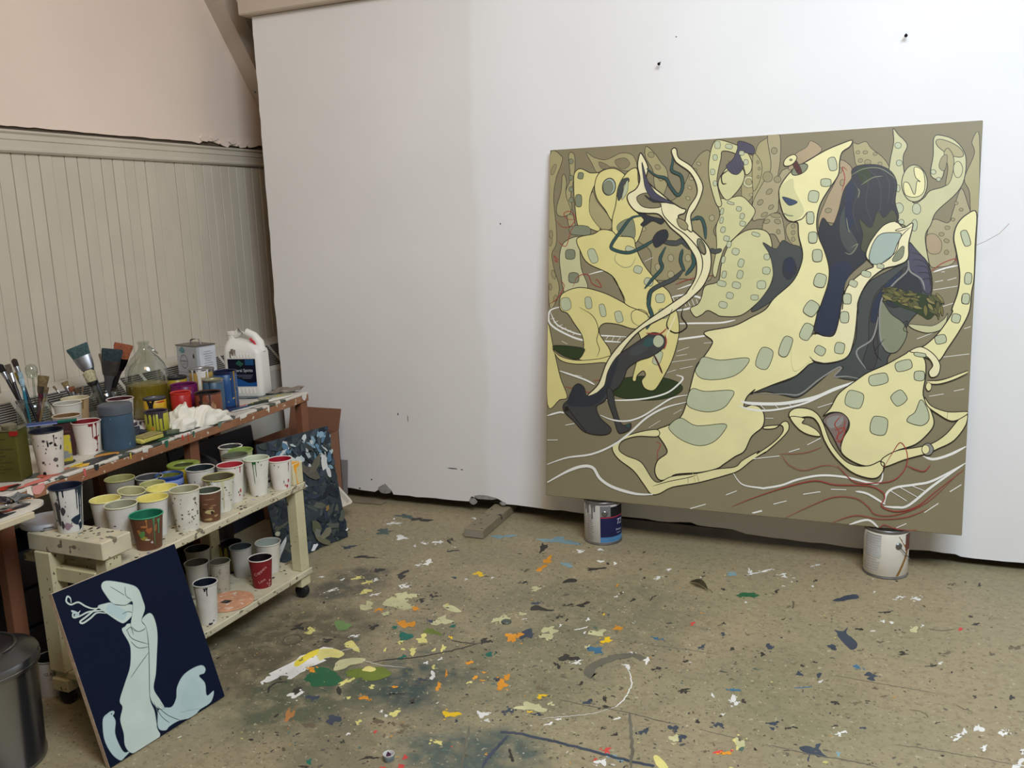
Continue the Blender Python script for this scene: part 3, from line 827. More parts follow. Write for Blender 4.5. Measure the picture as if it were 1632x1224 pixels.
PAINT_SHAPES = [
('P',1,1.2,[-3,1476,54,1470,50,1433,29,1378,19,1296,33,1170,33,1100,14,1058,27,988,50,917,36,853,4,846,-3,1171]),
('P',2,0.8,[25,1414,20,1403,14,1396,8,1395,5,1399,5,1409,8,1420,14,1431,20,1438,26,1439,29,1435,29,1425]),
('P',2,0.8,[15,1114,14,1104,11,1096,6,1093,2,1096,-2,1104,-3,1115,-2,1125,1,1133,6,1135,10,1133,14,1125]),
('P',2,0.8,[32,972,34,962,32,955,29,951,24,952,18,959,14,968,13,978,14,985,17,989,22,988,28,981]),
('P',2,0.8,[17,1142,16,1133,13,1127,10,1125,6,1127,3,1134,2,1143,3,1151,5,1158,9,1160,13,1157,16,1151]),
('P',2,0.8,[40,866,37,859,34,854,29,852,26,855,24,861,25,869,27,876,31,881,35,883,38,880,40,874]),
('P',2,0.8,[15,917,15,910,12,905,9,903,5,905,3,910,2,917,3,924,5,929,8,931,12,929,14,924]),
('P',1,1.2,[85,1475,109,1476,114,1422,107,1361,97,1306,105,1237,118,1174,91,1175,79,1238,74,1321,93,1375]),
('P',11,0.8,[107,1446,105,1441,101,1437,96,1436,91,1438,87,1442,86,1448,87,1453,91,1457,96,1458,101,1456,105,1452]),
('P',11,0.8,[108,1378,106,1372,103,1369,97,1367,92,1369,88,1373,87,1379,88,1384,92,1388,97,1389,102,1388,106,1383]),
('P',11,0.8,[108,1330,107,1324,103,1320,98,1319,93,1321,89,1325,88,1331,89,1336,93,1340,98,1341,103,1339,107,1335]),
('P',11,0.8,[109,1285,108,1279,104,1276,99,1274,94,1276,90,1280,88,1286,90,1291,93,1295,99,1296,104,1295,108,1290]),
('P',11,0.8,[110,1233,109,1228,105,1224,100,1222,94,1224,91,1228,89,1234,90,1239,94,1243,99,1245,105,1243,108,1239]),
('P',1,1.2,[66,1394,77,1362,75,1307,99,1237,68,1217,38,1225,34,1260,52,1322,57,1384]),
('P',1,1,[162,1481,197,1458,240,1445,269,1450,318,1468,367,1454,384,1400,334,1395,284,1413,248,1408,212,1395,190,1431]),
('P',24,0.8,[219,1437,248,1428,270,1410,234,1409]),
('P',24,0.8,[290,1439,332,1447,354,1422,333,1403,305,1411]),
('P',1,1.2,[422,1488,457,1459,485,1421,510,1387,514,1334,488,1276,460,1330,452,1390,420,1445]),
('P',2,0.8,[456,1448,453,1444,447,1442,440,1443,434,1447,430,1453,430,1458,434,1463,440,1464,447,1463,453,1459,456,1453]),
('P',2,0.8,[483,1395,479,1392,473,1392,467,1394,463,1399,460,1404,461,1409,465,1412,470,1412,476,1410,481,1405,484,1400]),
('P',2,0.8,[496,1355,495,1349,492,1346,487,1345,482,1346,478,1350,477,1356,478,1361,482,1364,486,1366,491,1364,495,1360]),
('P',2,1.2,[613,1401,648,1447,684,1448,700,1344,722,1240,727,1188,705,1137,726,1084,704,954,658,935,591,948,462,949,452,1057,396,1105,384,1146,421,1225,475,1250,549,1273,594,1350]),
('P',3,0.8,[648,1402,646,1399,642,1399,637,1400,633,1402,631,1406,630,1409,633,1412,637,1413,641,1412,645,1409,648,1405]),
('P',3,0.8,[632,1377,630,1374,626,1374,621,1375,617,1377,615,1381,615,1384,617,1387,621,1388,625,1387,630,1384,632,1380]),
('P',3,0.8,[619,1344,616,1342,612,1342,608,1343,604,1346,602,1350,603,1354,606,1356,610,1356,614,1354,618,1351,620,1347]),
('P',3,0.8,[613,1308,611,1306,607,1306,602,1308,598,1311,597,1315,597,1318,600,1320,604,1320,608,1319,612,1315,614,1312]),
('P',3,0.8,[608,1266,605,1264,601,1264,596,1265,593,1269,591,1273,591,1276,594,1278,598,1278,603,1277,607,1273,608,1270]),
('P',3,0.8,[708,1189,707,1183,703,1179,698,1177,692,1179,688,1184,687,1190,688,1195,692,1199,697,1201,702,1199,706,1195]),
('P',3,0.8,[547,1032,546,1025,541,1019,535,1018,529,1020,525,1025,523,1032,524,1040,529,1045,535,1047,541,1045,545,1039]),
('P',3,0.8,[618,1031,616,1024,612,1018,606,1017,600,1019,596,1024,594,1031,595,1039,599,1044,605,1046,611,1044,616,1038]),
('P',3,0.8,[492,996,491,989,487,983,482,981,476,983,472,989,470,996,471,1004,475,1009,481,1011,486,1009,491,1003]),
('P',3,0.8,[550,965,549,958,544,953,537,951,530,953,525,958,523,966,525,973,529,978,536,980,543,978,548,973]),
('P',3,0.8,[428,1153,427,1148,423,1145,417,1144,411,1145,407,1149,406,1153,407,1158,411,1161,417,1162,422,1161,426,1157]),
('P',3,0.8,[647,1191,646,1186,643,1183,638,1182,634,1183,630,1187,629,1191,630,1196,633,1199,638,1200,643,1199,646,1195]),
('P',1,1,[812,1434,863,1412,886,1373,872,1316,849,1260,818,1249,810,1313]),
('P',6,0.8,[860,1323,858,1312,850,1304,838,1302,827,1305,818,1314,815,1326,818,1337,826,1345,837,1347,848,1344,857,1335]),
('P',1,0.8,[850,1324,849,1318,844,1313,838,1312,832,1314,827,1319,825,1325,827,1331,831,1336,837,1337,844,1335,848,1330]),
('P',3,0.6,[877,1379,876,1376,874,1374,871,1373,868,1374,865,1377,864,1380,865,1383,867,1385,870,1386,873,1385,876,1383]),
('P',3,0.6,[879,1348,878,1345,876,1342,873,1342,870,1343,867,1345,866,1348,867,1351,869,1354,873,1354,876,1353,878,1351]),
('P',3,0.6,[868,1304,867,1301,864,1299,860,1298,857,1299,854,1302,853,1305,854,1308,856,1310,860,1311,864,1310,867,1307]),
('P',3,0.6,[856,1273,855,1270,853,1268,849,1267,845,1268,842,1270,841,1274,842,1277,845,1279,848,1280,852,1279,855,1276]),
('P',1,1,[862,1444,894,1485,924,1492,943,1500,951,1390,935,1319,904,1248,863,1177,853,1190,855,1275]),
('P',1,1,[851,1425,876,1411,887,1373,879,1323,855,1292]),
('P',2,0.6,[875,1398,875,1395,873,1393,870,1392,868,1393,866,1396,865,1399,866,1402,868,1404,870,1405,873,1404,874,1402]),
('P',2,0.6,[881,1373,880,1370,879,1368,876,1367,874,1368,872,1370,871,1373,872,1377,873,1379,876,1379,878,1378,880,1376]),
('P',2,0.6,[878,1341,878,1338,876,1336,873,1335,871,1336,869,1339,868,1342,869,1345,871,1347,873,1348,876,1347,877,1345]),
('P',3,1.1,[904,1497,949,1497,954,1400,947,1332,964,1362,997,1366,984,1317,955,1256,951,1206,914,1182,877,1177,858,1177,856,1244,891,1316,921,1377]),
('P',2,0.8,[942,1438,941,1432,937,1428,931,1426,926,1428,921,1433,920,1440,921,1446,925,1450,930,1451,936,1449,940,1445]),
('P',2,0.8,[928,1339,926,1329,919,1322,910,1320,901,1323,893,1331,891,1341,893,1351,899,1358,909,1360,918,1357,925,1349]),
('P',2,0.8,[960,1328,959,1322,954,1317,947,1316,940,1318,935,1323,933,1329,935,1335,940,1340,946,1341,953,1339,958,1334]),
('P',2,0.8,[927,1291,929,1287,927,1281,923,1276,917,1273,911,1272,907,1274,906,1279,907,1285,912,1290,917,1293,923,1294]),
('P',2,0.8,[894,1251,895,1246,894,1241,890,1236,885,1233,879,1233,875,1235,873,1240,875,1245,879,1250,884,1253,890,1253]),
('P',2,0.8,[934,1230,935,1226,934,1221,930,1217,926,1214,921,1214,917,1216,916,1220,917,1224,920,1229,925,1231,930,1232]),
('P',2,0.8,[913,1202,913,1197,911,1193,905,1188,899,1186,893,1186,890,1188,889,1193,892,1198,897,1202,904,1204,910,1204]),
('P',3,1.1,[902,1176,938,1200,963,1193,977,1142,982,1092,967,1079,941,1118,898,1119]),
('P',2,0.8,[966,1188,963,1184,955,1181,944,1182,934,1184,927,1188,924,1193,927,1197,935,1199,945,1199,956,1197,963,1193]),
('P',2,0.8,[923,1172,923,1168,920,1164,914,1161,908,1160,903,1161,900,1164,900,1168,903,1172,909,1175,915,1176,920,1175]),
('P',2,0.8,[964,1162,961,1159,955,1157,949,1159,944,1162,940,1167,940,1172,943,1175,948,1176,955,1175,960,1172,963,1167]),
('P',2,0.8,[964,1127,963,1122,960,1119,957,1118,953,1119,950,1123,949,1127,950,1132,952,1135,956,1136,960,1134,962,1131]),
('P',1,1,[986,1148,1007,1163,1029,1153,1033,1103,1038,1068,1010,1078,987,1117]),
('P',2,0.7,[1018,1147,1017,1143,1015,1140,1011,1139,1007,1140,1004,1143,1003,1148,1004,1152,1007,1155,1010,1156,1014,1155,1017,1152]),
('P',2,0.7,[1019,1122,1018,1118,1015,1115,1012,1113,1008,1115,1005,1118,1004,1122,1005,1127,1008,1130,1011,1131,1015,1130,1018,1126]),
('P',2,0.7,[1020,1097,1019,1093,1016,1089,1013,1088,1009,1090,1006,1093,1005,1097,1006,1102,1008,1105,1012,1106,1016,1105,1018,1101]),
('P',4,0.9,[1066,1467,1106,1431,1054,1394,988,1361,1005,1416,1049,1444]),
('P',1,1.1,[1216,1448,1233,1444,1261,1451,1280,1426,1326,1384,1345,1341,1306,1313,1236,1359,1222,1402]),
('P',2,0.7,[1241,1413,1240,1410,1238,1408,1234,1408,1231,1409,1228,1411,1227,1414,1228,1417,1230,1419,1234,1420,1237,1419,1240,1416]),
('P',2,0.7,[1268,1412,1267,1409,1264,1407,1260,1406,1256,1407,1253,1409,1252,1413,1253,1416,1256,1418,1260,1418,1264,1417,1267,1415]),
('P',2,0.7,[1301,1404,1300,1401,1298,1399,1294,1398,1291,1399,1288,1401,1287,1404,1288,1407,1291,1409,1294,1410,1297,1409,1300,1407]),
('P',2,0.7,[1281,1375,1280,1370,1276,1367,1270,1366,1264,1367,1260,1371,1258,1376,1260,1381,1264,1384,1269,1385,1275,1383,1279,1380]),
('P',2,0.7,[1320,1366,1319,1363,1317,1360,1313,1360,1309,1361,1306,1364,1305,1367,1305,1371,1308,1373,1312,1374,1316,1373,1319,1370]),
('P',2,0.7,[1252,1382,1251,1379,1248,1376,1244,1376,1240,1377,1237,1380,1236,1383,1237,1387,1240,1389,1244,1390,1248,1389,1251,1386]),
('P',4,1.1,[1172,1388,1213,1361,1215,1318,1193,1270,1173,1198,1163,1156,1127,1157,1111,1120,1103,1169,1130,1249,1162,1321]),
('P',2,0.8,[1191,1302,1190,1297,1186,1293,1182,1292,1178,1295,1176,1300,1175,1306,1177,1312,1181,1316,1185,1316,1189,1314,1191,1309]),
('P',2,0.8,[1149,1204,1148,1199,1145,1196,1139,1194,1133,1194,1128,1196,1126,1200,1126,1205,1130,1209,1136,1211,1142,1210,1146,1208]),
('P',2,0.8,[1181,1349,1179,1344,1176,1340,1172,1340,1168,1342,1165,1347,1165,1353,1167,1358,1170,1361,1174,1361,1178,1359,1181,1354]),
('P',1,1.1,[1636,1446,1613,1427,1623,1384,1595,1299,1613,1251,1623,1158,1645,1175]),
('P',3,1.1,[1586,1264,1611,1205,1617,1170,1579,1130,1578,1007,1524,984,1494,996,1481,1092,1500,1156,1549,1143,1563,1183]),
('P',2,0.7,[1579,1212,1578,1209,1576,1207,1573,1207,1570,1207,1567,1210,1566,1213,1567,1216,1569,1218,1573,1218,1576,1217,1578,1215]),
('P',2,0.7,[1596,1188,1595,1185,1593,1183,1590,1183,1587,1183,1584,1186,1583,1189,1584,1191,1586,1194,1589,1194,1593,1193,1595,1191]),
('P',2,0.7,[1556,1125,1555,1122,1552,1119,1548,1118,1543,1119,1540,1122,1539,1126,1540,1129,1543,1132,1547,1132,1551,1131,1555,1129]),
('P',2,0.7,[1571,1154,1570,1151,1568,1149,1565,1148,1562,1149,1559,1151,1558,1154,1559,1157,1561,1159,1564,1160,1568,1159,1570,1157]),
('P',2,0.7,[1538,1102,1537,1099,1534,1096,1530,1095,1526,1096,1522,1099,1521,1102,1522,1106,1525,1109,1529,1109,1534,1108,1537,1106]),
('P',2,0.7,[1555,1075,1553,1072,1549,1071,1545,1072,1541,1074,1539,1078,1538,1082,1541,1085,1544,1086,1549,1085,1552,1082,1555,1079]),
('P',2,0.7,[1556,1037,1555,1033,1553,1030,1549,1029,1545,1030,1542,1033,1541,1037,1542,1041,1544,1044,1548,1045,1552,1044,1555,1041]),
('P',4,0.8,[1481,1098,1508,1103,1531,1073,1527,1037,1500,1032,1484,1050]),
('P',6,1.5,[1352,1492,1370,1470,1402,1430,1390,1386,1401,1308,1429,1221,1464,1234,1485,1260,1533,1275,1550,1307,1534,1360,1521,1302,1485,1316,1490,1386,1490,1450,1514,1456,1560,1434,1595,1380,1595,1299,1571,1247,1510,1185,1493,1139,1476,1092,1494,990,1486,990,1422,1069,1379,1166,1346,1293,1346,1371,1356,1442]),
('P',6,1.5,[1475,1287,1470,1254,1456,1231,1435,1223,1413,1232,1396,1258,1389,1291,1394,1324,1408,1348,1429,1356,1451,1345,1468,1320]),
('P',8,1.2,[1430,1348,1460,1329,1466,1264,1442,1240,1404,1249,1396,1291,1413,1290,1434,1248,1440,1295,1451,1294,1434,1313]),
('P',1,1.2,[1588,1380,1578,1375,1559,1379,1535,1391,1513,1408,1499,1425,1497,1438,1507,1443,1527,1438,1551,1426,1573,1410,1586,1393]),
('P',6,1,[1588,1331,1586,1316,1581,1306,1574,1303,1566,1307,1561,1318,1558,1333,1559,1347,1564,1357,1571,1361,1579,1356,1585,1345]),
('P',1,1.1,[1538,1409,1558,1370,1553,1301,1535,1278,1540,1342,1525,1390]),
('P',2,0.9,[1518,1378,1536,1383,1530,1331,1511,1344]),
('P',10,0.9,[1382,1429,1381,1424,1377,1420,1372,1419,1366,1421,1362,1425,1360,1431,1361,1436,1365,1440,1371,1441,1376,1439,1381,1435]),
('P',10,0.9,[1388,1366,1387,1360,1383,1357,1378,1355,1373,1357,1369,1361,1368,1367,1369,1372,1372,1376,1377,1377,1382,1375,1386,1371]),
('P',10,0.9,[1399,1201,1397,1192,1392,1185,1384,1183,1376,1186,1370,1193,1368,1203,1369,1212,1375,1219,1383,1221,1390,1218,1396,1211]),
('P',10,0.9,[1457,1196,1456,1186,1451,1179,1444,1177,1437,1180,1431,1187,1429,1197,1430,1207,1435,1215,1442,1217,1449,1214,1455,1206]),
('P',10,0.9,[1448,1137,1447,1126,1444,1119,1439,1116,1434,1119,1430,1127,1429,1138,1429,1148,1433,1156,1438,1159,1443,1156,1447,1148]),
('P',10,0.9,[1502,1327,1501,1323,1498,1320,1493,1319,1489,1320,1486,1324,1484,1328,1485,1332,1488,1335,1493,1336,1497,1334,1500,1331]),
('P',10,0.9,[1519,1300,1518,1296,1515,1294,1512,1293,1508,1294,1505,1297,1504,1300,1505,1304,1507,1306,1511,1307,1515,1306,1518,1303]),
('P',10,0.9,[1403,1151,1402,1146,1399,1142,1394,1141,1390,1143,1386,1146,1385,1151,1386,1156,1389,1159,1393,1160,1398,1159,1401,1155]),
('P',10,0.9,[1384,1274,1384,1267,1381,1262,1378,1261,1375,1263,1372,1268,1371,1274,1372,1281,1374,1285,1377,1287,1381,1285,1383,1280]),
('S',18,2.2,[1508,966,1551,981,1588,989]),
('S',18,2.2,[1511,901,1591,915]),
('S',18,2.2,[1464,721,1518,745]),
('S',18,2.2,[1546,655,1639,670]),
('S',18,2.2,[1514,510,1562,521]),
('S',18,2.2,[1595,533,1628,542]),
('S',18,2.2,[1618,761,1639,769]),
('S',18,2.2,[1535,966,1546,967]),
('S',18,2.2,[1515,930,1542,936]),
('S',18,2.2,[1556,936,1585,945]),
('S',18,2.2,[1546,841,1578,853]),
('S',18,1.8,[183,969,270,985,328,957]),
('S',18,1.8,[425,1020,460,1037]),
('S',18,1.8,[565,905,645,932,685,935]),
('S',18,1.8,[579,882,626,895]),
('S',18,1.8,[570,652,619,670]),
('S',18,1.8,[567,633,612,641]),
('S',18,1.8,[537,605,650,624]),
('S',18,1.8,[583,580,636,593]),
('S',18,1.8,[679,688,712,691]),
('S',18,1.8,[110,540,160,534]),
('S',18,1.8,[530,563,568,576]),
('S',18,1.8,[65,683,91,671]),
('S',18,1.8,[457,328,507,362]),
('S',18,1.8,[561,392,595,413]),
('S',18,3.2,[54,830,14,818,2,790,14,754,73,719,158,690,265,687,330,684]),
('S',18,2.4,[12,806,38,758,90,731,157,712,265,710,354,707]),
('S',18,2.4,[12,778,30,782]),
('S',18,2.4,[26,762,47,770]),
('S',18,2.4,[43,746,68,754]),
('S',18,2.4,[64,734,85,741]),
('S',18,2.4,[90,723,107,731]),
('S',18,2.4,[115,711,132,720]),
('S',18,2.4,[265,695,277,711]),
('S',18,2.4,[290,687,301,709]),
('S',18,2.4,[314,686,330,708]),
('S',18,2.4,[338,686,354,707]),
('S',18,3,[426,686,534,696,633,710,708,722]),
('S',18,2.6,[564,765,647,768,743,771,801,783]),
('S',18,3,[530,870,591,882,659,871,660,845,608,826,555,818]),
('S',18,2.4,[546,872,569,833]),
('S',18,2.4,[566,870,586,835]),
('S',18,2.4,[585,869,603,836]),
('S',18,2.4,[605,868,619,838]),
('S',18,2.4,[625,866,636,839]),
('S',18,2.4,[644,865,652,841]),
('P',6,1.5,[50,1050,70,1106,133,1129,141,1077,150,993,179,913,111,899,73,896,57,973]),
('P',7,1.8,[112,1395,139,1414,183,1394,228,1387,193,1322,182,1261,216,1205,228,1150,173,1166,132,1174,116,1264,110,1340]),
('P',1,1,[196,1315,215,1274,273,1203,281,1162,238,1157,186,1220,182,1282]),
('P',7,1.8,[203,1342,223,1392,277,1408,320,1390,336,1363,304,1297,284,1196,251,1238,214,1287]),
('P',26,2,[294,1327,288,1310,275,1300,260,1298,247,1306,239,1321,238,1339,244,1355,257,1365,272,1367,285,1359,293,1344]),
('P',11,0.6,[284,1325,278,1312,269,1303,258,1302,248,1308,242,1319,241,1334,246,1347,256,1356,267,1357,277,1351,283,1339]),
('P',7,1.8,[384,1402,344,1388,307,1331,297,1257,283,1196,289,1135,339,1113,390,1099,421,1198,407,1293,392,1347]),
('P',14,1,[348,1365,320,1357,303,1317,308,1273,325,1296,331,1336,352,1349]),
('P',10,0.8,[348,1355,335,1336,322,1276,346,1309]),
('P',11,1,[303,1162,331,1191,373,1193,381,1119,332,1124]),
('P',11,1,[92,1168,128,1177,173,1172,189,1155,181,1134,129,1136,99,1143]),
('P',11,1.2,[152,1382,150,1373,146,1371,138,1371,130,1374,127,1378,128,1387,130,1395,134,1398,142,1398,150,1395,153,1391]),
('P',11,1.2,[147,1280,146,1263,143,1256,133,1254,124,1257,120,1264,118,1281,119,1298,123,1305,132,1307,142,1304,146,1297]),
('P',11,1.2,[121,1055,119,1041,113,1036,99,1034,84,1036,78,1042,76,1056,78,1069,84,1075,98,1076,113,1074,119,1068]),
('P',11,1.2,[139,955,138,941,131,935,116,933,101,935,94,941,92,955,94,970,100,976,115,978,131,975,137,969]),
('P',7,1.6,[-3,753,27,654,61,526,94,443,60,428,2,406]),
('P',17,1.4,[597,501,576,475,519,453,439,443,357,446,296,462,273,487,295,514,355,535,437,545,517,541,575,525]),
('S',18,2.6,[245,438,343,439,446,452,532,479,585,523,596,546,569,554]),
('P',7,1.8,[129,1122,202,1139,237,1156,282,1149,309,1128,374,1118,389,1072,425,1004,482,937,530,895,552,842,571,796,576,721,552,620,507,528,476,487,439,493,424,524,440,549,429,567,405,547,398,523,384,531,399,600,418,687,390,752,357,791,342,856,328,890,285,964,181,1015,144,1069]),
('P',7,1.8,[53,861,73,893,147,914,245,893,328,856,367,833,437,805,451,766,390,741,316,759,253,761,234,723,283,650,278,612,208,602,143,608,165,655,158,708,121,761,91,802,59,818]),
('P',17,1.4,[24,660,74,664,162,655,167,637,142,607,92,614,49,634]),
('P',7,1.4,[24,650,57,618,134,602,234,611,287,625,271,597,246,596,134,586,58,602]),
('P',10,1,[218,1052,224,1034,222,1023,212,1017,201,1016,192,1023,183,1041,177,1059,179,1070,188,1077,200,1077,209,1070]),
('P',10,1,[415,981,410,972,404,970,393,972,383,977,379,983,381,993,386,1002,393,1004,404,1002,413,997,417,991]),
('P',10,1,[514,869,512,857,506,852,495,850,483,851,477,857,475,868,477,880,482,885,494,887,506,885,511,880]),
('P',10,1,[383,1064,378,1057,371,1056,359,1059,347,1065,342,1071,343,1078,347,1084,354,1086,367,1082,378,1077,383,1071]),
('P',10,1,[463,929,458,921,451,918,439,921,429,926,425,933,426,943,431,951,438,954,450,951,460,946,464,939]),
('P',10,1,[105,847,106,830,101,821,87,815,72,816,64,823,58,839,57,856,62,866,76,871,91,870,99,863]),
('P',10,1,[199,851,200,834,197,827,188,823,179,824,173,830,169,847,168,863,171,871,180,874,190,873,195,867]),
('P',10,1,[261,820,264,802,262,794,254,790,246,791,240,797,235,814,232,832,234,840,242,844,250,843,255,837]),
('P',10,1,[335,795,339,779,336,771,327,767,316,766,310,771,304,786,301,802,303,810,313,814,323,815,329,810]),
('P',10,1,[528,806,527,794,522,788,509,786,497,788,491,793,489,806,491,819,496,824,508,826,521,824,526,819]),
('P',10,1,[506,618,498,599,491,593,480,594,470,600,468,609,473,628,481,646,488,653,500,652,509,646,511,637]),
('S',0,1.2,[285,964,329,896,348,855]),
('S',0,1.1,[143,830,206,792,231,737,224,690,237,651,225,619]),
('S',11,1,[305,1060,298,1026,334,998,370,1004,387,1038]),
('S',0,1,[412,751,380,770,375,809,407,823,439,809,447,779]),
('S',25,3,[474,634,494,596,511,558]),
('P',5,1.8,[830,1134,895,1137,927,1107,939,1029,942,956,920,895,880,846,821,801,747,797,722,807,691,820,666,802,641,794,620,827,650,845,664,872,678,918,730,938,741,1007,771,1086]),
('P',5,1.5,[721,1263,760,1263,811,1270,850,1235,866,1209,852,1178,821,1140,784,1103,753,1071,735,1019,720,954,706,980,720,1072,715,1150,730,1201,719,1240]),
('P',5,1.6,[684,1442,696,1483,715,1495,767,1478,818,1451,846,1406,846,1368,827,1352,817,1380,797,1428,735,1450,727,1420,714,1343,722,1292,735,1240,715,1240,687,1325,679,1390]),
('P',5,1.6,[747,1380,775,1404,817,1370,817,1326,788,1282,754,1257,724,1298,721,1337]),
('P',27,1.2,[795,1484,849,1463,853,1431,809,1440,803,1422,817,1389,797,1357,770,1361,749,1390,775,1417,790,1454]),
('S',0,0.9,[756,1412,780,1362]),
('S',0,0.9,[770,1408,791,1366]),
('S',0,0.9,[784,1405,802,1369]),
('S',0,0.9,[798,1402,814,1372]),
('S',0,2,[757,1373,732,1355,736,1323,752,1322]),
('P',10,0.8,[724,1474,723,1465,720,1461,713,1460,706,1462,702,1466,701,1476,701,1485,705,1489,712,1490,719,1488,722,1484]),
('P',10,0.8,[771,1462,769,1457,765,1456,756,1457,748,1460,744,1463,743,1469,746,1474,750,1476,759,1474,767,1472,771,1468]),
('P',10,0.8,[713,1426,712,1419,710,1416,704,1415,699,1416,696,1420,695,1427,696,1434,698,1437,704,1438,709,1436,712,1433]),
('P',10,0.8,[705,1370,704,1363,701,1359,696,1359,690,1360,688,1364,687,1371,687,1378,690,1381,695,1382,701,1380,704,1377]),
('P',10,0.8,[714,1324,714,1318,712,1315,707,1314,702,1315,700,1319,699,1325,699,1331,702,1334,706,1335,711,1334,714,1330]),
('P',10,0.8,[817,1437,816,1431,814,1429,807,1428,801,1430,798,1432,797,1438,798,1443,801,1446,807,1446,813,1445,816,1442]),
('P',10,0.8,[834,1401,833,1395,830,1392,825,1391,820,1392,817,1396,816,1402,817,1408,819,1411,824,1411,830,1410,832,1407]),
('P',10,0.9,[743,1212,741,1204,738,1201,734,1201,730,1204,729,1208,731,1216,733,1223,736,1226,740,1226,743,1224,744,1219]),
('P',10,0.9,[743,1176,740,1169,738,1166,734,1166,730,1168,729,1172,730,1180,733,1187,736,1190,740,1191,743,1188,744,1184]),
('P',10,0.9,[752,1139,749,1132,746,1129,740,1130,735,1133,733,1137,734,1144,737,1150,740,1153,746,1152,751,1150,752,1145]),
('P',10,0.9,[813,1218,810,1213,807,1211,801,1212,795,1215,793,1218,793,1224,795,1229,799,1230,805,1229,811,1227,813,1223]),
('P',10,0.9,[825,1189,823,1183,819,1180,814,1181,809,1183,807,1187,808,1194,810,1201,813,1203,819,1203,824,1200,826,1196]),
('P',10,0.9,[830,1159,828,1154,824,1152,817,1153,810,1156,808,1160,808,1166,810,1172,814,1174,821,1172,828,1169,831,1166]),
('P',10,0.9,[784,1240,782,1238,777,1238,769,1240,761,1243,757,1245,756,1249,758,1251,763,1252,771,1249,779,1246,783,1244]),
('P',10,0.9,[769,1103,767,1097,763,1095,756,1096,749,1099,746,1103,747,1110,749,1115,753,1117,760,1116,767,1113,770,1109]),
('P',10,0.9,[777,1080,774,1072,771,1070,765,1070,760,1073,759,1077,760,1085,762,1092,766,1095,771,1095,776,1092,778,1087]),
('P',10,0.9,[809,1050,805,1043,800,1040,792,1041,784,1045,781,1050,781,1058,784,1065,789,1067,798,1066,806,1063,809,1058]),
('P',10,0.9,[828,1005,825,996,821,992,813,992,807,996,805,1001,806,1012,810,1021,814,1025,821,1024,827,1021,830,1015]),
('P',10,0.9,[826,960,823,951,818,947,811,947,805,950,802,956,804,966,807,976,811,980,819,979,825,976,827,970]),
('P',10,0.9,[818,917,815,910,809,907,799,909,789,912,785,918,786,926,789,933,795,935,805,934,814,930,818,925]),
('P',10,0.9,[791,876,788,869,783,867,774,868,766,871,763,876,764,884,767,891,772,894,780,893,788,889,792,884]),
('P',10,0.9,[768,839,764,831,758,829,748,830,739,834,735,839,735,847,738,854,744,857,754,856,764,852,768,847]),
('P',10,0.9,[761,923,758,917,752,915,741,917,730,921,726,925,726,933,729,939,735,941,746,939,757,935,761,930]),
('P',10,0.9,[761,961,758,953,755,950,749,950,744,953,742,958,744,966,746,974,750,978,756,977,761,975,762,970]),
('P',10,0.9,[755,1020,752,1012,749,1009,744,1009,740,1011,739,1016,740,1024,743,1033,746,1036,751,1036,755,1033,756,1029]),
('P',10,0.9,[887,1115,884,1111,879,1110,869,1112,860,1116,856,1119,855,1124,858,1128,863,1129,873,1127,882,1123,886,1120]),
('P',10,0.9,[927,1031,926,1024,923,1020,916,1019,909,1021,906,1024,905,1031,906,1038,909,1041,916,1042,922,1041,926,1037]),
('P',10,0.9,[931,977,929,969,925,964,916,963,907,965,902,969,901,977,902,986,906,990,915,991,924,990,929,985]),
('P',10,0.9,[916,922,915,912,910,907,899,906,889,907,883,912,881,922,883,932,888,937,898,939,909,937,914,932]),
('P',10,0.9,[889,873,888,866,883,863,874,862,865,863,860,866,859,873,860,879,864,882,873,883,883,882,887,879]),
('S',0,5.8,[421,1208,366,1200,324,1151,283,1094,290,1072,354,1057,410,1077,458,1104,492,1126]),
('S',20,4,[421,1208,366,1200,324,1151,283,1094,290,1072,354,1057,410,1077,458,1104,492,1126]),
('S',0,8.8,[493,1100,554,1092,581,1101,612,1067]),
('S',14,7,[493,1100,554,1092,581,1101,612,1067]),
('S',0,5.8,[513,1079,491,1030,500,993,462,949,428,908]),
('S',20,4,[513,1079,491,1030,500,993,462,949,428,908]),
('S',0,7.8,[590,988,551,949,469,909,448,875,452,805]),
('S',14,6,[590,988,551,949,469,909,448,875,452,805]),
('S',0,5.8,[583,1068,576,1022,594,978]),
('S',20,4,[583,1068,576,1022,594,978]),
('S',0,6.8,[622,1067,630,1008,597,962]),
('S',20,5,[622,1067,630,1008,597,962]),
('S',0,5.8,[612,1182,651,1191,669,1158,675,1105]),
('S',20,4,[612,1182,651,1191,669,1158,675,1105]),
('S',0,7.8,[694,1066,714,1055,741,1063]),
('S',14,6,[694,1066,714,1055,741,1063]),
('S',0,6.8,[460,908,446,847,462,794,440,740]),
('S',20,5,[460,908,446,847,462,794,440,740]),
('P',13,1,[458,1110,478,1140,512,1148,523,1122,506,1096,472,1077]),
('P',13,0.8,[386,1226,449,1204,504,1189,491,1170,456,1184,422,1165,405,1172,418,1192]),
('S',19,1.3,[31,1201,62,1172,99,1175,119,1205,99,1236,68,1231,80,1207,115,1202]),
('S',19,1.3,[40,1114,78,1090,99,1154,117,1174]),
('S',19,1.3,[114,917,133,959,178,969,200,930,241,915,220,948,213,937]),
('S',19,1.3,[558,925,618,947,710,961]),
('S',19,1.3,[18,1037,41,1023,22,1051,49,1029]),
('S',19,1.3,[6,843,43,868,73,917,57,945]),
('S',19,1.3,[1498,966,1534,996,1576,1013,1582,1001]),
('S',19,1.3,[1182,1271,1192,1319,1181,1362,1199,1349]),
('S',19,1.3,[76,487,136,477,211,468,244,517,211,516]),
('S',19,1.3,[490,272,510,261,499,233,496,186]),
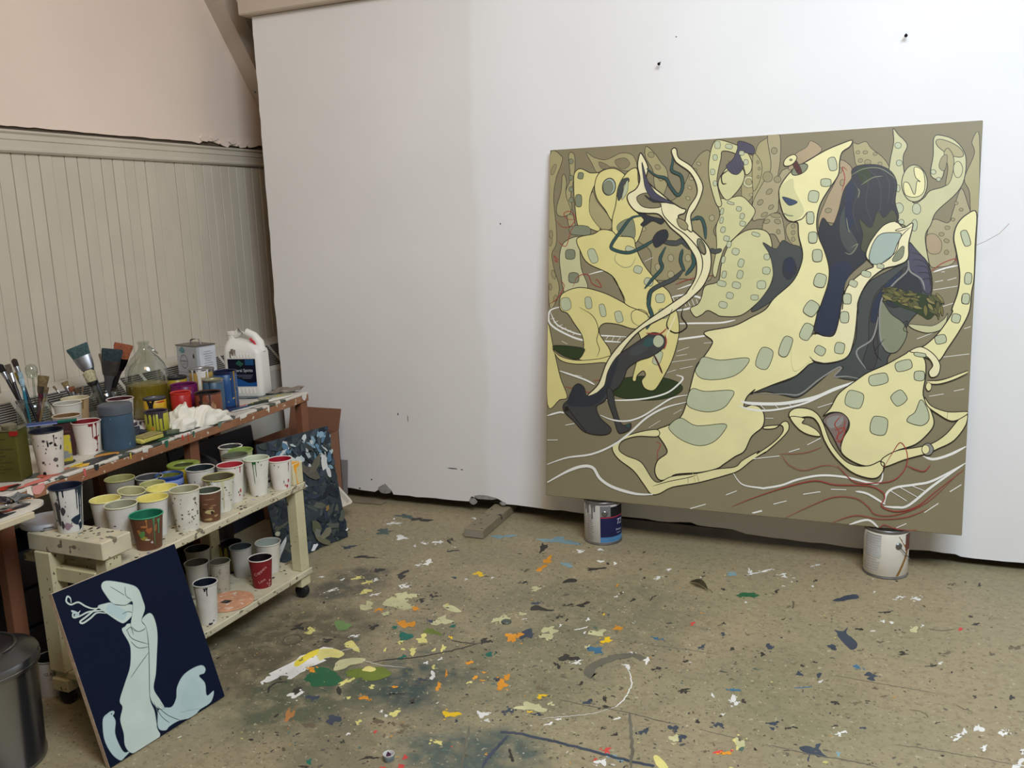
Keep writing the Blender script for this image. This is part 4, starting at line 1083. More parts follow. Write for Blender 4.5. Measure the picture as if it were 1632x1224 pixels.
('P',14,1.2,[899,1087,949,1061,973,1093,1004,1078,1042,1062,1052,996,1021,933,955,870,882,821,863,824,905,876,938,934,940,985,925,1042]),
('P',13,0,[981,1016,1012,1028,1031,977,1002,940,977,965]),
('P',15,0,[987,1022,1018,1015,1014,965,992,978]),
('P',13,1.2,[1216,1351,1247,1366,1304,1363,1350,1338,1373,1292,1370,1226,1384,1166,1358,1131,1315,1096,1294,1042,1278,1011,1228,963,1206,920,1199,812,1209,891,1198,790,1172,728,1141,725,1107,738,1102,773,1120,907,1113,811,1131,870,1148,982,1131,1045,1105,1107,1118,1175,1151,1143,1173,1198,1190,1277,1215,1318]),
('P',15,0,[1151,976,1203,1012,1228,975,1198,901,1196,812,1209,891,1196,798,1172,739,1141,730,1110,746,1110,789,1123,907,1127,839]),
('P',31,1,[1249,1165,1290,1133,1311,1193,1334,1168,1361,1197,1379,1160,1353,1131,1315,1096,1291,1042,1259,1054,1263,1109]),
('P',14,0,[1201,1221,1219,1196,1216,1135,1247,1073,1225,1037,1188,1087,1180,1167]),
('P',17,0,[1236,1353,1270,1357,1283,1314,1267,1291,1243,1317]),
('P',15,0,[1204,1294,1230,1293,1218,1221,1232,1171,1210,1123,1196,1197]),
('S',16,1.6,[1237,1341,1273,1303,1270,1218,1302,1133]),
('S',16,1.6,[1271,1351,1312,1301,1321,1216,1311,1181]),
('S',16,1.6,[1310,1355,1346,1299,1344,1216]),
('S',16,1.6,[1215,1318,1240,1268,1225,1196,1251,1110]),
('S',16,1.6,[1344,1341,1367,1292,1361,1215]),
('S',11,1.2,[1214,1330,1259,1352,1316,1349,1368,1310]),
('S',11,1.2,[1250,1292,1289,1317,1323,1321]),
('S',11,1.2,[1202,1043,1225,1037,1247,1073,1224,1061]),
('S',11,1.2,[1203,1172,1210,1135,1216,1117]),
('S',11,1.2,[1239,1280,1245,1268,1241,1244]),
('P',14,1.8,[1422,1014,1380,985,1323,953,1287,925,1261,871,1254,812,1251,705,1203,634,1135,618,1100,634,1073,596,1021,553,939,522,867,489,927,502,997,490,1051,485,1110,532,1183,602,1213,606,1187,571,1272,560,1300,590,1362,623,1370,653,1415,716,1433,779,1477,837,1506,894,1496,979,1450,1044,1421,1076]),
('P',27,1.2,[1421,1072,1452,1044,1492,988,1504,901,1483,892,1441,952,1424,998]),
('S',0,0.8,[1427,1040,1469,1025,1496,988]),
('S',0,0.8,[1436,1014,1477,1004,1497,970]),
('S',0,0.8,[1446,989,1484,984,1498,952]),
('S',0,0.8,[1455,963,1491,963,1498,933]),
('S',0,0.8,[1465,938,1498,942,1499,915]),
('P',16,1.2,[1418,987,1367,941,1315,883,1297,789,1298,706,1281,622,1319,605,1334,671,1326,766,1344,860,1389,918]),
('P',15,0.8,[1408,975,1350,925,1312,859,1303,789,1321,784,1332,848,1368,902]),
('P',13,0.8,[1429,975,1379,911,1353,855,1388,836,1438,864,1475,901]),
('P',11,1.4,[1338,859,1372,813,1416,778,1429,732,1399,673,1360,672,1341,719,1334,789]),
('S',29,2.2,[1422,1010,1421,971,1378,925,1338,864,1335,766,1346,700,1378,668]),
('S',29,2.2,[1424,1010,1430,971,1469,940,1483,901]),
('S',29,2.2,[879,492,999,495,1058,498,1126,557,1192,605,1204,601,1182,571,1227,573,1277,565]),
('S',29,2.2,[1329,801,1311,718,1257,669,1293,604]),
('S',0,1,[1354,719,1323,671,1347,636]),
('S',0,1,[1331,754,1315,706,1331,648]),
('S',0,1,[1412,778,1429,786,1417,755,1435,744]),
('P',17,0,[1360,883,1387,899,1457,891,1512,876,1544,857,1528,824,1502,793,1474,808,1446,823,1404,838,1368,861]),
('P',21,0.7,[1383,892,1393,898,1404,898,1413,895,1405,890,1394,888]),
('P',22,0.7,[1419,863,1431,854,1440,841,1445,828,1434,836,1424,847]),
('P',23,0.7,[1443,868,1450,876,1460,879,1470,878,1463,871,1454,866]),
('P',21,0.7,[1531,837,1536,821,1536,806,1533,792,1529,806,1527,821]),
('P',22,0.7,[1393,875,1410,875,1423,868,1433,857,1419,857,1405,862]),
('P',21,0.7,[1352,885,1365,886,1378,882,1388,875,1376,874,1363,877]),
('P',22,0.7,[1427,901,1442,895,1453,884,1460,871,1447,876,1435,886]),
('P',23,0.7,[1392,864,1409,863,1422,854,1431,843,1418,844,1403,850]),
('P',21,0.7,[1434,871,1447,873,1459,868,1468,861,1457,861,1445,863]),
('P',22,0.7,[1399,853,1407,862,1417,864,1426,862,1420,854,1410,850]),
('P',21,0.7,[1391,872,1402,880,1414,878,1424,871,1414,866,1402,865]),
('P',22,0.7,[1373,874,1383,885,1396,889,1408,889,1399,881,1387,875]),
('P',23,0.7,[1404,861,1418,865,1431,862,1441,854,1429,850,1416,851]),
('P',21,0.7,[1353,892,1364,904,1377,908,1391,908,1381,898,1368,892]),
('P',22,0.7,[1382,876,1392,885,1404,890,1415,891,1407,883,1396,877]),
('P',21,0.7,[1486,847,1494,833,1495,818,1491,804,1484,816,1481,831]),
('P',22,0.7,[1339,909,1354,904,1365,893,1373,881,1360,886,1348,894]),
('P',23,0.7,[1534,847,1539,835,1538,822,1535,812,1531,822,1530,835]),
('P',21,0.7,[1416,883,1431,890,1446,889,1460,886,1447,881,1432,879]),
('P',22,0.7,[1336,894,1346,906,1359,912,1372,913,1363,903,1351,896]),
('P',21,0.7,[1395,905,1408,900,1416,890,1422,879,1411,884,1401,892]),
('P',22,0.7,[1346,892,1356,903,1369,909,1381,911,1372,902,1361,894]),
('P',23,0.7,[1340,879,1353,889,1368,894,1381,895,1370,886,1356,880]),
('P',21,0.7,[1436,856,1453,853,1466,844,1475,833,1462,836,1448,843]),
('P',22,0.7,[1386,869,1393,881,1403,887,1414,890,1408,880,1398,872]),
('P',21,0.7,[1518,830,1527,823,1531,814,1532,804,1524,810,1519,819]),
('P',22,0.7,[1379,881,1392,891,1406,895,1419,896,1409,888,1395,882]),
('P',23,0.7,[1341,873,1357,877,1373,874,1386,868,1372,865,1356,865]),
('P',21,0.7,[1524,851,1531,836,1532,821,1529,808,1523,820,1520,835]),
('P',22,0.7,[1351,907,1368,905,1381,895,1389,882,1375,885,1361,892]),
('P',21,0.7,[1401,873,1416,872,1428,864,1436,853,1423,854,1410,860]),
('P',22,0.7,[1445,865,1457,860,1464,850,1466,838,1456,842,1447,851]),
('P',23,0.7,[1521,889,1535,880,1544,867,1549,852,1537,860,1526,872]),
('P',21,0.7,[1343,860,1353,874,1367,881,1381,884,1372,872,1359,863]),
('P',22,0.7,[1345,902,1359,905,1372,901,1383,893,1371,890,1357,892]),
('P',21,0.7,[1511,871,1526,868,1539,860,1550,851,1537,854,1523,860]),
('P',22,0.7,[1504,883,1519,880,1530,870,1537,857,1524,860,1512,869]),
('P',23,0.7,[1441,842,1456,844,1469,839,1479,832,1467,831,1454,833]),
('P',21,0.7,[1516,838,1526,828,1532,816,1535,804,1526,812,1519,824]),
('P',22,0.7,[1338,883,1353,890,1368,889,1381,884,1368,878,1353,877]),
('P',21,0.7,[1362,895,1376,893,1388,887,1397,879,1385,880,1373,885]),
('P',22,0.7,[1498,829,1512,828,1523,821,1532,812,1520,813,1508,818]),
('P',23,0.7,[1489,871,1503,869,1513,860,1519,849,1507,851,1496,857]),
('P',21,0.7,[1349,903,1365,905,1380,901,1392,894,1379,892,1363,893]),
('P',22,0.7,[1429,859,1440,854,1446,845,1447,834,1437,838,1430,846]),
('P',21,0.7,[1375,896,1389,895,1399,888,1406,877,1394,878,1383,883]),
('P',22,0.7,[1372,858,1379,868,1390,871,1400,871,1393,862,1384,857]),
('P',23,0.7,[1402,881,1416,876,1427,866,1435,855,1423,860,1411,869]),
('P',21,0.7,[1394,871,1408,876,1422,874,1433,869,1421,864,1407,864]),
('P',22,0.7,[1352,903,1365,903,1375,895,1382,885,1371,886,1360,891]),
('P',21,0.7,[1539,847,1546,833,1548,819,1546,806,1540,818,1537,832]),
('P',22,0.7,[1529,860,1535,847,1533,835,1527,825,1523,836,1522,849]),
('P',23,0.7,[1495,851,1506,847,1512,837,1515,826,1505,830,1497,838]),
('P',21,0.7,[1410,855,1418,864,1427,867,1436,868,1430,860,1422,855]),
('P',22,0.7,[1495,881,1508,877,1516,867,1520,856,1510,860,1500,868]),
('P',21,0.7,[1406,855,1413,868,1424,873,1436,873,1430,862,1420,855]),
('P',22,0.7,[1372,869,1382,876,1394,878,1404,876,1395,870,1384,867]),
('P',23,0.7,[1338,882,1354,881,1367,873,1376,862,1363,863,1349,869]),
('P',6,1,[1434,774,1483,771,1517,771,1550,794,1562,816,1551,764,1504,744,1456,755]),
('P',8,2.2,[1212,1459,1206,1437,1179,1417,1171,1381,1168,1333,1135,1279,1107,1225,1097,1163,1105,1107,1131,1045,1148,982,1146,926,1131,870,1115,820,1114,828,1102,765,1085,725,1084,670,1107,629,1085,612,1063,589,1033,564,957,531,879,495,888,509,857,478,846,437,876,446,909,437,926,404,920,360,880,320,853,259,817,234,774,200,745,179,678,158,579,142,548,120,509,113,489,147,500,194,538,228,529,259,505,292,490,320,543,346,588,378,610,425,631,517,651,594,680,632,709,678,712,700,681,733,795,759,865,795,917,826,949,870,1015,933,1044,996,1049,1046,1033,1109,1028,1158,1013,1163,988,1173,969,1205,955,1262,960,1306,1001,1360,1059,1394,1118,1427,1175,1449]),
('P',8,1.8,[497,323,434,313,362,287,310,252,304,223,332,186,397,143,443,88,475,50,511,55,565,87,671,115,782,155,833,178,883,223,935,261,934,258,987,311,1019,353,1018,382,1000,386,970,359,928,353,928,363,970,370,995,370,998,344,964,301,902,251,910,263,847,221,818,192,745,177,663,152,563,132,509,103,478,115,429,181,364,204,331,229,346,266,410,290,497,295]),
('S',0,1.2,[482,84,548,109,625,131,663,145]),
('S',0,1.2,[629,131,630,108]),
('S',0,1.2,[663,153,675,117]),
('S',28,3,[648,152,660,116]),
('P',9,2,[1433,1144,1422,1075,1421,1015,1386,992,1342,980,1298,944,1271,901,1255,852,1257,812,1255,829,1251,752,1245,705,1232,658,1204,634,1145,621,1103,629,1087,662,1104,730,1141,725,1172,728,1186,766,1195,829,1205,899,1201,827,1207,889,1229,932,1279,975,1305,990,1278,1024,1282,1060,1303,1102,1335,1141,1374,1153,1403,1130]),
('P',8,0,[1028,716,1104,730,1126,718,1171,719,1208,704,1228,666,1204,637,1145,625,1103,634,1032,588]),
('S',0,1.2,[1088,646,1107,629,1141,622]),
('S',0,1,[1092,721,1103,737,1122,738]),
('P',26,1.4,[1325,1108,1376,1112,1396,1105,1383,1070,1368,1028,1335,1001,1301,998,1288,1023,1299,1072]),
('P',11,1,[1369,1015,1395,1057,1407,1058,1403,1022,1380,1006]),
('S',0,1.1,[1430,1135,1393,1094,1379,1040,1335,1004]),
('S',0,1,[1374,1150,1408,1135,1375,1121,1392,1118,1420,1129]),
('P',10,1,[1341,987,1340,982,1336,980,1328,981,1320,983,1317,986,1317,992,1318,997,1322,999,1330,998,1338,995,1341,992]),
('P',10,1,[1297,956,1294,950,1289,948,1278,950,1267,955,1263,959,1263,966,1266,972,1271,974,1282,972,1293,968,1297,963]),
('P',10,1,[1250,919,1246,912,1241,911,1232,915,1223,920,1221,925,1222,933,1227,939,1231,940,1241,937,1249,932,1252,927]),
('P',10,1,[1231,864,1228,853,1224,849,1215,849,1206,852,1203,858,1203,870,1206,881,1210,885,1219,885,1228,882,1231,876]),
('P',10,1.2,[1232,868,1231,855,1227,849,1218,848,1208,849,1204,855,1202,868,1203,881,1207,886,1216,888,1226,886,1230,881]),
('P',10,1.2,[1226,798,1225,784,1221,778,1211,776,1201,778,1196,784,1194,798,1195,812,1199,818,1209,820,1220,818,1224,812]),
('P',10,1.2,[1144,659,1137,650,1131,649,1119,654,1109,662,1106,668,1109,679,1116,688,1123,689,1134,684,1145,677,1147,670]),
('P',10,1.2,[1214,678,1211,664,1206,659,1194,659,1183,662,1179,669,1179,683,1183,697,1188,702,1200,702,1211,698,1215,692]),
('P',10,1.2,[1109,816,1097,802,1088,799,1073,806,1061,817,1060,828,1068,845,1080,859,1090,862,1104,855,1116,844,1117,833]),
('P',10,1.2,[1094,732,1084,713,1076,707,1062,710,1051,719,1049,730,1055,750,1065,769,1073,774,1087,771,1098,763,1100,752]),
('P',10,1.2,[1017,675,1008,651,999,642,986,642,975,650,973,663,979,689,989,713,998,722,1011,721,1022,714,1024,701]),
('P',10,1.2,[946,624,935,598,924,589,906,591,889,601,886,615,892,642,903,668,914,677,932,675,948,665,952,651]),
('P',10,1.2,[1161,1377,1163,1361,1160,1353,1151,1350,1141,1351,1136,1357,1131,1373,1129,1390,1132,1397,1141,1401,1151,1400,1156,1393]),
('P',10,1.2,[1144,1306,1142,1297,1137,1293,1125,1292,1113,1294,1108,1299,1106,1308,1107,1318,1112,1321,1124,1322,1136,1320,1142,1316]),
('P',10,1.2,[1101,1253,1097,1239,1092,1234,1079,1235,1067,1240,1063,1247,1063,1261,1067,1275,1073,1279,1085,1279,1097,1274,1101,1267]),
('P',10,1.2,[1087,1176,1086,1161,1083,1155,1074,1153,1065,1155,1061,1162,1059,1177,1060,1192,1063,1198,1072,1200,1081,1198,1085,1191]),
('P',10,1.2,[1101,1101,1100,1088,1096,1082,1086,1080,1075,1082,1071,1088,1069,1102,1070,1116,1074,1121,1084,1123,1095,1121,1099,1115]),
('P',10,1.2,[1122,1032,1120,1017,1116,1011,1104,1009,1093,1011,1088,1018,1086,1033,1087,1048,1091,1054,1103,1056,1114,1054,1119,1048]),
('P',10,1.2,[1138,932,1133,916,1125,911,1112,912,1099,918,1094,927,1096,944,1102,959,1109,965,1123,963,1136,957,1140,948]),
('P',10,1.3,[680,632,747,621,856,633,843,592,800,558,735,542,675,544,648,571,660,603]),
('P',10,1.3,[639,502,691,492,800,500,789,457,760,425,709,409,656,414,618,433,620,471]),
('P',10,1.3,[592,378,658,350,771,364,770,334,727,286,667,268,598,287,551,322,547,346]),
('P',11,1.6,[1056,1376,1056,1366,1049,1355,1036,1346,1021,1341,1007,1341,999,1347,999,1357,1006,1368,1019,1377,1034,1382,1048,1382]),
('P',25,1.2,[1001,1388,1013,1397,1036,1353,1022,1346]),
('P',8,1.6,[1013,1414,1016,1405,1011,1394,1002,1384,990,1378,978,1377,970,1381,968,1390,972,1401,982,1411,994,1417,1005,1419]),
('P',11,0.6,[1000,1399,999,1397,997,1396,994,1395,992,1396,990,1398,989,1400,990,1402,991,1403,994,1404,997,1403,999,1401]),
('P',5,0,[960,1300,1002,1329,1012,1285,1041,1228,1048,1196,1019,1169,991,1176,972,1211,958,1262]),
('P',30,0.8,[967,1260,995,1253,1024,1238,999,1226,983,1235]),
('S',11,2,[972,1199,991,1189,1011,1186]),
('S',0,1.2,[1013,1165,1043,1174,1061,1199]),
('P',9,2.4,[396,1459,407,1455,432,1404,426,1358,453,1324,488,1296,530,1261,571,1234,592,1226,585,1211,565,1205,565,1192,599,1160,640,1126,674,1092,696,1053,698,987,673,922,633,879,594,845,532,802,424,742,358,677,309,598,280,519,216,454,188,453,236,505,271,597,322,669,408,751,531,839,599,886,606,895,639,955,639,1021,615,1067,580,1114,532,1155,504,1189,476,1213,428,1217,386,1226,354,1261,348,1295,384,1319,399,1356,388,1413]),
('P',24,1.6,[388,1285,419,1299,448,1291,490,1246,462,1237,420,1242,396,1260]),
('P',27,1.2,[406,1426,428,1358,453,1316,478,1289,547,1250,516,1256,461,1264,426,1312,414,1359]),
('P',13,1,[419,1292,461,1270,550,1247,502,1259,455,1261]),
('S',0,1.6,[489,1262,500,1209,545,1161,600,1120,655,1053,664,981,626,902]),
('S',0,5.5,[427,1398,466,1368,507,1354,528,1320,559,1285,577,1315,569,1361,532,1384,534,1418,535,1457]),
('S',20,3.6,[427,1398,466,1368,507,1354,528,1320,559,1285,577,1315,569,1361,532,1384,534,1418,535,1457]),
('P',9,2.2,[528,1461,538,1474,549,1466,559,1433,613,1394,656,1327,654,1282,632,1231,613,1199,621,1138,599,1150,591,1180,604,1232,635,1283,631,1328,604,1374,560,1407,543,1424]),
('P',2,1.4,[558,1191,585,1183,603,1160,593,1143,566,1161]),
('P',11,1.8,[672,1081,677,1064,678,1051,673,1044,666,1046,656,1056,648,1071,642,1088,642,1101,646,1108,654,1106,663,1096]),
('P',24,0.8,[670,1074,674,1062,675,1052,673,1047,668,1049,661,1057,655,1069,651,1081,650,1091,652,1096,657,1094,663,1086]),
('S',0,2,[547,825,525,757,564,727,609,754,586,795,592,833]),
('S',9,2.4,[566,810,534,734,519,688]),
('P',16,2,[425,702,464,726,505,719,525,689,506,658,458,626,411,609,364,576,349,537,326,497,295,472,263,431,229,406,246,359,294,318,282,292,231,285,173,297,130,336,87,373,78,406,111,440,119,480,144,501,171,486,183,451,212,452,260,494,277,558,315,622,378,670]),
('P',13,0,[119,480,144,499,169,486,183,450,261,490,280,554,323,622,301,535,277,471,221,413,137,401,95,415]),
('P',14,0,[453,676,451,665,439,651,419,639,396,631,378,629,368,635,369,646,382,659,402,672,424,680,443,681]),
('P',20,0,[478,696,478,687,471,677,460,670,447,667,435,670,428,678,428,687,435,697,446,704,460,707,471,704]),
('P',10,0,[514,692,511,680,503,671,493,667,482,670,473,679,470,691,473,703,481,713,491,716,502,713,511,704]),
('S',19,2,[440,725,495,722,526,746]),
('S',19,2,[516,658,525,689,519,719]),
('P',16,1.8,[275,487,299,476,313,410,338,342,361,335,381,343,379,318,346,300,325,306,304,370,280,432]),
('P',20,0.6,[379,333,378,329,374,326,369,325,365,326,361,328,360,332,361,336,364,339,369,341,374,340,378,337]),
('P',0,0,[104,390,102,384,99,380,93,378,88,379,85,383,83,389,84,394,88,399,93,400,98,399,102,395]),
('S',0,1.6,[95,399,138,345,185,295]),
('S',18,3.2,[5,139,98,176,208,199,298,241,370,295,448,370,526,417,613,444]),
('S',18,5,[7,59,99,115,167,143,217,141,251,96,310,64,407,45,483,49]),
('S',18,3,[3,355,61,373,82,370]),
('S',18,2.6,[246,371,304,353,369,353,432,377,494,419,556,459,618,474]),
('S',18,3,[58,554,169,522,219,500]),
('S',18,3.2,[812,165,849,123,922,115,938,116,1001,133,1062,161,1145,184,1235,185,1316,171,1351,170,1366,191,1366,230]),
('S',18,3.6,[4,247,54,251]),
('S',18,3.6,[88,318,130,328]),
('S',18,4,[785,74,828,95]),
('S',18,4,[640,3,704,28]),
('S',18,3,[889,10,928,25]),
('S',18,4,[972,54,1022,72]),
('S',18,4,[1083,104,1147,120]),
('S',18,3.6,[1185,133,1241,136]),
('S',18,4,[894,9,929,21]),
('S',18,3.2,[1274,133,1318,127,1381,92]),
('S',18,3.6,[1516,74,1562,113]),
('S',18,3.6,[1598,160,1635,190]),
('S',18,3.2,[1423,6,1457,26]),
('S',18,3,[1257,1,1322,26,1361,-1]),
('S',18,4,[1024,267,1064,283]),
('S',18,3.6,[1092,300,1140,330]),
('S',18,3,[1125,448,1185,471]),
('S',18,2.4,[930,396,961,397]),
('S',18,3.4,[1377,93,1386,137,1417,161,1480,177,1542,198,1645,271]),
('S',18,3.4,[1377,85,1420,85,1462,97,1542,179,1645,271]),
('S',18,3,[1398,146,1455,112]),
('S',18,3,[1426,164,1489,131]),
('S',18,3,[1466,173,1516,155]),
('S',18,5,[832,459,880,452,998,458,1112,487,1186,523,1274,561]),
('S',18,3,[824,441,881,427,960,430,1075,462,1186,521]),
('S',18,2.6,[904,453,928,430]),
('S',18,2.6,[959,456,983,434]),
('S',18,2.6,[1013,462,1029,447]),
('S',18,3.4,[887,230,989,249]),
('S',18,3.6,[1503,287,1538,277,1592,298,1644,332]),
('P',8,2,[1639,1176,1606,1169,1579,1136,1570,1089,1581,1036,1595,960,1592,895,1576,835,1576,817,1538,749,1493,699,1459,679,1502,650,1540,642,1568,689,1605,757,1632,824,1636,891,1642,947,1640,1064]),
('P',8,2,[1425,663,1445,675,1491,650,1499,589,1494,513,1524,453,1534,408,1514,369,1474,328,1412,300,1370,266,1342,242,1299,235,1247,255,1216,286,1222,334,1241,375,1239,407,1213,432,1174,432,1147,417,1173,451,1201,507,1258,557,1300,590,1363,623]),
('P',9,1.6,[1442,675,1479,692,1521,667,1545,629,1540,591,1518,581,1509,601,1521,626,1501,656,1466,668]),
('S',8,3.6,[1505,563,1540,563,1580,576,1637,605]),
('S',0,1,[1505,569,1539,571,1579,583,1637,611]),
('S',0,1,[1506,557,1540,556,1580,568,1638,598]),
('P',8,1,[1520,546,1519,538,1516,533,1511,530,1507,532,1503,538,1501,545,1502,553,1505,559,1510,561,1515,559,1519,554]),
('P',32,1.6,[1147,401,1174,427,1213,431,1239,407,1233,367,1215,318,1214,286,1185,340,1161,378]),
('P',29,0,[1160,402,1189,420,1219,417,1213,389,1176,371]),
('S',19,1.6,[1212,421,1190,388,1206,357,1193,324]),
('S',19,1.6,[1227,406,1221,366,1200,341,1216,310]),
('S',19,1.6,[1191,364,1228,374,1215,326,1197,321]),
('P',8,2,[1021,423,1045,442,1091,442,1125,424,1149,386,1178,315,1225,255,1270,233,1321,237,1363,259,1373,235,1353,196,1316,189,1256,208,1195,261,1155,322,1131,384,1099,411,1031,401]),
('P',8,1.6,[1025,407,1055,364,1094,342,1138,338,1125,360,1093,378,1070,385,1077,404]),
('P',8,1.8,[1362,264,1412,300,1474,316,1529,335,1575,373,1613,428,1640,461,1640,414,1603,352,1550,317,1517,298,1441,269,1373,237]),
('P',8,1.6,[1499,507,1523,475,1578,456,1642,460,1633,443,1593,423,1545,447,1509,475]),
('P',29,1.4,[1537,314,1534,303,1528,294,1518,290,1509,292,1501,300,1498,311,1500,323,1507,332,1516,336,1526,333,1533,325]),
('P',8,1,[1523,313,1522,305,1517,298,1511,295,1505,297,1500,303,1498,311,1499,320,1504,327,1510,329,1516,327,1521,322]),
('S',0,1.2,[1578,458,1576,427]),
('S',0,1.6,[1351,256,1371,250,1368,226]),
('P',10,1.2,[1451,630,1452,617,1446,610,1429,602,1410,598,1401,600,1395,612,1394,625,1400,632,1418,640,1436,644,1445,642]),
('P',10,1.2,[1371,575,1372,561,1364,553,1343,545,1322,541,1311,545,1305,557,1305,572,1312,580,1333,587,1355,591,1365,588]),
('P',10,1.2,[1288,479,1281,459,1271,452,1250,454,1231,462,1224,472,1225,494,1233,514,1243,521,1264,518,1283,511,1290,500]),
('P',10,1.2,[1432,516,1440,501,1438,491,1427,478,1412,469,1403,470,1392,482,1384,497,1386,507,1397,520,1412,529,1421,528]),
('P',10,1.2,[1496,585,1495,574,1490,568,1479,566,1467,568,1462,572,1460,584,1461,596,1466,601,1477,603,1489,602,1494,597]),
('P',10,1.2,[1377,387,1372,365,1363,356,1343,355,1324,361,1317,372,1317,395,1323,417,1332,426,1352,426,1370,421,1377,410]),
('P',10,1.2,[1497,660,1495,655,1489,654,1476,655,1463,658,1458,661,1456,666,1459,671,1465,672,1478,670,1491,668,1496,665]),
('P',10,1.2,[1561,727,1562,716,1559,710,1547,705,1535,703,1529,706,1525,715,1523,726,1527,732,1538,737,1550,739,1556,737]),
('P',10,1.2,[1604,794,1601,784,1596,781,1587,782,1578,786,1575,792,1576,802,1579,812,1584,815,1593,814,1602,810,1605,805]),
('P',10,1.2,[1631,867,1629,855,1626,850,1617,850,1609,852,1606,857,1605,870,1607,882,1611,887,1619,888,1627,885,1630,880]),
('P',10,1.2,[1487,497,1511,460,1516,422,1491,400,1446,411,1448,430,1469,450]),
('P',10,1.2,[1620,1090,1625,1071,1625,1063,1618,1058,1610,1057,1604,1064,1597,1082,1592,1100,1592,1109,1599,1114,1608,1114,1613,1107]),
('P',10,1.2,[1635,940,1633,927,1630,922,1622,921,1615,923,1612,929,1611,943,1613,956,1616,962,1624,963,1631,960,1634,954]),
('P',10,1.2,[1631,868,1629,856,1626,851,1618,850,1610,853,1606,858,1606,870,1607,882,1611,887,1619,888,1627,886,1630,880]),
('S',19,1.6,[812,31,892,72,1009,124,1123,162,1199,153,1317,159,1368,140,1378,117,1369,85,1421,70,1490,96,1557,164,1641,248]),
('S',19,1.2,[1021,6,1126,69,1201,105,1275,107,1320,80,1350,51,1421,57,1524,115,1622,231]),
('S',19,1.2,[1189,1,1277,40,1365,35,1457,52,1532,93]),
('S',19,1.4,[1371,234,1398,291,1424,332,1448,295,1446,240,1409,190,1345,172,1272,169,1219,214,1204,229]),
('S',19,1.5,[1449,247,1506,230,1530,258]),
('S',19,0.9,[997,254,1029,216,1084,200,1159,226,1211,222]),
('S',19,1.4,[1361,-3,1380,14,1409,6,1452,0,1494,7]),
('S',19,0.8,[989,258,1081,268,1149,297]),
]
NAVY_SHAPES = [
('P',1,1,[175,62,194,69,222,57,244,72,258,99,287,120,323,125,356,120,366,105,357,94,338,95,349,66,342,31,369,32,348,7,304,5,279,-4,231,10,198,11,183,7,164,23]),
('P',3,0,[253,50,279,83,314,101,329,70,314,30,274,16]),
('P',1,1,[16,109,27,130,46,129,54,105,42,74,44,35,51,15,67,11,47,4,32,3,16,30,9,71]),
('P',0,1,[153,320,165,326,181,328,226,297,216,250,192,183,168,111,169,71,161,25,163,5,147,-5,109,-7,80,-3,63,9,57,33,64,62,67,100,84,127,83,148,112,183,139,214,154,245,161,275]),
('P',0,1,[134,408,108,409,129,377,153,345,168,336,199,348,207,373,174,386,150,403]),
('P',0,1,[136,457,157,465,216,432,239,409,242,375,240,348,218,320,224,298,197,297,182,319,202,358,209,383,185,381,154,397,141,427]),
('P',0,1,[219,322,248,331,258,312,253,268,229,210,208,164,188,129,196,91,200,64,178,78,170,115,192,183,212,241,225,295]),
('P',3,0,[144,402,128,391,143,366,166,345,183,360,167,383]),
('S',0,3,[125,400,94,409,76,423,60,441,39,443,30,456,37,467,43,459,41,447]),
('S',0,3,[133,387,102,399,76,406,53,405,35,408,37,419,51,415,58,418]),
('S',0,3.4,[125,382,100,394,78,388,54,384,48,391,67,396,98,404,122,407]),
('S',1,5,[34,428,49,411,38,411]),
('S',3,4,[28,127,46,131,56,128,49,121]),
('S',2,1.2,[154,397,185,381,209,383]),
('S',2,1.2,[203,430,197,405,209,389]),
('S',2,1.2,[182,319,197,297,221,294]),
('S',2,1.2,[225,295,213,241,169,116]),
('S',2,1.2,[167,317,174,286,215,251]),
('S',2,1.2,[163,313,180,317,181,294]),
('S',2,1.2,[167,281,182,255,212,244]),
('S',2,1.2,[210,230,171,210,133,189]),
('S',2,1.2,[175,85,185,46,201,20]),
('S',2,1.2,[180,82,203,42,236,8]),
('S',2,1.2,[160,447,181,422,194,406]),
('S',2,1.2,[168,361,187,361,199,353]),
('S',2,1.2,[175,96,175,62,159,26]),
('S',2,1.2,[244,29,305,9]),
('S',2,1.2,[192,81,200,64]),
]
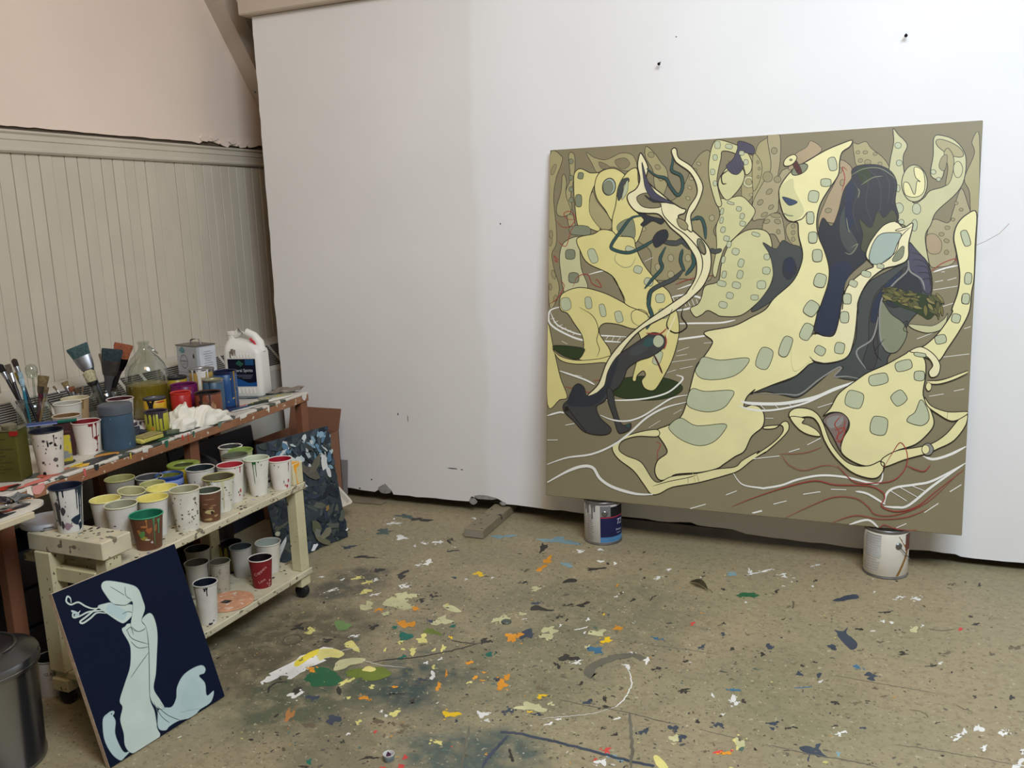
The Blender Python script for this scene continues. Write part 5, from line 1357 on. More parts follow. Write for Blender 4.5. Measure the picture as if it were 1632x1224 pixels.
# ============================================================ paint on the floor
FLOOR_PAINT = attr_mat('spilled_paint', rough=.5, grain=.18)
def floor_marks():
    items = []
    for kind, c, wd, flat in FLOOR_MARKS:
        p = [(x / 1000, y / 1000) for x, y in pairs(flat)]
        if kind == 'B':          # ragged blob: centre and two half-axes
            o_, a_, b_ = p; n_ = 11 if math.hypot(*a_) < .03 else 23; jt = wd / 100; ph_ = [random.uniform(0, 6.28) for _ in range(3)]
            p = []
            for k in range(n_):
                t_ = 2 * math.pi * k / n_; e = .92 * (1 + jt * (.9 * math.sin(2 * t_ + ph_[0]) + .8 * math.sin(3 * t_ + ph_[1]) + .6 * math.sin(5 * t_ + ph_[2])) + random.uniform(-jt, jt) * .7)
                p.append((o_[0] + e * (a_[0] * math.cos(t_) + b_[0] * math.sin(t_)), o_[1] + e * (a_[1] * math.cos(t_) + b_[1] * math.sin(t_))))
        if kind != 'S':
            q = p if kind == 'J' else smooth_closed(p, 3)
            q = [(x + random.uniform(-.0015, .0015), y + random.uniform(-.0015, .0015)) for x, y in q]
            fs = tessellate_polygon([[Vector((x, y, 0)) for x, y in q]]); vs = q
        else:
            path = smooth_open(p, 6)
            path = [(x + random.uniform(-.002, .002), y + random.uniform(-.002, .002)) for x, y in path]
            vs, fs = ribbon(path, wd / 1000, taper=wd < 11)
        if kind == 'B' and math.hypot(*a_) > .012:      # droplets thrown off the splash
            vs = list(vs); fs = [tuple(f) for f in fs]
            for k in range(random.randint(2, 6)):
                t_ = random.uniform(0, 6.28); e = random.uniform(1.15, 1.9); s_ = random.uniform(.0012, .0042)
                cx_, cy_ = o_[0] + e * (a_[0] * math.cos(t_) + b_[0] * math.sin(t_)), o_[1] + e * (a_[1] * math.cos(t_) + b_[1] * math.sin(t_))
                n0 = len(vs); vs += [(cx_ + s_ * random.uniform(.7, 1.5) * math.cos(q * 1.05), cy_ + s_ * random.uniform(.7, 1.5) * math.sin(q * 1.05)) for q in range(6)]
                fs.append(tuple(range(n0, n0 + 6)))
        xs = [v[0] for v in vs]; ys = [v[1] for v in vs]
        items.append((vs, fs, FLOOR_COLORS[c], (min(xs), max(xs), min(ys), max(ys)), c))
    lev = []
    for i, it in enumerate(items):
        l = 1
        for j in range(i):
            a, b = it[3], items[j][3]
            if a[0] < b[1] and b[0] < a[1] and a[2] < b[3] and b[2] < a[3]: l = max(l, lev[j] + 1)
        lev.append(l)
    order = sorted(range(len(items)), key=lambda i: -(items[i][3][1] - items[i][3][0]) * (items[i][3][3] - items[i][3][2]))
    small = MB()
    for r, i in enumerate(order):
        vs, fs, c, bb, ci = items[i]
        z = .00025 + lev[i] * .00012
        mb = MB() if r < 240 else small
        mb.add([(x, y, z) for x, y in vs], fs, lin(c))
        if mb is not small:
            mb.build('paint_splash', FLOOR_PAINT, floor)
    # loose flecks scattered where the work is done
    rng = random.Random(3)
    cols = [(58, 54, 50), (92, 84, 66), (104, 94, 74), (84, 84, 78), (206, 200, 182), (206, 194, 124), (206, 146, 60), (84, 106, 96), (116, 106, 84), (104, 98, 82)]
    wts = [6, 10, 12, 7, 3, 2, 1, 2, 12, 12]
    for k in range(6500):
        if k % 3: x, y = rng.gauss(-1.15, .62), rng.gauss(2.35, .55)
        else: x, y = rng.uniform(-2.2, 1.0), rng.uniform(1.3, 3.55)
        if not (-2.4 < x < 1.2 and .9 < y < 3.62): continue
        s = .0016 * math.exp(rng.gauss(0, .55)); st = rng.uniform(1, 2.6); a = rng.uniform(0, 3.14)
        c = rng.choices(cols, wts)[0]
        pts = []
        for t in range(6):
            q = rng.uniform(.6, 1.2); u, v = s * st * q * math.cos(t * 1.047), s * q * math.sin(t * 1.047)
            pts.append((x + u * math.cos(a) - v * math.sin(a), y + u * math.sin(a) + v * math.cos(a), 0.0002 + .0000001 * k))
        small.add(pts, [(0, 1, 2, 3, 4, 5)], lin(c))
    small.build('paint_flecks', FLOOR_PAINT, floor, kind='stuff')
floor_marks()

# ============================================================ flat pictures built from layered paint
def painted_layers(shapes, colors, outline, W, H, px_mm, step=.00005, ow=.78):
    mb = MB(); boxes, lev = [], []
    for kind, c, w, flat in shapes:
        p = [(x / 1000, y / 1000) for x, y in pairs(flat)]
        if kind == 'P':
            q = smooth_closed(p, 5); parts = [(q, tessellate_polygon([[Vector((x, y, 0)) for x, y in q]]), colors[c])]
            if w > 0:
                rv, rf_ = ribbon(q, w * ow * px_mm / 1000, closed=True); parts.append((rv, rf_, outline))
        else:
            parts = [ribbon(smooth_open(p, 6), w * px_mm / 1000) + (colors[c],)]
        xs = [v[0] for v in parts[0][0]]; ys = [v[1] for v in parts[0][0]]
        bb = (min(xs), max(xs), min(ys), max(ys)); l = 1
        for a, la in zip(boxes, lev):
            if a[0] < bb[1] and bb[0] < a[1] and a[2] < bb[3] and bb[2] < a[3]: l = max(l, la + 2)
        boxes.append(bb); lev.append(l)
        for k, (vs, fs, col) in enumerate(parts):
            mb.add([(min(W, max(0, x)), min(H, max(0, y)), (l + k) * step) for x, y in vs], fs, lin(col))
    return mb
def frame_from(o, u, v):
    u, v = Vector(u).normalized(), Vector(v).normalized(); n_ = u.cross(v)
    m = Matrix((u, v, n_)).transposed().to_4x4(); m.translation = Vector(o); return m

# large canvas standing on two cans, leaning on the partition
PW, PH = 1.645, 1.500
lp = thing('large_painting', 'large olive canvas of pale yellow spotted long-necked creatures leaning on the white wall', 'painting')
lp.matrix_world = frame_from((-1.40, 3.49, .193), (1, 0, 0), (0, .17, 1.488))
CANVAS_BG = mat((134, 124, 96), .5, var=.05, scale=1.2)
cv = MB().box(0, PW, 0, PH, -.022, 0, b=.002).build('canvas', CANVAS_BG, lp)
MB().box(.001, PW - .001, .001, PH - .001, -.0262, -.022).build('stretcher', mat((190, 160, 116), .7), lp)
painted_layers(PAINT_SHAPES, PAINT_COLORS, (46, 41, 33), PW, PH, 2.55).build('painted_image', attr_mat('picture_paint', .42, .04), lp)
MB().tube([(PW - .002, 1.06, .001), (PW + .03, 1.075, .004), (PW + .07, 1.10, .004), (PW + .10, 1.135, -.01)], .0007, 5).build('loose_thread', mat((110, 60, 60), .8), lp)

# navy panel leaning on the cart
npn = thing('navy_painting', 'small navy blue panel with a pale bent figure leaning on the cream cart', 'painting')
npn.matrix_world = frame_from((-1.874, 1.505, .004), (.09600, .99538, 0), (-.30610, .02952, .95154))
MB().box(0, .400, 0, .489, -.016, 0, b=.001).build('panel', [mat((7, 17, 42), .6, var=.12, scale=5, spec=.15)], npn)
MB().box(-.0006, 0, 0, .489, -.016, -.001).build('bare_edge', mat((196, 172, 148), .8, var=.2, scale=50), npn)
MB().box(0, .400, .489, .4896, -.016, -.001).build('bare_edge', mat((206, 190, 168), .8, var=.2, scale=50), npn)
painted_layers(NAVY_SHAPES, [(192, 206, 198), (178, 198, 198), (84, 96, 96), (172, 194, 196)], (96, 116, 122), .400, .489, 1.5).build('painted_figure', attr_mat('figure_paint', .45, .06), npn)
# ============================================================ workbench
BENCHWOOD = mat((150, 102, 72), .6, var=.16, scale=10, bump=.08, bscale=30, speck=((206, 196, 180), 46, .07))
LEGWOOD = mat((126, 80, 56), .6, var=.16, scale=10)
ZB = .655
bench = thing('workbench', 'long red-brown wooden workbench with a paint-crusted top along the boarded wall', 'workbench', (-2.39, 1.70, 0), R(2.98))
# local +Y runs along the front edge; the top spreads to -X
def bench_top_mat():
    m = mat((206, 198, 186), .55, var=.10, scale=8, bump=.3, bscale=50, speck=((80, 84, 76), 16, .16))
    return m
bt = MB().box(-.56, 0, -1.0, 1.575, ZB - .012, ZB, b=.003).build('top', bench_top_mat(), bench)
MB().box(-.028, .001, -1.0, 1.575, ZB - .042, ZB - .0125, b=.002).build('front_rail', BENCHWOOD, bench)
MB().box(-.56, -.53, -1.0, 1.575, ZB - .05, ZB - .0125).build('back_rail', BENCHWOOD, bench)
MB().box(-.53, -.028, 1.545, 1.573, ZB - .05, ZB - .0125).build('end_rail', BENCHWOOD, bench)
leg = MB().box(-.035, 0, -.05, 0, 0, ZB - .043, b=.002).build('leg', LEGWOOD, bench, loc=(-.005, 1.57, 0))
for lx, ly in ((-.51, 1.57), (-.03, .86), (-.51, .86), (-.07, .06), (-.51, .06), (-.51, -.9)):
    c = dup(leg); c.location = (lx, ly, 0)
# dried paint on the bench top: x from front edge (negative inwards), y along
crust = [((36, 46, 42), -.07, .62, .07, .13), ((60, 92, 74), -.10, .74, .06, .10), ((74, 76, 66), -.06, .50, .05, .12), ((206, 142, 58), -.055, .43, .03, .045), ((44, 44, 48), -.035, .36, .03, .09),
         ((226, 178, 62), -.03, .29, .022, .04), ((198, 96, 70), -.05, .21, .035, .06), ((120, 112, 104), -.03, .24, .02, .05), ((212, 120, 110), -.02, .12, .02, .07), ((190, 52, 40), -.06, .045, .02, .04), ((40, 34, 34), -.05, .06, .012, .03), ((222, 112, 84), -.08, -.06, .012, .07), ((36, 34, 34), -.07, -.03, .008, .035),
         ((216, 130, 120), -.10, 1.16, .03, .10), ((232, 228, 220), -.06, 1.25, .03, .16), ((232, 228, 220), -.04, 1.42, .03, .10), ((96, 100, 92), -.20, 1.0, .05, .10), ((70, 76, 70), -.16, .86, .05, .12), ((40, 110, 84), -.012, .66, .012, .03), ((60, 70, 62), -.03, .80, .024, .08), ((222, 200, 60), -.05, .30, .008, .03), ((58, 58, 60), -.12, .30, .03, .06)]
cm = MB()
for i, (c, x, y, rx, ry) in enumerate(crust):
    p = [(min(-.002, x + rx * random.uniform(.7, 1.15) * math.cos(t * .52)), y + ry * random.uniform(.7, 1.15) * math.sin(t * .52)) for t in range(12)]
    q = smooth_closed(p, 3)
    cm.add([(min(-.001, a), b, ZB + .0006 + .00015 * i) for a, b in q], tessellate_polygon([[Vector((a, b, 0)) for a, b in q]]), lin(c))
cm.build('dried_paint', FLOOR_PAINT, bt)
# drips over the front rail: y, width, drop, colour
for y, w, d, c in ((.10, .05, .020, (216, 150, 142)), (.075, .012, .028, (226, 216, 200)), (.065, .01, .02, (226, 216, 200)), (.655, .018, .016, (30, 96, 70)), (.77, .004, .026, (190, 40, 36)), (.74, .007, .012, (200, 44, 36)), (.28, .010, .018, (206, 96, 90)), (.80, .012, .012, (60, 96, 80)), (1.27, .014, .020, (222, 214, 200)), (1.54, .04, .022, (222, 216, 206)), (.95, .02, .010, (90, 120, 104)), (.55, .03, .006, (226, 222, 210)), (1.10, .05, .006, (226, 222, 210)), (.33, .02, .010, (50, 50, 54)), (1.33, .006, .010, (226, 222, 210)), (.48, .006, .012, (206, 190, 60))):
    vs = [(.0022, y - w / 2, ZB - .001), (.0022, y + w / 2, ZB - .001), (.0022, y + w * .4, ZB - .012 - d * .5), (.0022, y + w * .1, ZB - .012 - d), (.0022, y - w * .2, ZB - .012 - d * .9), (.0022, y - w * .45, ZB - .012 - d * .4)]
    MB().add(vs, [(0, 1, 2, 3, 4, 5)], lin(c)).build('paint_drip', FLOOR_PAINT, bench)

# ============================================================ cream cart on castors
CREAM = mat((204, 195, 158), .5, var=.08, scale=8, speck=((90, 84, 64), 60, .045))
CREAMTOP = mat((196, 187, 160), .55, var=.14, scale=10, speck=((120, 110, 92), 34, .09))
CX0, CX1, CY0, CY1 = -2.42, -2.03, 1.69, 2.63
cart = thing('rolling_cart', 'cream painted wooden cart on castors crowded with used paper cups', 'cart', (CX1, CY0, 0))
def cb(name, x0, x1, y0, y1, z0, z1, m=CREAM, b=.003):
    return MB().box(x0 - CX1, x1 - CX1, y0 - CY0, y1 - CY0, z0, z1, b=b).build(name, m, cart)
cb('shelf', CX0, CX1, CY0 + .05, CY1, .428, .453, CREAMTOP)
cb('shelf', CX0 + .03, CX1, CY0 + .10, CY1, .088, .112, CREAMTOP)
cb('shelf_bearer', CX0 + .12, CX1, CY0 + .01, CY0 + .10, .088, .1115)
cb('post', CX1 - .052, CX1 - .004, CY1 - .062, CY1 - .006, .453, .535)
cb('post', CX1 - .052, CX1 - .006, CY1 - .058, CY1 - .010, .112, .428)
cb('post', CX0 + .04, CX0 + .085, CY1 - .20, CY1 - .15, .112, .428)
cb('post', CX1 - .052, CX1 - .006, CY0 + .02, CY0 + .075, .112, .49)
cb('post', CX0 + .115, CX0 + .18, CY0, CY0 + .05, .112, .492)
cb('foot', CX1 - .055, CX1 - .008, CY1 - .062, CY1 - .008, .048, .088)
cb('foot', CX1 - .055, CX1 - .008, CY0 + .01, CY0 + .065, .048, .088)
cb('foot', CX0 + .115, CX0 + .18, CY0, CY0 + .05, .048, .088)
cb('foot', CX0 + .008, CX0 + .055, CY1 - .062, CY1 - .008, .048, .088)
cb('end_rail', CX0 + .09, CX1 + .002, CY0 + .005, CY0 + .11, .492, .545, CREAMTOP)
cb('end_rail', CX0 + .18, CX1 - .052, CY0 + .015, CY0 + .04, .40, .445)
BLACKRUB = mat((26, 26, 32), .45, var=.1)
def castor(x, y):
    w = MB(); w.T = Matrix.Translation((x - CX1, y - CY0, .0265)) @ Matrix.Rotation(R(90), 4, 'X')
    w.lathe([(.002, -.017), (.018, -.017), (.025, -.012), (.0265, 0), (.025, .012), (.018, .017), (.002, .017)], 20)
    c_ = w.build('castor', BLACKRUB, cart, smooth=True)
    MB().box(x - CX1 - .014, x - CX1 + .014, y - CY0 - .02, y - CY0 + .02, .046, .0485).build('castor_plate', mat((36, 36, 38), .4, .6), c_)
for x, y in ((CX1 - .03, CY1 - .035), (CX1 - .03, CY0 + .04), (CX0 + .147, CY0 + .025), (CX0 + .03, CY1 - .035)): castor(x, y)
# orange drip over the corner post and specks on the shelf edges
def flatpatch(pts, c, parent, name='paint_drip'):
    return MB().add(pts, [tuple(range(len(pts)))], lin(c)).build(name, FLOOR_PAINT, parent)
xx = -.004 + .0008
y0 = CY1 - CY0
flatpatch([(xx, y0 - .060, .534), (xx, y0 - .022, .534), (xx, y0 - .030, .522), (xx, y0 - .044, .518), (xx, y0 - .046, .48), (xx, y0 - .038, .456), (xx, y0 - .046, .454), (xx, y0 - .050, .50), (xx, y0 - .058, .515)], (236, 160, 40), cart)
flatpatch([(-.05, y0 - .06, .5358), (-.01, y0 - .06, .5358), (-.005, y0 - .02, .5358), (-.04, y0 - .03, .5358)], (236, 160, 40), cart)
rng = random.Random(5)
sp = MB()
for k in range(70):
    y, z = rng.uniform(.1, y0 - .01), rng.choice((rng.uniform(.431, .45), rng.uniform(.431, .45), rng.uniform(.09, .11))); s = rng.uniform(.001, .004)
    c = rng.choice(((60, 54, 44), (40, 36, 36), (84, 80, 60), (160, 60, 50)))
    sp.add([(.0008, y + s * rng.uniform(.5, 1.6) * math.cos(t * 1.05), z + s * .6 * math.sin(t * 1.05)) for t in range(6)], [(0, 1, 2, 3, 4, 5)], lin(c))
for k in range(240):
    x, y = rng.uniform(-.37, -.006), rng.uniform(.1, y0 - .01); z = rng.choice((.4533, .4533, .1123)); s = rng.uniform(.001, .006)
    c = rng.choice(((60, 54, 44), (40, 36, 36), (150, 52, 50), (84, 80, 60), (70, 64, 60), (150, 140, 190), (36, 34, 34)))
    sp.add([(x + s * rng.uniform(.5, 1.6) * math.cos(t * 1.05), y + s * rng.uniform(.5, 1.6) * math.sin(t * 1.05), z + .00001 * k) for t in range(6)], [(0, 1, 2, 3, 4, 5)], lin(c))
for k in range(40):
    x, y = rng.uniform(-.32, -.005), rng.uniform(.01, .11); s = rng.uniform(.0015, .006)
    sp.add([(x + s * rng.uniform(.5, 1.6) * math.cos(t * 1.05), y + s * rng.uniform(.5, 1.6) * math.sin(t * 1.05), .5453 + .00001 * k) for t in range(6)], [(0, 1, 2, 3, 4, 5)], lin(rng.choice(((40, 38, 38), (60, 66, 70), (96, 90, 70), (70, 120, 130)))))
sp.build('paint_flecks', FLOOR_PAINT, cart, kind='stuff')

# ============================================================ radiator cabinet along the boarded wall
RADM = mat((196, 190, 178), .45, var=.04)
rad = thing('radiator_cabinet', 'low off-white radiator cabinet with slatted sloping grille under the boarded wall', 'radiator', (-3.245, .2, 0))
# section in local X (out from the wall) and Z; runs along local +Y
L_ = 4.1
def sec(poly, name, y0_, y1_, m):
    mb = MB(); mb.T = Matrix(((1, 0, 0, 0), (0, 0, 1, 0), (0, 1, 0, 0), (0, 0, 0, 1)))
    mb.prism(poly, y0_, y1_); return mb.build(name, m, rad)
sec([(0, .0), (.205, 0), (.205, .655), (.195, .675), (.10, .775), (0, .795)], 'body', 0, L_, RADM)
# grille: dark slots between bars, three-slot panels each .125 wide
SLOT = mat((58, 54, 52), .8)
A_, B_ = Vector((.194, 0, .679)), Vector((.108, 0, .773))
dv = (B_ - A_); nrm = Vector((dv.z, 0, -dv.x)).normalized()
if nrm.x < 0: nrm = -nrm
slot0 = MB().add([tuple(A_ + nrm * .0015), tuple(A_ + nrm * .0015 + Vector((0, .105, 0))), tuple(B_ + nrm * .0015 + Vector((0, .105, 0))), tuple(B_ + nrm * .0015)], [(0, 1, 2, 3)]).build('grille_opening', SLOT, rad)
bars = MB()
for k in range(12):
    t = (k + .5) / 12; c = A_ + dv * t + nrm * .004
    a, b_ = dv.normalized() * .0017, nrm * .002
    bars.loft([[tuple(c + Vector((0, yv, 0)) + a * sx + b_ * sz) for sx, sz in ((-1, -1), (1, -1), (1, 1), (-1, 1))] for yv in (0, .105)])
bars0 = bars.build('grille_bars', mat((150, 146, 138), .5), slot0)
yv = 1.6
slot0.location = (0, yv, 0)
while yv < L_ - .26:
    yv += .128
    c = dup(slot0); c.location = (0, yv, 0)
    d_ = dup(bars0, c)
# ============================================================ paper cups
def cone_r(rb, rt, h):
    return lambda z: rb + (rt - rb) * z / h
def cone_patch(poly, rf_, parent, color, name, off=.0009):
    """poly = (arc angle in degrees, height) outline wrapped on the cup's side"""
    q = smooth_closed(poly, 3)
    # subdivide by fan around the centroid so that the patch follows the curve
    cx = sum(p[0] for p in q) / len(q); cz = sum(p[1] for p in q) / len(q)
    vs = []
    def pt(a, z):
        r = rf_(z) + off; a = R(a); return (r * math.cos(a), r * math.sin(a), z)
    n = len(q)
    vs.append(pt(cx, cz))
    for s in (.5, 1.0):
        vs += [pt(cx + (a - cx) * s, cz + (z - cz) * s) for a, z in q]
    fs = [(0, 1 + i, 1 + (i + 1) % n) for i in range(n)] + [(1 + i, 1 + n + i, 1 + n + (i + 1) % n, 1 + (i + 1) % n) for i in range(n)]
    return MB().add(vs, fs, lin(color)).build(name, FLOOR_PAINT, parent)
def drip(rf_, parent, a, z0, z1, w, color):
    """run of paint from z0 down to z1 at view angle a (deg), w degrees wide"""
    p = [(a - w * .9, z0), (a + w * .9, z0), (a + w * .42, z0 - (z0 - z1) * .25), (a + w * .30, z0 - (z0 - z1) * .7), (a + w * .4, z1 + (z0 - z1) * .06), (a, z1), (a - w * .4, z1 + (z0 - z1) * .06), (a - w * .26, z0 - (z0 - z1) * .7), (a - w * .38, z0 - (z0 - z1) * .25)]
    # long thin shape: build as strip instead of fan
    n = 10; vs, fs = [], []
    for i in range(n + 1):
        t = i / n; z = z0 + (z1 - z0) * t
        hw = w * (.9 - .55 * min(1, t * 3)) if t < .9 else w * (.36 if t < .97 else .16)
        for s in (-1, 1):
            r = rf_(z) + .0010; aa = R(a + s * hw); vs.append((r * math.cos(aa), r * math.sin(aa), z))
    fs = [(2 * i, 2 * i + 1, 2 * i + 3, 2 * i + 2) for i in range(n)]
    return MB().add(vs, fs, lin(color)).build('paint_drip', FLOOR_PAINT, parent)
def spot(rf_, parent, a, z, w, hh, color, rng):
    p = [(a + w * rng.uniform(.55, 1.2) * math.cos(t * .7), z + hh * rng.uniform(.55, 1.2) * math.sin(t * .7)) for t in range(9)]
    return cone_patch(p, rf_, parent, color, 'paint_spot')
def text_on(rf_, parent, s, size, a, z, color, rot=0.0, shear=0.0, name='lettering'):
    vs, fs = text_geo(s, size, shear)
    c, sn = math.cos(R(rot)), math.sin(R(rot)); out = []
    for x, y, _ in vs:
        u, v = x * c - y * sn, x * sn + y * c
        zz = z + v; r = rf_(zz) + .0011; aa = R(a) + u / r
        out.append((r * math.cos(aa), r * math.sin(aa), zz))
    return MB().add(out, fs, lin(color)).build(name, FLOOR_PAINT, parent)
CUPS = 0
def cup(label, x, y, z, D, h, body=(222, 218, 208), inner=(210, 204, 186), level=.35, paint=None, rim=None, drips=(), spots=(), nspots=0, scol=((96, 92, 84),), dirty=0.0, group=None, tilt=None, taper=.72, jag=0, seed=None):
    global CUPS
    CUPS += 1
    rng = random.Random(seed or CUPS * 13)
    rt, rb = D / 2 - .0015, D / 2 * taper
    rot = (tilt[0], tilt[1], face_cam(x, y)) if tilt else None
    t = thing('paper_cup', label, 'cup', (x, y, z + .0006 + (tilt[2] if tilt else 0)), face_cam(x, y), group, rot)
    rf_ = cone_r(rb, rt, h)
    bm_ = mat(body, .55, var=.06 + dirty, scale=18, speck=((120, 112, 96), 55, dirty * .8) if dirty else None)
    prof = [(0.0005, .004), (rb - .003, .004), (rb - .002, 0), (rb, 0), (rf_(.25 * h), .25 * h), (rf_(.5 * h), .5 * h), (rf_(.75 * h), .75 * h), (rt, h - .004)]
    MB().lathe(prof, 32).build('cup_body', bm_, t, smooth=True)
    MB().lathe([(rt, h - .0042), (rt + .0022, h - .0032), (rt + .0026, h - .0014), (rt + .0014, h + .0004), (rt - .0006, h - .0002), (rt - .0012, h - .002)], 32, .004 + jag).build('rim', mat(rim or body, .5, var=.05), t, smooth=True)
    im = mat(inner, .5, var=.14, scale=22)
    MB().lathe([(rt - .0012, h - .0018), (rf_(.6 * h) - .0014, .6 * h), (rf_(level * h) - .0014, level * h)], 32).build('lining', im, t, smooth=True)
    MB().lathe([(rf_(level * h) - .0014, level * h), (rf_(level * h) * .5, level * h - .002), (.0005, level * h - .003)], 32).build('dried_paint', mat(paint or inner, .4, var=.15, scale=30), t, smooth=True)
    for d in drips: drip(rf_, t, d[0], h * d[1], h * d[2], d[3] * 1.35, d[4])
    for s in spots: spot(rf_, t, s[0], h * s[1], s[2], h * s[3], s[4], rng)
    for k in range(nspots):
        w = rng.uniform(1.5, 6); spot(rf_, t, rng.uniform(-65, 65), h * rng.uniform(.1, .9), w, h * rng.uniform(.008, .03), rng.choice(scol), rng)
    return t, rf_, h
GC, GL, GB = 'used paper cups on the upper shelf of the cart', 'used paper cups on the lower shelf of the cart', 'paper cups on the workbench'
Zs, Zl = .453, .112
NAVY, DK = (18, 24, 44), (34, 32, 36)
# upper shelf, near end
cup('cup with navy inside and dark drips, alone on the raised end rail of the cart', -2.214, 1.752, .545, .093, .136, (206, 204, 198), NAVY, .3, group=GC, rim=(30, 38, 58), nspots=10, scol=((44, 44, 50), (120, 96, 110), (150, 130, 140)),
    drips=((48, 1, .25, 7, (24, 40, 58)), (36, 1, .5, 4, (24, 40, 58)), (-30, 1, .55, 6, (44, 46, 54)), (-12, 1, .82, 5, (24, 34, 50)), (60, 1, .1, 8, (30, 44, 58))),
    spots=((30, .28, 24, .13, (22, 42, 60)), (-42, .42, 12, .30, (70, 68, 70)), (-22, .5, 10, .10, (60, 58, 60)), (48, .12, 12, .1, (24, 40, 56)), (-10, .16, 18, .08, (150, 124, 136)), (-30, .2, 10, .1, (60, 58, 62))))
cup('plain cup with yellow inside just behind the raised end rail of the cart', -2.274, 1.935, Zs, .093, .125, (206, 202, 194), (216, 204, 120), .45, rim=(226, 218, 150), group=GC, nspots=2)
cup('white cup with a dark blob stuck on its grey lining', -2.182, 1.911, Zs, .097, .125, (212, 208, 200), (150, 150, 126), .35, rim=(214, 210, 180), group=GC, nspots=4)
cup('cup with olive lining, rearmost beneath the bench at the near end', -2.375, 2.088, Zs, .095, .140, (150, 146, 136), (152, 150, 96), .5, rim=(172, 168, 110), group=GC)
cup('grey-sided cup with blackish inside beside the olive lined one', -2.345, 2.185, Zs, .091, .120, (150, 148, 146), (66, 66, 66), .3, rim=(170, 166, 158), group=GC)
cup('tipped cup with crusty cream lining leaning on its neighbours', -2.270, 2.020, Zs, .086, .125, (206, 202, 190), (176, 172, 128), .4, rim=(214, 208, 160), group=GC, tilt=(R(-6), R(5), .004))
cup('narrow cup with pale olive lining behind the yellow ones', -2.266, 2.122, Zs, .080, .122, (206, 202, 192), (166, 164, 106), .4, rim=(186, 182, 124), group=GC)
cup('cup with bright yellow lining, farther of the two bright yellow ones', -2.187, 2.086, Zs, .098, .125, (208, 204, 194), (222, 210, 116), .4, rim=(226, 216, 140), group=GC)
cup('cup with bright yellow lining, right behind the green lined brown cup', -2.141, 1.998, Zs, .095, .123, (212, 208, 200), (222, 208, 112), .45, rim=(228, 216, 136), group=GC, nspots=1)
t, rf_, h_ = cup('brown cup with green lining and green runs at the shelf edge', -2.075, 1.905, Zs, .099, .106, (104, 66, 46), (24, 104, 76), .3, paint=(22, 84, 66), rim=(60, 150, 112), group=GC, taper=.74,
    drips=((24, 1, .12, 3.6, (70, 130, 88)), (44, .9, .45, 6, (80, 140, 104)), (-2, .95, .7, 3, (176, 120, 60))), spots=((-24, .52, 13, .14, (86, 132, 74)), (-20, .40, 14, .06, (160, 146, 60)), (-4, .34, 12, .035, (206, 196, 170)), (4, .62, 14, .10, (160, 92, 56)), (-14, .74, 16, .05, (170, 110, 66)), (12, .24, 6, .05, (210, 200, 190)), (30, .66, 8, .14, (150, 96, 60)), (-34, .6, 8, .08, (170, 110, 66))))
cup('tall dirty white cup with grey-green lining at the shelf edge', -2.078, 2.072, Zs, .094, .135, (218, 214, 200), (160, 156, 124), .4, rim=(214, 210, 186), group=GC, nspots=22, scol=((110, 100, 80), (70, 62, 50), (140, 128, 100)), dirty=.06)
cup('brown and tan smeared cup with grey-green lining', -2.071, 2.167, Zs, .085, .103, (104, 70, 50), (70, 76, 62), .35, rim=(216, 210, 196), group=GC, spots=((0, .36, 26, .10, (186, 168, 120)), (10, .32, 10, .06, (50, 36, 28)), (-10, .1, 30, .05, (170, 146, 100)), (20, .55, 18, .03, (150, 112, 84)), (-20, .62, 16, .025, (146, 106, 78)), (0, .78, 24, .02, (140, 100, 72)), (30, .2, 16, .04, (180, 156, 110)), (8, .48, 14, .02, (176, 140, 104)), (-30, .45, 10, .03, (60, 40, 30))))
cup('white cup with a thick olive crust on its rim', -2.106, 2.258, Zs, .108, .120, (216, 212, 198), (86, 80, 56), .8, paint=(74, 68, 46), rim=(176, 170, 110), group=GC, nspots=14, scol=((120, 120, 70), (60, 60, 44)), jag=.02, taper=.66, drips=((-16, 1, .3, 8, (230, 228, 222)), (14, 1, .1, 6, (200, 194, 160)), (-40, 1, .6, 8, (150, 150, 90))))
cup('white cup with a flat red lining', -2.139, 2.356, Zs, .093, .133, (216, 210, 202), (166, 44, 52), .6, rim=(216, 204, 196), group=GC, drips=((46, 1, .8, 5, (150, 30, 40)), (20, 1, .93, 3, (150, 30, 40))), spots=((46, .3, 7, .06, (170, 50, 56)), (40, .2, 4, .04, (170, 50, 56)), (34, .28, 4, .03, (90, 80, 70))))
cup('white cup with black inside between the lime crusted tub and the red lined cup', -2.224, 2.300, Zs, .099, .130, (210, 206, 196), (24, 36, 40), .7, rim=(190, 186, 176), group=GC, nspots=6, scol=((50, 50, 46),), jag=.012)
cup('white cup with a torn rim, rearmost under the bench', -2.344, 2.593, Zs, .087, .125, (206, 204, 190), (60, 60, 56), .5, rim=(222, 218, 206), group=GC, nspots=6, scol=((90, 120, 70), (60, 60, 50)), jag=.05)
cup('cup with leaf green lining behind the green streaked one', -2.251, 2.542, Zs, .090, .130, (176, 180, 130), (128, 150, 74), .4, rim=(140, 164, 84), group=GC)
cup('cup with dull grey-green lining behind the red lined cup', -2.189, 2.440, Zs, .091, .143, (190, 186, 172), (92, 94, 74), .6, rim=(96, 100, 76), group=GC)
cup('flared white cup with green runs down its side', -2.098, 2.446, Zs, .092, .136, (220, 216, 206), (190, 196, 170), .45, rim=(216, 220, 200), group=GC, taper=.62, drips=((-18, 1, .36, 3.2, (36, 84, 44)), (-6, 1, .55, 3, (36, 84, 44)), (-12, 1, .9, 10, (40, 92, 46)), (8, .99, .93, 5, (36, 84, 44))), nspots=2)
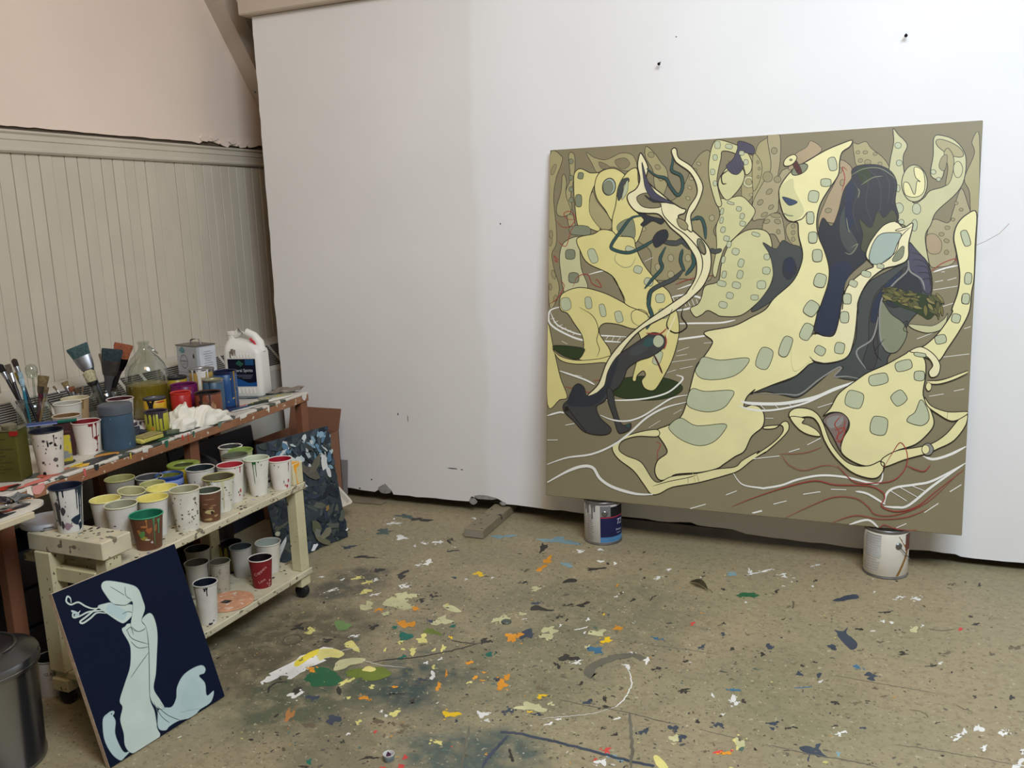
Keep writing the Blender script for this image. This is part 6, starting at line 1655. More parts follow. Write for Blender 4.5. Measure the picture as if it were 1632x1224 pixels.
cup('short dark-speckled white cup between the green streaked and red lined ones', -2.148, 2.540, Zs, .082, .088, (196, 192, 182), (50, 48, 44), .5, rim=(60, 58, 54), group=GC, spots=((20, .5, 12, .1, (40, 40, 40)), (-10, .4, 8, .08, (50, 48, 48)), (30, .25, 10, .06, (46, 44, 44))))
cup('white cup with glossy red inside and red spots by the cart corner post', -2.066, 2.535, Zs, .090, .111, (222, 216, 208), (158, 16, 40), .45, rim=(226, 218, 210), group=GC, drips=((44, .92, .6, 2.6, (110, 20, 36)), (-28, .9, .84, 3, (60, 90, 60))), spots=((44, .3, 6, .07, (190, 40, 60)), (34, .12, 9, .06, (190, 40, 60)), (22, .16, 4, .04, (190, 60, 70)), (14, .28, 4, .05, (130, 140, 130)), (-8, .82, 3, .03, (60, 80, 60))))
# cans and tubs among the cups
def tub(name, label, cat, x, y, z, D, h, body, lip, inside, level=.8, group=None, band=None, thick=.012, tilt=None):
    t = thing(name, label, cat, (x, y, z + .0006), face_cam(x, y), group)
    r = D / 2
    MB().lathe([(.0005, .003), (r - .004, .003), (r - .002, 0), (r - .001, 0), (r - .001, h - .008)], 32).build('body', mat(body, .4, var=.12, scale=14), t, smooth=True)
    MB().lathe([(r - .001, h - .008), (r + .0012, h - .006), (r + .0012, h - .001), (r - .002, h + .001), (r - thick, h - .002), (r - thick - .002, h - .006)], 32, .006).build('rim', mat(lip, .45, var=.12, scale=30), t, smooth=True)
    MB().lathe([(r - thick - .0015, h - .006), (r - thick - .002, level * h), (.0005, level * h - .002)], 32).build('dried_paint', mat(inside, .4, var=.2, scale=30), t, smooth=True)
    if band:
        MB().lathe([(r - .0002, band[0]), (r + .0004, band[0] + .001), (r + .0004, band[1] - .001), (r - .0002, band[1])], 32).build('band', mat(band[2], .4), t, smooth=True)
    return t, (lambda zz: r - .0004), h
tub('paint_tub', 'blue tub with a pale blue band and yellow-green lining', 'tub', -2.298, 2.228, Zs, .094, .120, (22, 52, 130), (40, 66, 120), (110, 116, 52), .6, 'cans and tubs on the cart', band=(.086, .106, (120, 140, 190)), thick=.004)
tub('paint_tub', 'yellow tub with a lime green crusted rim', 'tub', -2.337, 2.338, Zs, .112, .125, (186, 166, 50), (126, 144, 60), (60, 66, 34), .92, 'cans and tubs on the cart', thick=.02)
# lower shelf
cup('dull white cup with dark green inside, rearmost of the three beside the navy panel', -2.360, 2.385, Zl, .093, .125, (176, 172, 160), (44, 52, 44), .4, group=GL)
cup('white cup with grey-brown streaked lining on the lower shelf', -2.282, 2.295, Zl, .086, .115, (198, 194, 182), (104, 98, 84), .4, rim=(206, 200, 186), group=GL)
cup('small dirty cup with olive smears on the lower shelf', -2.207, 2.330, Zl, .074, .115, (172, 166, 148), (96, 90, 74), .5, rim=(150, 144, 124), group=GL, nspots=10, scol=((110, 100, 60), (90, 84, 66)), dirty=.05)
cup('white cup with a dark stripe down its lining behind the red printed cup', -2.160, 2.540, Zl, .096, .118, (206, 202, 188), (168, 172, 160), .3, rim=(206, 202, 188), group=GL)
cup('greyish cup partly hidden behind the red printed cup', -2.235, 2.475, Zl, .084, .115, (176, 172, 162), (70, 78, 76), .5, rim=(150, 150, 142), group=GL)
t, rf_, h_ = cup('red printed cup with dark inside on the lower shelf', -2.099, 2.420, Zl, .087, .109, (126, 24, 32), (20, 8, 14), .5, rim=(220, 206, 200), group=GL, taper=.74, spots=((30, .17, 3.4, .022, (214, 170, 170)), (34, .12, 2.6, .018, (214, 170, 170)), (46, .24, 5, .05, (206, 160, 160)), (48, .12, 5, .03, (214, 180, 176)), (44, .05, 5, .03, (220, 190, 186))))
text_on(rf_, t, 'Cuppers', .016, -6, .068, (214, 156, 160), 34)
text_on(rf_, t, 'Lane', .015, -2, .031, (214, 156, 160), 26)
cup('tall white cup with navy inside at the lower shelf edge by the navy panel', -2.072, 2.112, Zl, .079, .143, (210, 206, 196), (14, 22, 38), .5, rim=(206, 202, 194), group=GL, drips=((4, .95, .74, 5, (20, 22, 32)), (-6, .94, .86, 8, (20, 22, 32))), spots=((8, .04, 14, .03, (50, 50, 60)), (30, .1, 6, .02, (80, 76, 70))))
# ============================================================ things on the lower shelf and bench
def can(name, label, x, y, z, D, h, label_col, metal=(150, 150, 150), lid=None, inside=(30, 28, 30), group=None, drips=(), spots=(), nspots=0, scol=((60, 60, 60),), lab=(.08, .92), rough=.35, bail=False, lid_col=None, rz=None, cat='paint can', lip_col=None):
    t = thing(name, label, cat, (x, y, z + .0006), face_cam(x, y) if rz is None else rz, group)
    r = D / 2; mm = mat(metal, .35, .85, var=.12, scale=20)
    rng = random.Random(int(abs(x * 977) + abs(y * 331) * 7))
    MB().lathe([(.0005, .003), (r - .004, .003), (r - .002, 0), (r, .0005), (r, .004), (r - .002, .006), (r - .002, h - .007), (r, h - .005), (r, h - .001), (r - .001, h), (r - .003, h - .001), (r - .005, h - .004)], 36).build('body', mm if not lip_col else mat(lip_col, .4, var=.1), t, smooth=True)
    if label_col:
        MB().lathe([(r - .0018, lab[0] * h), (r - .0010, lab[0] * h + .001), (r - .0010, lab[1] * h - .001), (r - .0018, lab[1] * h)], 36).build('label', mat(label_col, rough, var=.10, scale=16), t, smooth=True)
    if lid:
        lm = mat(lid_col, .4, .3, var=.15, scale=20) if lid_col else mm
        MB().lathe([(r - .005, h - .004), (r - .008, h - .002), (r - .012, h - .002), (r - .014, h - .006), (.0005, h - .006)], 36).build('lid', lm, t, smooth=True)
    else:
        MB().lathe([(r - .004, h - .004), (r - .006, h * .55), (.0005, h * .54)], 36).build('dried_paint', mat(inside, .4, var=.15), t, smooth=True)
    rf_ = lambda zz: r - .0006
    for d in drips: drip(rf_, t, d[0], h * d[1], h * d[2], d[3], d[4])
    for s in spots: spot(rf_, t, s[0], h * s[1], s[2], h * s[3], s[4], rng)
    for k in range(nspots): spot(rf_, t, rng.uniform(-70, 70), h * rng.uniform(.1, .95), rng.uniform(2, 7), h * rng.uniform(.01, .04), rng.choice(scol), rng)
    return t, rf_, h
GCAN = 'used paint cans on the workbench'
# black can with yellow showing, lower shelf
can('paint_can', 'black can with yellow showing through thick runs on the lower shelf', -2.312, 2.505, Zl, .086, .112, (146, 130, 40), (30, 28, 30), lip_col=(22, 22, 26), drips=((-40, 1, .1, 14, DK), (-10, 1, .05, 12, DK), (18, 1, .1, 9, DK), (40, 1, .2, 12, DK), (4, 1, .55, 10, DK)), group='cans and tubs on the cart')
# pink round lid with a dark diamond
t = thing('round_palette', 'round pinkish disc with a dark diamond lying on the lower shelf of the cart', 'palette', (-2.118, 2.262, Zl + .0005), face_cam(-2.1, 2.27))
MB().lathe([(.0005, 0), (.082, 0), (.086, .002), (.085, .006), (.074, .0075), (.0005, .0075)], 40, .004).build('disc', mat((206, 150, 116), .55, var=.14, scale=30, speck=((224, 196, 176), 40, .12)), t, smooth=True)
MB().add([(.010, -.030, .0082), (.028, -.006, .0082), (.010, .012, .0082), (-.006, -.012, .0082)], [(0, 1, 2, 3)], lin((30, 30, 34))).build('diamond_mark', FLOOR_PAINT, t)
MB().add([(.010, -.020, .0086), (.016, -.010, .0086), (.010, -.003, .0086), (.003, -.012, .0086)], [(0, 1, 2, 3)], lin((96, 90, 86))).build('diamond_mark', FLOOR_PAINT, t)

# paper cups on the bench
t, rf_, h_ = cup('white cup with navy inside and scattered dark smudges near the left end of the bench', -2.469, 1.913, ZB, .100, .140, (216, 206, 194), (12, 16, 34), .5, rim=(24, 26, 42), group=GB, nspots=16, scol=((80, 76, 74), (120, 112, 104)),
    drips=((22, .92, .68, 2.6, (24, 22, 26)),), spots=((10, .74, 8, .03, (30, 28, 30)), (-2, .72, 4, .06, (30, 28, 30)), (26, .68, 6, .04, (24, 22, 26)), (-30, .30, 8, .04, (70, 60, 58)), (24, .34, 10, .05, (90, 84, 80)), (-34, .04, 9, .06, (30, 24, 26)), (-16, .8, 6, .04, (70, 66, 64)), (50, .6, 5, .06, (30, 30, 34))))
cup('white cup with red inside and a red run down its side', -2.556, 2.136, ZB, .096, .113, (220, 212, 202), (126, 18, 28), .5, rim=(216, 200, 192), group=GB, taper=.76,
    drips=((22, 1, .5, 4, (122, 16, 26)), (40, 1, .4, 4, (122, 16, 26)), (44, .55, .05, 2.6, (130, 18, 28)), (14, 1, .88, 16, (122, 16, 26)), (38, 1, .9, 10, (122, 16, 26))), spots=((34, .5, 8, .06, (122, 16, 26)), (44, .3, 5, .03, (130, 18, 28)), (40, .12, 5, .04, (130, 18, 28)), (34, .1, 3, .03, (130, 18, 28)), (52, .55, 4, .04, (130, 18, 28))), jag=.01)
cup('white cup with tan paint near its brim behind the red streaked one', -2.701, 2.180, ZB, .094, .116, (206, 196, 182), (112, 84, 50), .85, paint=(112, 84, 50), rim=(206, 190, 168), group=GB, spots=((20, .8, 20, .05, (110, 30, 34)), (36, .75, 10, .06, (110, 30, 34))))
cup('empty-looking white cup between the brush jar and the grey canister', -2.790, 2.262, ZB, .097, .140, (208, 204, 194), (176, 172, 160), .3, rim=(220, 214, 200), group=GB)
cup('white cup with dark red inside and one black run behind the grey canister', -2.650, 2.375, ZB, .095, .140, (210, 204, 198), (66, 10, 20), .7, rim=(206, 196, 190), group=GB, drips=((40, .95, .4, 3, (30, 26, 32)), (-10, 1, .92, 8, (90, 16, 26))))
t, rf_, h_ = cup('cream-rimmed tan cup in front of the big brush jar', -2.880, 2.372, ZB, .100, .132, (168, 140, 104), (196, 184, 152), .3, rim=(214, 202, 168), group=GB, drips=((-10, 1, .55, 10, (150, 124, 80)), (30, 1, .7, 9, (120, 96, 60))))

# grey-blue canister with lid
t = thing('canister', 'slate blue lidded canister on the front of the workbench', 'canister', (-2.515, 2.228, ZB + .0006), face_cam(-2.5, 2.2))
MB().lathe([(.0005, .002), (.056, 0), (.0565, .003), (.0545, .125)], 36).build('body', mat((60, 82, 102), .5, var=.14, scale=8, speck=((120, 136, 146), 30, .06)), t, smooth=True)
MB().lathe([(.0545, .122), (.0570, .124), (.0570, .150), (.0558, .155), (.052, .157), (.0005, .158)], 36).build('lid', mat((80, 86, 94), .5, var=.10, scale=10), t, smooth=True)

# glass jar builder
def glass_jar(label, x, y, r, h, name='glass_jar'):
    t = thing(name, label, 'jar', (x, y, ZB + .0006), face_cam(x, y))
    MB().lathe([(.0005, .004), (r - .004, .003), (r, .008), (r, h * .78), (r * .90, h * .86), (r * .86, h * .90), (r * .86, h * .97), (r * .89, h), (r * .86, h - .001)], 36).build('glass', GLASS, t, smooth=True)
    MB().lathe([(r * .875, h * .93), (r * .905, h * .935), (r * .905, h * .945), (r * .875, h * .95)], 36).build('thread_ring', GLASS, t, smooth=True)
    return t
glass_jar('clear glass jar crammed with brushes at the left end of the bench', -2.895, 2.204, .057, .165)
glass_jar('wide clear glass jar holding the big flat brushes', -2.905, 2.535, .060, .140)
t = glass_jar('small clear plastic beaker of thin brushes behind the white cup', -2.945, 2.445, .036, .105, 'plastic_beaker')
# brushes: every brush is a thing
FERR = (168, 168, 172)
def brush(label, base, tip, w, bl, fl, bristle, handle, ferr=FERR, flat=.35, hr=.006, roll=0.0, fan=1.0, group='brushes in the jars', name='paint_brush', bristle2=None):
    b, t_ = Vector(base), Vector(tip); d = t_ - b; Lg = d.length
    rot = d.to_track_quat('Z', 'Y')
    o = thing(name, label, 'brush', base, group=group)
    o.rotation_mode = 'QUATERNION'; o.rotation_quaternion = rot
    # turn the flat of the brush toward the viewer, then by roll
    inv = rot.inverted()
    tov = inv @ Vector((-b.x, -b.y, 0)); a = math.atan2(tov.y, tov.x) + R(90) + R(roll)
    def ring(z, rx, ry, n=14): return [((rx * math.cos(t * 2 * math.pi / n)) * math.cos(a) - (ry * math.sin(t * 2 * math.pi / n)) * math.sin(a), (rx * math.cos(t * 2 * math.pi / n)) * math.sin(a) + (ry * math.sin(t * 2 * math.pi / n)) * math.cos(a), z) for t in range(n)]
    z2, z1 = Lg - bl, Lg - bl - fl
    hw = w / 2
    MB().loft([ring(0, hr * .5, hr * .5), ring(z1 * .5, hr * .8, hr * .8), ring(z1 * .9, max(hr, hw * .45), hr), ring(z1 + .004, hw * .62, max(hr * .8, hw * flat * .7))]).build('handle', mat(handle, .35, var=.1), o, smooth=True)
    MB().loft([ring(z1, hw * .66, max(hr * .85, hw * flat * .8)), ring(z1 + fl * .5, hw * .86, hw * max(flat, .25)), ring(z2, hw * .96, hw * flat)]).build('ferrule', mat(ferr, .3, .9, var=.15, scale=40), o, smooth=True)
    MB().loft([ring(z2 - .002, hw * .92, hw * flat * .9), ring(z2 + bl * .35, hw * (.98 + .06 * (fan - 1)), hw * flat), ring(z2 + bl * .8, hw * fan, hw * flat * .75), ring(Lg, hw * fan * (.97 if flat < .6 else .45), hw * flat * (.35 if flat < .6 else .4))]).build('bristles', mat(bristle, .8, var=.30, scale=90, bump=.5, bscale=220), o, smooth=True)
    return o
J = ZB + .012
brush('black-tipped brush leaning far left out of the brush jar', (-2.890, 2.206, J), (-3.012, 2.180, .944), .022, .032, .030, (24, 20, 22), (44, 40, 44), flat=.8, hr=.007)
brush('dark round brush standing highest in the brush jar', (-2.872, 2.210, J), (-2.966, 2.205, .962), .020, .030, .034, (46, 36, 30), (20, 24, 40), flat=.8, hr=.006)
brush('grey flat brush beside the highest one in the brush jar', (-2.880, 2.180, J), (-2.978, 2.186, .944), .020, .034, .034, (92, 84, 72), (34, 30, 34))
brush('brush with a yellow tipped head in the brush jar', (-2.886, 2.222, J), (-2.970, 2.212, .912), .018, .028, .03, (176, 160, 60), (70, 60, 70))
brush('pale blue handled tool in the brush jar', (-2.900, 2.190, J), (-2.930, 2.196, .915), .016, .05, .02, (150, 176, 186), (40, 110, 130), ferr=(150, 172, 180))
brush('broad tan brush leaning right in the brush jar', (-2.905, 2.200, J), (-2.866, 2.240, .897), .034, .040, .028, (116, 98, 66), (80, 30, 44), ferr=(110, 104, 96), fan=1.15)
brush('small brown filbert low at the right of the brush jar', (-2.915, 2.215, J), (-2.852, 2.236, .856), .016, .022, .02, (110, 90, 64), (150, 120, 80), flat=.5)
sp_ = thing('plastic_scoop', 'clear plastic scoop sticking up from the brush jar', 'scoop', (-2.893, 2.214, J), face_cam(-2.9, 2.2))
MB().tube([(0, 0, 0), (0, 0, .15), (0, .002, .225)], .004, 8).build('stem', GLASS, sp_, smooth=True)
MB().lathe([(.0005, .222), (.014, .228), (.021, .245), (.020, .262), (.012, .274), (.0005, .277)], 20).build('bowl', GLASS, sp_, smooth=True)
JB = ZB + .012
brush('big flat brush with blue-green bristles leaning left, chrome ferrule shining', (-2.880, 2.540, JB), (-2.990, 2.500, .966), .074, .046, .055, (60, 84, 84), (60, 62, 66), flat=.22, hr=.010, fan=1.12)
brush('cream mop brush in front of the big flat brushes', (-2.890, 2.512, JB), (-2.934, 2.492, .872), .044, .046, .018, (188, 178, 142), (84, 84, 80), flat=.9, hr=.008, ferr=(90, 92, 92), fan=1.1)
brush('grey-tan round brush between the two big flat brushes', (-2.905, 2.565, JB), (-2.898, 2.556, .932), .048, .050, .03, (146, 134, 114), (40, 44, 56), flat=.5, ferr=(60, 60, 64), fan=1.15, hr=.009)
brush('big flat dark brush standing upright in the wide jar', (-2.910, 2.520, JB), (-2.842, 2.540, .952), .074, .048, .06, (44, 58, 64), (74, 72, 76), flat=.22, hr=.011, ferr=(110, 108, 110), fan=1.05)
brush('terracotta bristled brush behind the big flat dark one', (-2.925, 2.545, JB), (-2.826, 2.585, .966), .062, .060, .05, (150, 84, 56), (24, 22, 26), flat=.3, hr=.010, ferr=(30, 28, 32), fan=1.15)
B0 = (-2.945, 2.445, ZB + .012)
for lab, tip, w, bc in (('thin brush leaning left out of the beaker', (-3.050, 2.420, .816), .008, (120, 100, 70)), ('small tan fan brush in the beaker', (-3.010, 2.440, .832), .022, (130, 110, 76)), ('small reddish brush in the beaker', (-2.985, 2.447, .812), .020, (120, 70, 46)), ('small dark brown brush in the beaker', (-2.963, 2.453, .806), .018, (84, 62, 40)), ('thin brush leaning right out of the beaker', (-2.940, 2.465, .812), .008, (110, 90, 70))):
    brush(lab, (B0[0] + random.uniform(-.012, .012), B0[1] + random.uniform(-.012, .012), B0[2]), tip, w, .022, .018, bc, (60, 50, 44), flat=.4, hr=.003, fan=1.2)

# big glass jug with yellow liquid
t = thing('glass_jug', 'big glass jug half full of yellow liquid behind the grey canister', 'jug', (-2.812, 2.668, ZB + .0006), face_cam(-2.81, 2.67))
MB().lathe([(.0005, .004), (.078, .002), (.084, .010), (.084, .160), (.081, .190), (.072, .216), (.054, .242), (.034, .262), (.023, .276), (.020, .287), (.020, .300), (.023, .302), (.023, .309), (.018, .310)], 40).build('glass', GLASS, t, smooth=True)
def liquid_mat():
    m = bpy.data.materials.new('yellow_liquid'); m.use_nodes = True
    b = m.node_tree.nodes['Principled BSDF']; b.inputs['Base Color'].default_value = lin((168, 142, 40)); b.inputs['Roughness'].default_value = .25
    b.inputs['Transmission Weight'].default_value = .35
    return m
MB().lathe([(.0005, .005), (.077, .005), (.0825, .011), (.0825, .134), (.080, .1355), (.0005, .1355)], 40).build('liquid', liquid_mat(), t, smooth=True)
hd = MB()
hd.tube([(.008 + .016 * math.sin(a * .6), .022 + .016 * (1 - math.cos(a * .6)) * .9, .262 + .015 * math.cos(a * .6) + .01) for a in range(11)], .0035, 8)
hd.build('ring_handle', GLASS, t, smooth=True)

# square tin of solvent
t = thing('solvent_tin', 'grey-white square tin with a round printed emblem behind the paint cans', 'tin', (-2.935, 3.085, ZB + .0006), R(-11))
TW, TD, TH = .152, .100, .235
tin_m = mat((178, 182, 186), .4, .15, var=.06, scale=6)
# local -Y is the broad printed face, local +X the narrow paper covered one
MB().box(-TW / 2, TW / 2, -TD / 2, TD / 2, 0, TH, b=.004).build('body', tin_m, t)
MB().box(-TW / 2 - .001, TW / 2 + .001, -TD / 2 - .001, TD / 2 + .001, TH - .003, TH + .002).build('seam_rim', mat((130, 126, 120), .35, .9), t)
MB().tube([(-.03, 0, TH + .001), (-.032, 0, TH + .016), (-.02, 0, TH + .022), (.02, 0, TH + .026), (.034, 0, TH + .022), (.04, 0, TH + .001)], .0035, 8).build('wire_handle', mat((120, 116, 108), .35, .8), t, smooth=True)
MB().box(TW / 2 + .0004, TW / 2 + .0012, -TD / 2 + .012, TD / 2 - .002, .03, TH - .008).build('paper_label', mat((206, 208, 212), .7), t)
def on_front(s, size, x, z, parent=t, c=(70, 74, 80), yf=-TD / 2 - .0012):
    vs, fs = text_geo(s, size)
    return MB().add([(x + a, yf, z + b) for a, b, _ in vs], fs, lin(c)).build('lettering', FLOOR_PAINT, parent)
ringv, ringf = ribbon([(.026 * math.cos(a * .2618), .030 * math.sin(a * .2618)) for a in range(24)], .0022, closed=True)
MB().add([(-.022 + a, -TD / 2 - .0010, .162 + b) for a, b in ringv], ringf, lin((90, 94, 100))).build('emblem_ring', FLOOR_PAINT, t)
on_front('GAMBLIN', .0105, -.022, .164); on_front('ARTIST\'S OIL', .005, -.022, .150); on_front('GAMSOL', .013, -.004, .092, c=(80, 84, 90)); on_front('ODORLESS MINERAL SPIRITS', .0055, -.004, .078)
MB().box(-TW / 2 + .004, TW / 2 - .004, -TD / 2 - .0009, -TD / 2, .1125, .1135).build('printed_line', mat((110, 112, 116), .6), t)
for k in range(13):
    w = random.uniform(.03, .055); z = TH - .03 - k * .0105
    if k == 7: continue
    MB().box(TW / 2 + .0012, TW / 2 + .0016, -w / 2 + .006, w / 2 + .006, z, z + .0022).build('printed_line', mat((120, 122, 128), .6), t)
spv = [((96, 140, 146), -.03, .215, .02, .014), ((40, 44, 46), .052, .19, .006, .012), ((44, 60, 58), .070, .10, .006, .022)]
for c, x, z, rx, rz in spv:
    MB().add([(x + rx * random.uniform(.7, 1.2) * math.cos(q * .7), -TD / 2 - .0014, z + rz * random.uniform(.7, 1.2) * math.sin(q * .7)) for q in range(9)], [tuple(range(9))], lin(c)).build('paint_spot', FLOOR_PAINT, t)

# white plastic solvent jug
def rrect(cx, cy, w, d, r, z, n=6):
    pts = []
    for sx, sy, a0_ in ((1, 1, 0), (-1, 1, 90), (-1, -1, 180), (1, -1, 270)):
        for k in range(n + 1):
            a = R(a0_ + 90 * k / n); pts.append((cx + sx * (w / 2 - r) + r * math.cos(a), cy + sy * (d / 2 - r) + r * math.sin(a), z))
    return pts
t = thing('solvent_jug', 'white plastic jug with a dark blue label near the far end of the bench', 'jug', (-2.690, 3.135, ZB + .006), R(15))
JW = mat((226, 222, 214), .45, var=.03, scale=5)
MB().loft([rrect(0, 0, .170, .108, .02, 0), rrect(0, 0, .178, .116, .024, .008), rrect(0, 0, .176, .114, .024, .19), rrect(-.002, 0, .172, .110, .026, .205), rrect(-.012, 0, .148, .092, .028, .228), rrect(-.03, 0, .10, .066, .026, .244), rrect(-.048, 0, .05, .05, .022, .256)]).build('body', JW, t, smooth=True)
MB().tube([(.070, 0, .196), (.066, 0, .236), (.044, 0, .266), (.010, 0, .283), (-.024, 0, .284), (-.046, 0, .270)], [.024, .022, .0185, .017, .0165, .015], 14).build('handle', JW, t, smooth=True)
nk = MB(); nk.T = Matrix.Translation((-.062, 0, .250)); nk.lathe([(.020, 0), (.0195, .022), (.0215, .023), (.0215, .036), (.019, .038), (.0005, .038)], 24)
nk.build('cap', mat((214, 208, 198), .5, var=.06), t, smooth=True)
LBL = [mat((14, 20, 38), .3, var=.1), mat((24, 74, 132), .3, var=.15, scale=8)]
yf = -.0585
MB().box(-.064, .066, yf, -.056, .046, .170).build('label', LBL[0], t)
lb2 = MB(); q = smooth_open([(-.064, .078), (-.03, .084), (.0, .074), (.03, .062), (.066, .066)], 5)
lb2.add([(a, yf - .0006, b) for a, b in q] + [(.066, yf - .0006, .046), (-.064, yf - .0006, .046)], [tuple(range(len(q) + 2))]); lb2.build('label_wave', LBL[1], t)
vs, fs = text_geo('Mineral Spirits', .0195)
MB().add([(a * .92 + .0, yf - .0008, b + .118) for a, b, _ in vs], fs, lin((206, 214, 220))).build('lettering', FLOOR_PAINT, t)
for k in range(4):
    MB().add([(-.026 + k * .006, yf - .0008, .150 - k * .004), (-.010 + k * .006, yf - .0008, .164 - k * .004), (-.007 + k * .006, yf - .0008, .161 - k * .004), (-.023 + k * .006, yf - .0008, .147 - k * .004)], [(0, 1, 2, 3)], lin((52, 116, 96))).build('label_emblem', FLOOR_PAINT, t)
MB().box(.018, .058, yf - .0007, yf, .142, .167).build('label_patch', mat((30, 76, 120), .35), t)
for k in range(3):
    MB().box(-.04 + .02 * k, .05 - .004 * k, yf - .0008, yf, .096 - .007 * k, .098 - .007 * k).build('printed_line', mat((110, 120, 136), .5), t)
for k in range(7):
    MB().box(-.045 + k * .014, -.040 + k * .014, -.0605, -.056, .176, .192, b=.001).build('moulded_rib', JW, t)
    MB().box(-.06 + k * .018, -.053 + k * .018, -.0605, -.056, .014, .036, b=.001).build('moulded_rib', JW, t)
MB().tube([(.058, -.022, .228), (.050, -.0215, .243), (.040, -.020, .247), (.034, -.019, .256)], .0045, 6).build('paint_smear', mat((196, 20, 50), .4), t, smooth=True)
for px_, pz, w in ((-.045, .215, .012), (-.052, .205, .008), (-.030, .212, .006)):
    MB().box(px_, px_ + w, -.0600, -.050, pz - .03, pz, b=.002).build('paint_smear', mat((120, 112, 98), .6, var=.3, scale=60), t)

# paint cans on the bench
can('paint_can', 'plum purple paint can behind the white rag', -2.672, 2.722, ZB, .108, .130, (104, 22, 78), lip_col=(110, 24, 84), inside=(84, 14, 64), group=GCAN, lab=(.05, .97), nspots=12, scol=((150, 120, 150), (60, 60, 90), (150, 40, 50), (90, 100, 120)))
can('paint_can', 'can with a bright metal lid and white runs over a tan label', -2.725, 2.885, ZB, .106, .165, (168, 138, 70), lid=True, group=GCAN, drips=((-14, 1, .45, 14, (216, 212, 204)), (-8, 1, .2, 8, (216, 212, 204)), (26, 1, .5, 6, (210, 204, 196)), (-44, 1, .4, 8, (210, 204, 196)), (6, 1, .8, 30, (220, 216, 206))))
can('paint_can', 'tall blue paint can next to the white solvent jug', -2.595, 2.880, ZB, .098, .160, (36, 76, 128), lip_col=(22, 34, 70), inside=(14, 20, 44), group=GCAN, nspots=14, scol=((196, 170, 90), (30, 40, 80), (70, 120, 140), (150, 140, 110)), drips=((46, 1, .05, 7, (150, 120, 50)), (30, 1, .3, 8, (30, 46, 84))))
can('paint_can', 'can with an olive-green metal lid in front of the tall blue one', -2.575, 2.785, ZB, .086, .143, (58, 84, 106), lid=True, lid_col=(150, 150, 112), group=GCAN, drips=((-20, .95, .6, 8, (40, 60, 70)),))
can('paint_can', 'copper brown paint can with black inside at the right of the white rag', -2.520, 2.690, ZB, .106, .110, (120, 66, 44), lip_col=(70, 44, 34), inside=(16, 14, 18), group=GCAN, lab=(.02, .99), spots=((-20, .6, 18, .16, (110, 84, 56)), (0, .5, 12, .2, (70, 46, 36)), (16, .5, 10, .25, (150, 110, 80)), (26, .4, 5, .2, (170, 130, 100)), (-34, .7, 10, .1, (40, 30, 28))), drips=((-30, 1, .3, 12, (50, 36, 32)), (6, 1, .2, 6, (60, 40, 34))))
can('paint_can', 'small can with a red crusted rim half hidden by the white rag', -2.585, 2.612, ZB, .080, .122, (170, 40, 36), lip_col=(196, 52, 40), inside=(150, 30, 30), group=GCAN)
can('paint_can', 'yellow labelled can with a black lid and a broad black run', -2.655, 2.545, ZB, .086, .110, (206, 164, 40), lid=True, lid_col=(96, 96, 98), group=GCAN, lip_col=(60, 58, 60), drips=((-26, 1, .1, 24, (20, 16, 24)), (-20, 1, .35, 26, (20, 16, 24))), spots=((30, .88, 30, .03, (180, 50, 36)), (26, .6, 16, .05, (190, 60, 40)), (36, .35, 10, .05, (170, 70, 40))))
can('paint_can', 'dark-lidded can with a yellow side behind the plum can', -2.775, 2.790, ZB, .084, .146, (170, 146, 40), lid=True, lid_col=(50, 50, 54), lip_col=(40, 38, 42), group=GCAN)
can('paint_can', 'small lime yellow can with dark purple runs beside the sponge', -2.546, 2.440, ZB, .087, .086, (172, 168, 52), lip_col=(70, 62, 70), inside=(40, 30, 40), group=GCAN, lab=(.02, .9), drips=((-20, 1, .4, 10, (58, 46, 56)), (-6, 1, .1, 4, (58, 46, 56)), (10, 1, .1, 4, (50, 40, 50)), (28, 1, .2, 8, (62, 52, 62)), (-44, 1, .5, 12, (62, 52, 58)), (18, 1, .7, 30, (62, 52, 62))), spots=((-22, .3, 10, .08, (196, 130, 60)), (0, .2, 14, .05, (120, 130, 50))))

# olive tin, maroon and yellow packets at the left end
t = thing('oil_tin', 'olive green rectangular tin with two caps at the far left of the bench', 'tin', (-2.532, 1.813, ZB + .0006), R(28))
OL = mat((86, 84, 34), .35, .25, var=.18, scale=10)
MB().box(-.095, .055, -.038, .038, 0, .160, b=.004).build('body', OL, t)
MB().box(-.097, .057, -.040, .040, .158, .163, b=.002).build('top_rim', mat((120, 116, 90), .35, .8, var=.2, scale=30), t)
for cx_, r_ in ((-.05, .020), (.02, .022)):
    nk = MB(); nk.T = Matrix.Translation((cx_, 0, .163)); nk.lathe([(r_, 0), (r_, .010), (r_ - .003, .013), (.0005, .013)], 20); nk.build('cap', mat((140, 136, 110), .35, .7), t, smooth=True)
for k in range(11):
    w = random.uniform(.06, .115); z = .135 - k * .0105
    MB().box(-.07, -.07 + w, -.0388, -.038, z, z + .002).build('printed_line', mat((52, 52, 22), .5), t)
MB().box(.036, .0575, -.0405, -.030, .146, .160).build('paint_smear', mat((150, 24, 22), .5), t)
t = thing('carton', 'tall maroon carton behind the red streaked cup', 'box', (-2.606, 2.086, ZB + .0006), R(50))
MB().box(-.03, .03, -.018, .018, 0, .112, b=.001).build('box', mat((58, 24, 26), .6, var=.12, scale=14), t)
for k in range(4): MB().box(-.02 + random.uniform(0, .01), .018, -.0186, -.018, .03 + k * .018, .034 + k * .018).build('printed_line', mat((96, 54, 50), .6), t)
t = thing('tin_box', 'yellow and grey streaked packet leaning between the navy lined cup and the carton', 'box', (-2.538, 2.018, ZB + .0006), R(55))
MB().box(-.03, .026, -.012, .012, 0, .088, b=.001).build('box', mat((190, 172, 56), .5, var=.12, scale=18, speck=((140, 140, 136), 26, .20)), t)
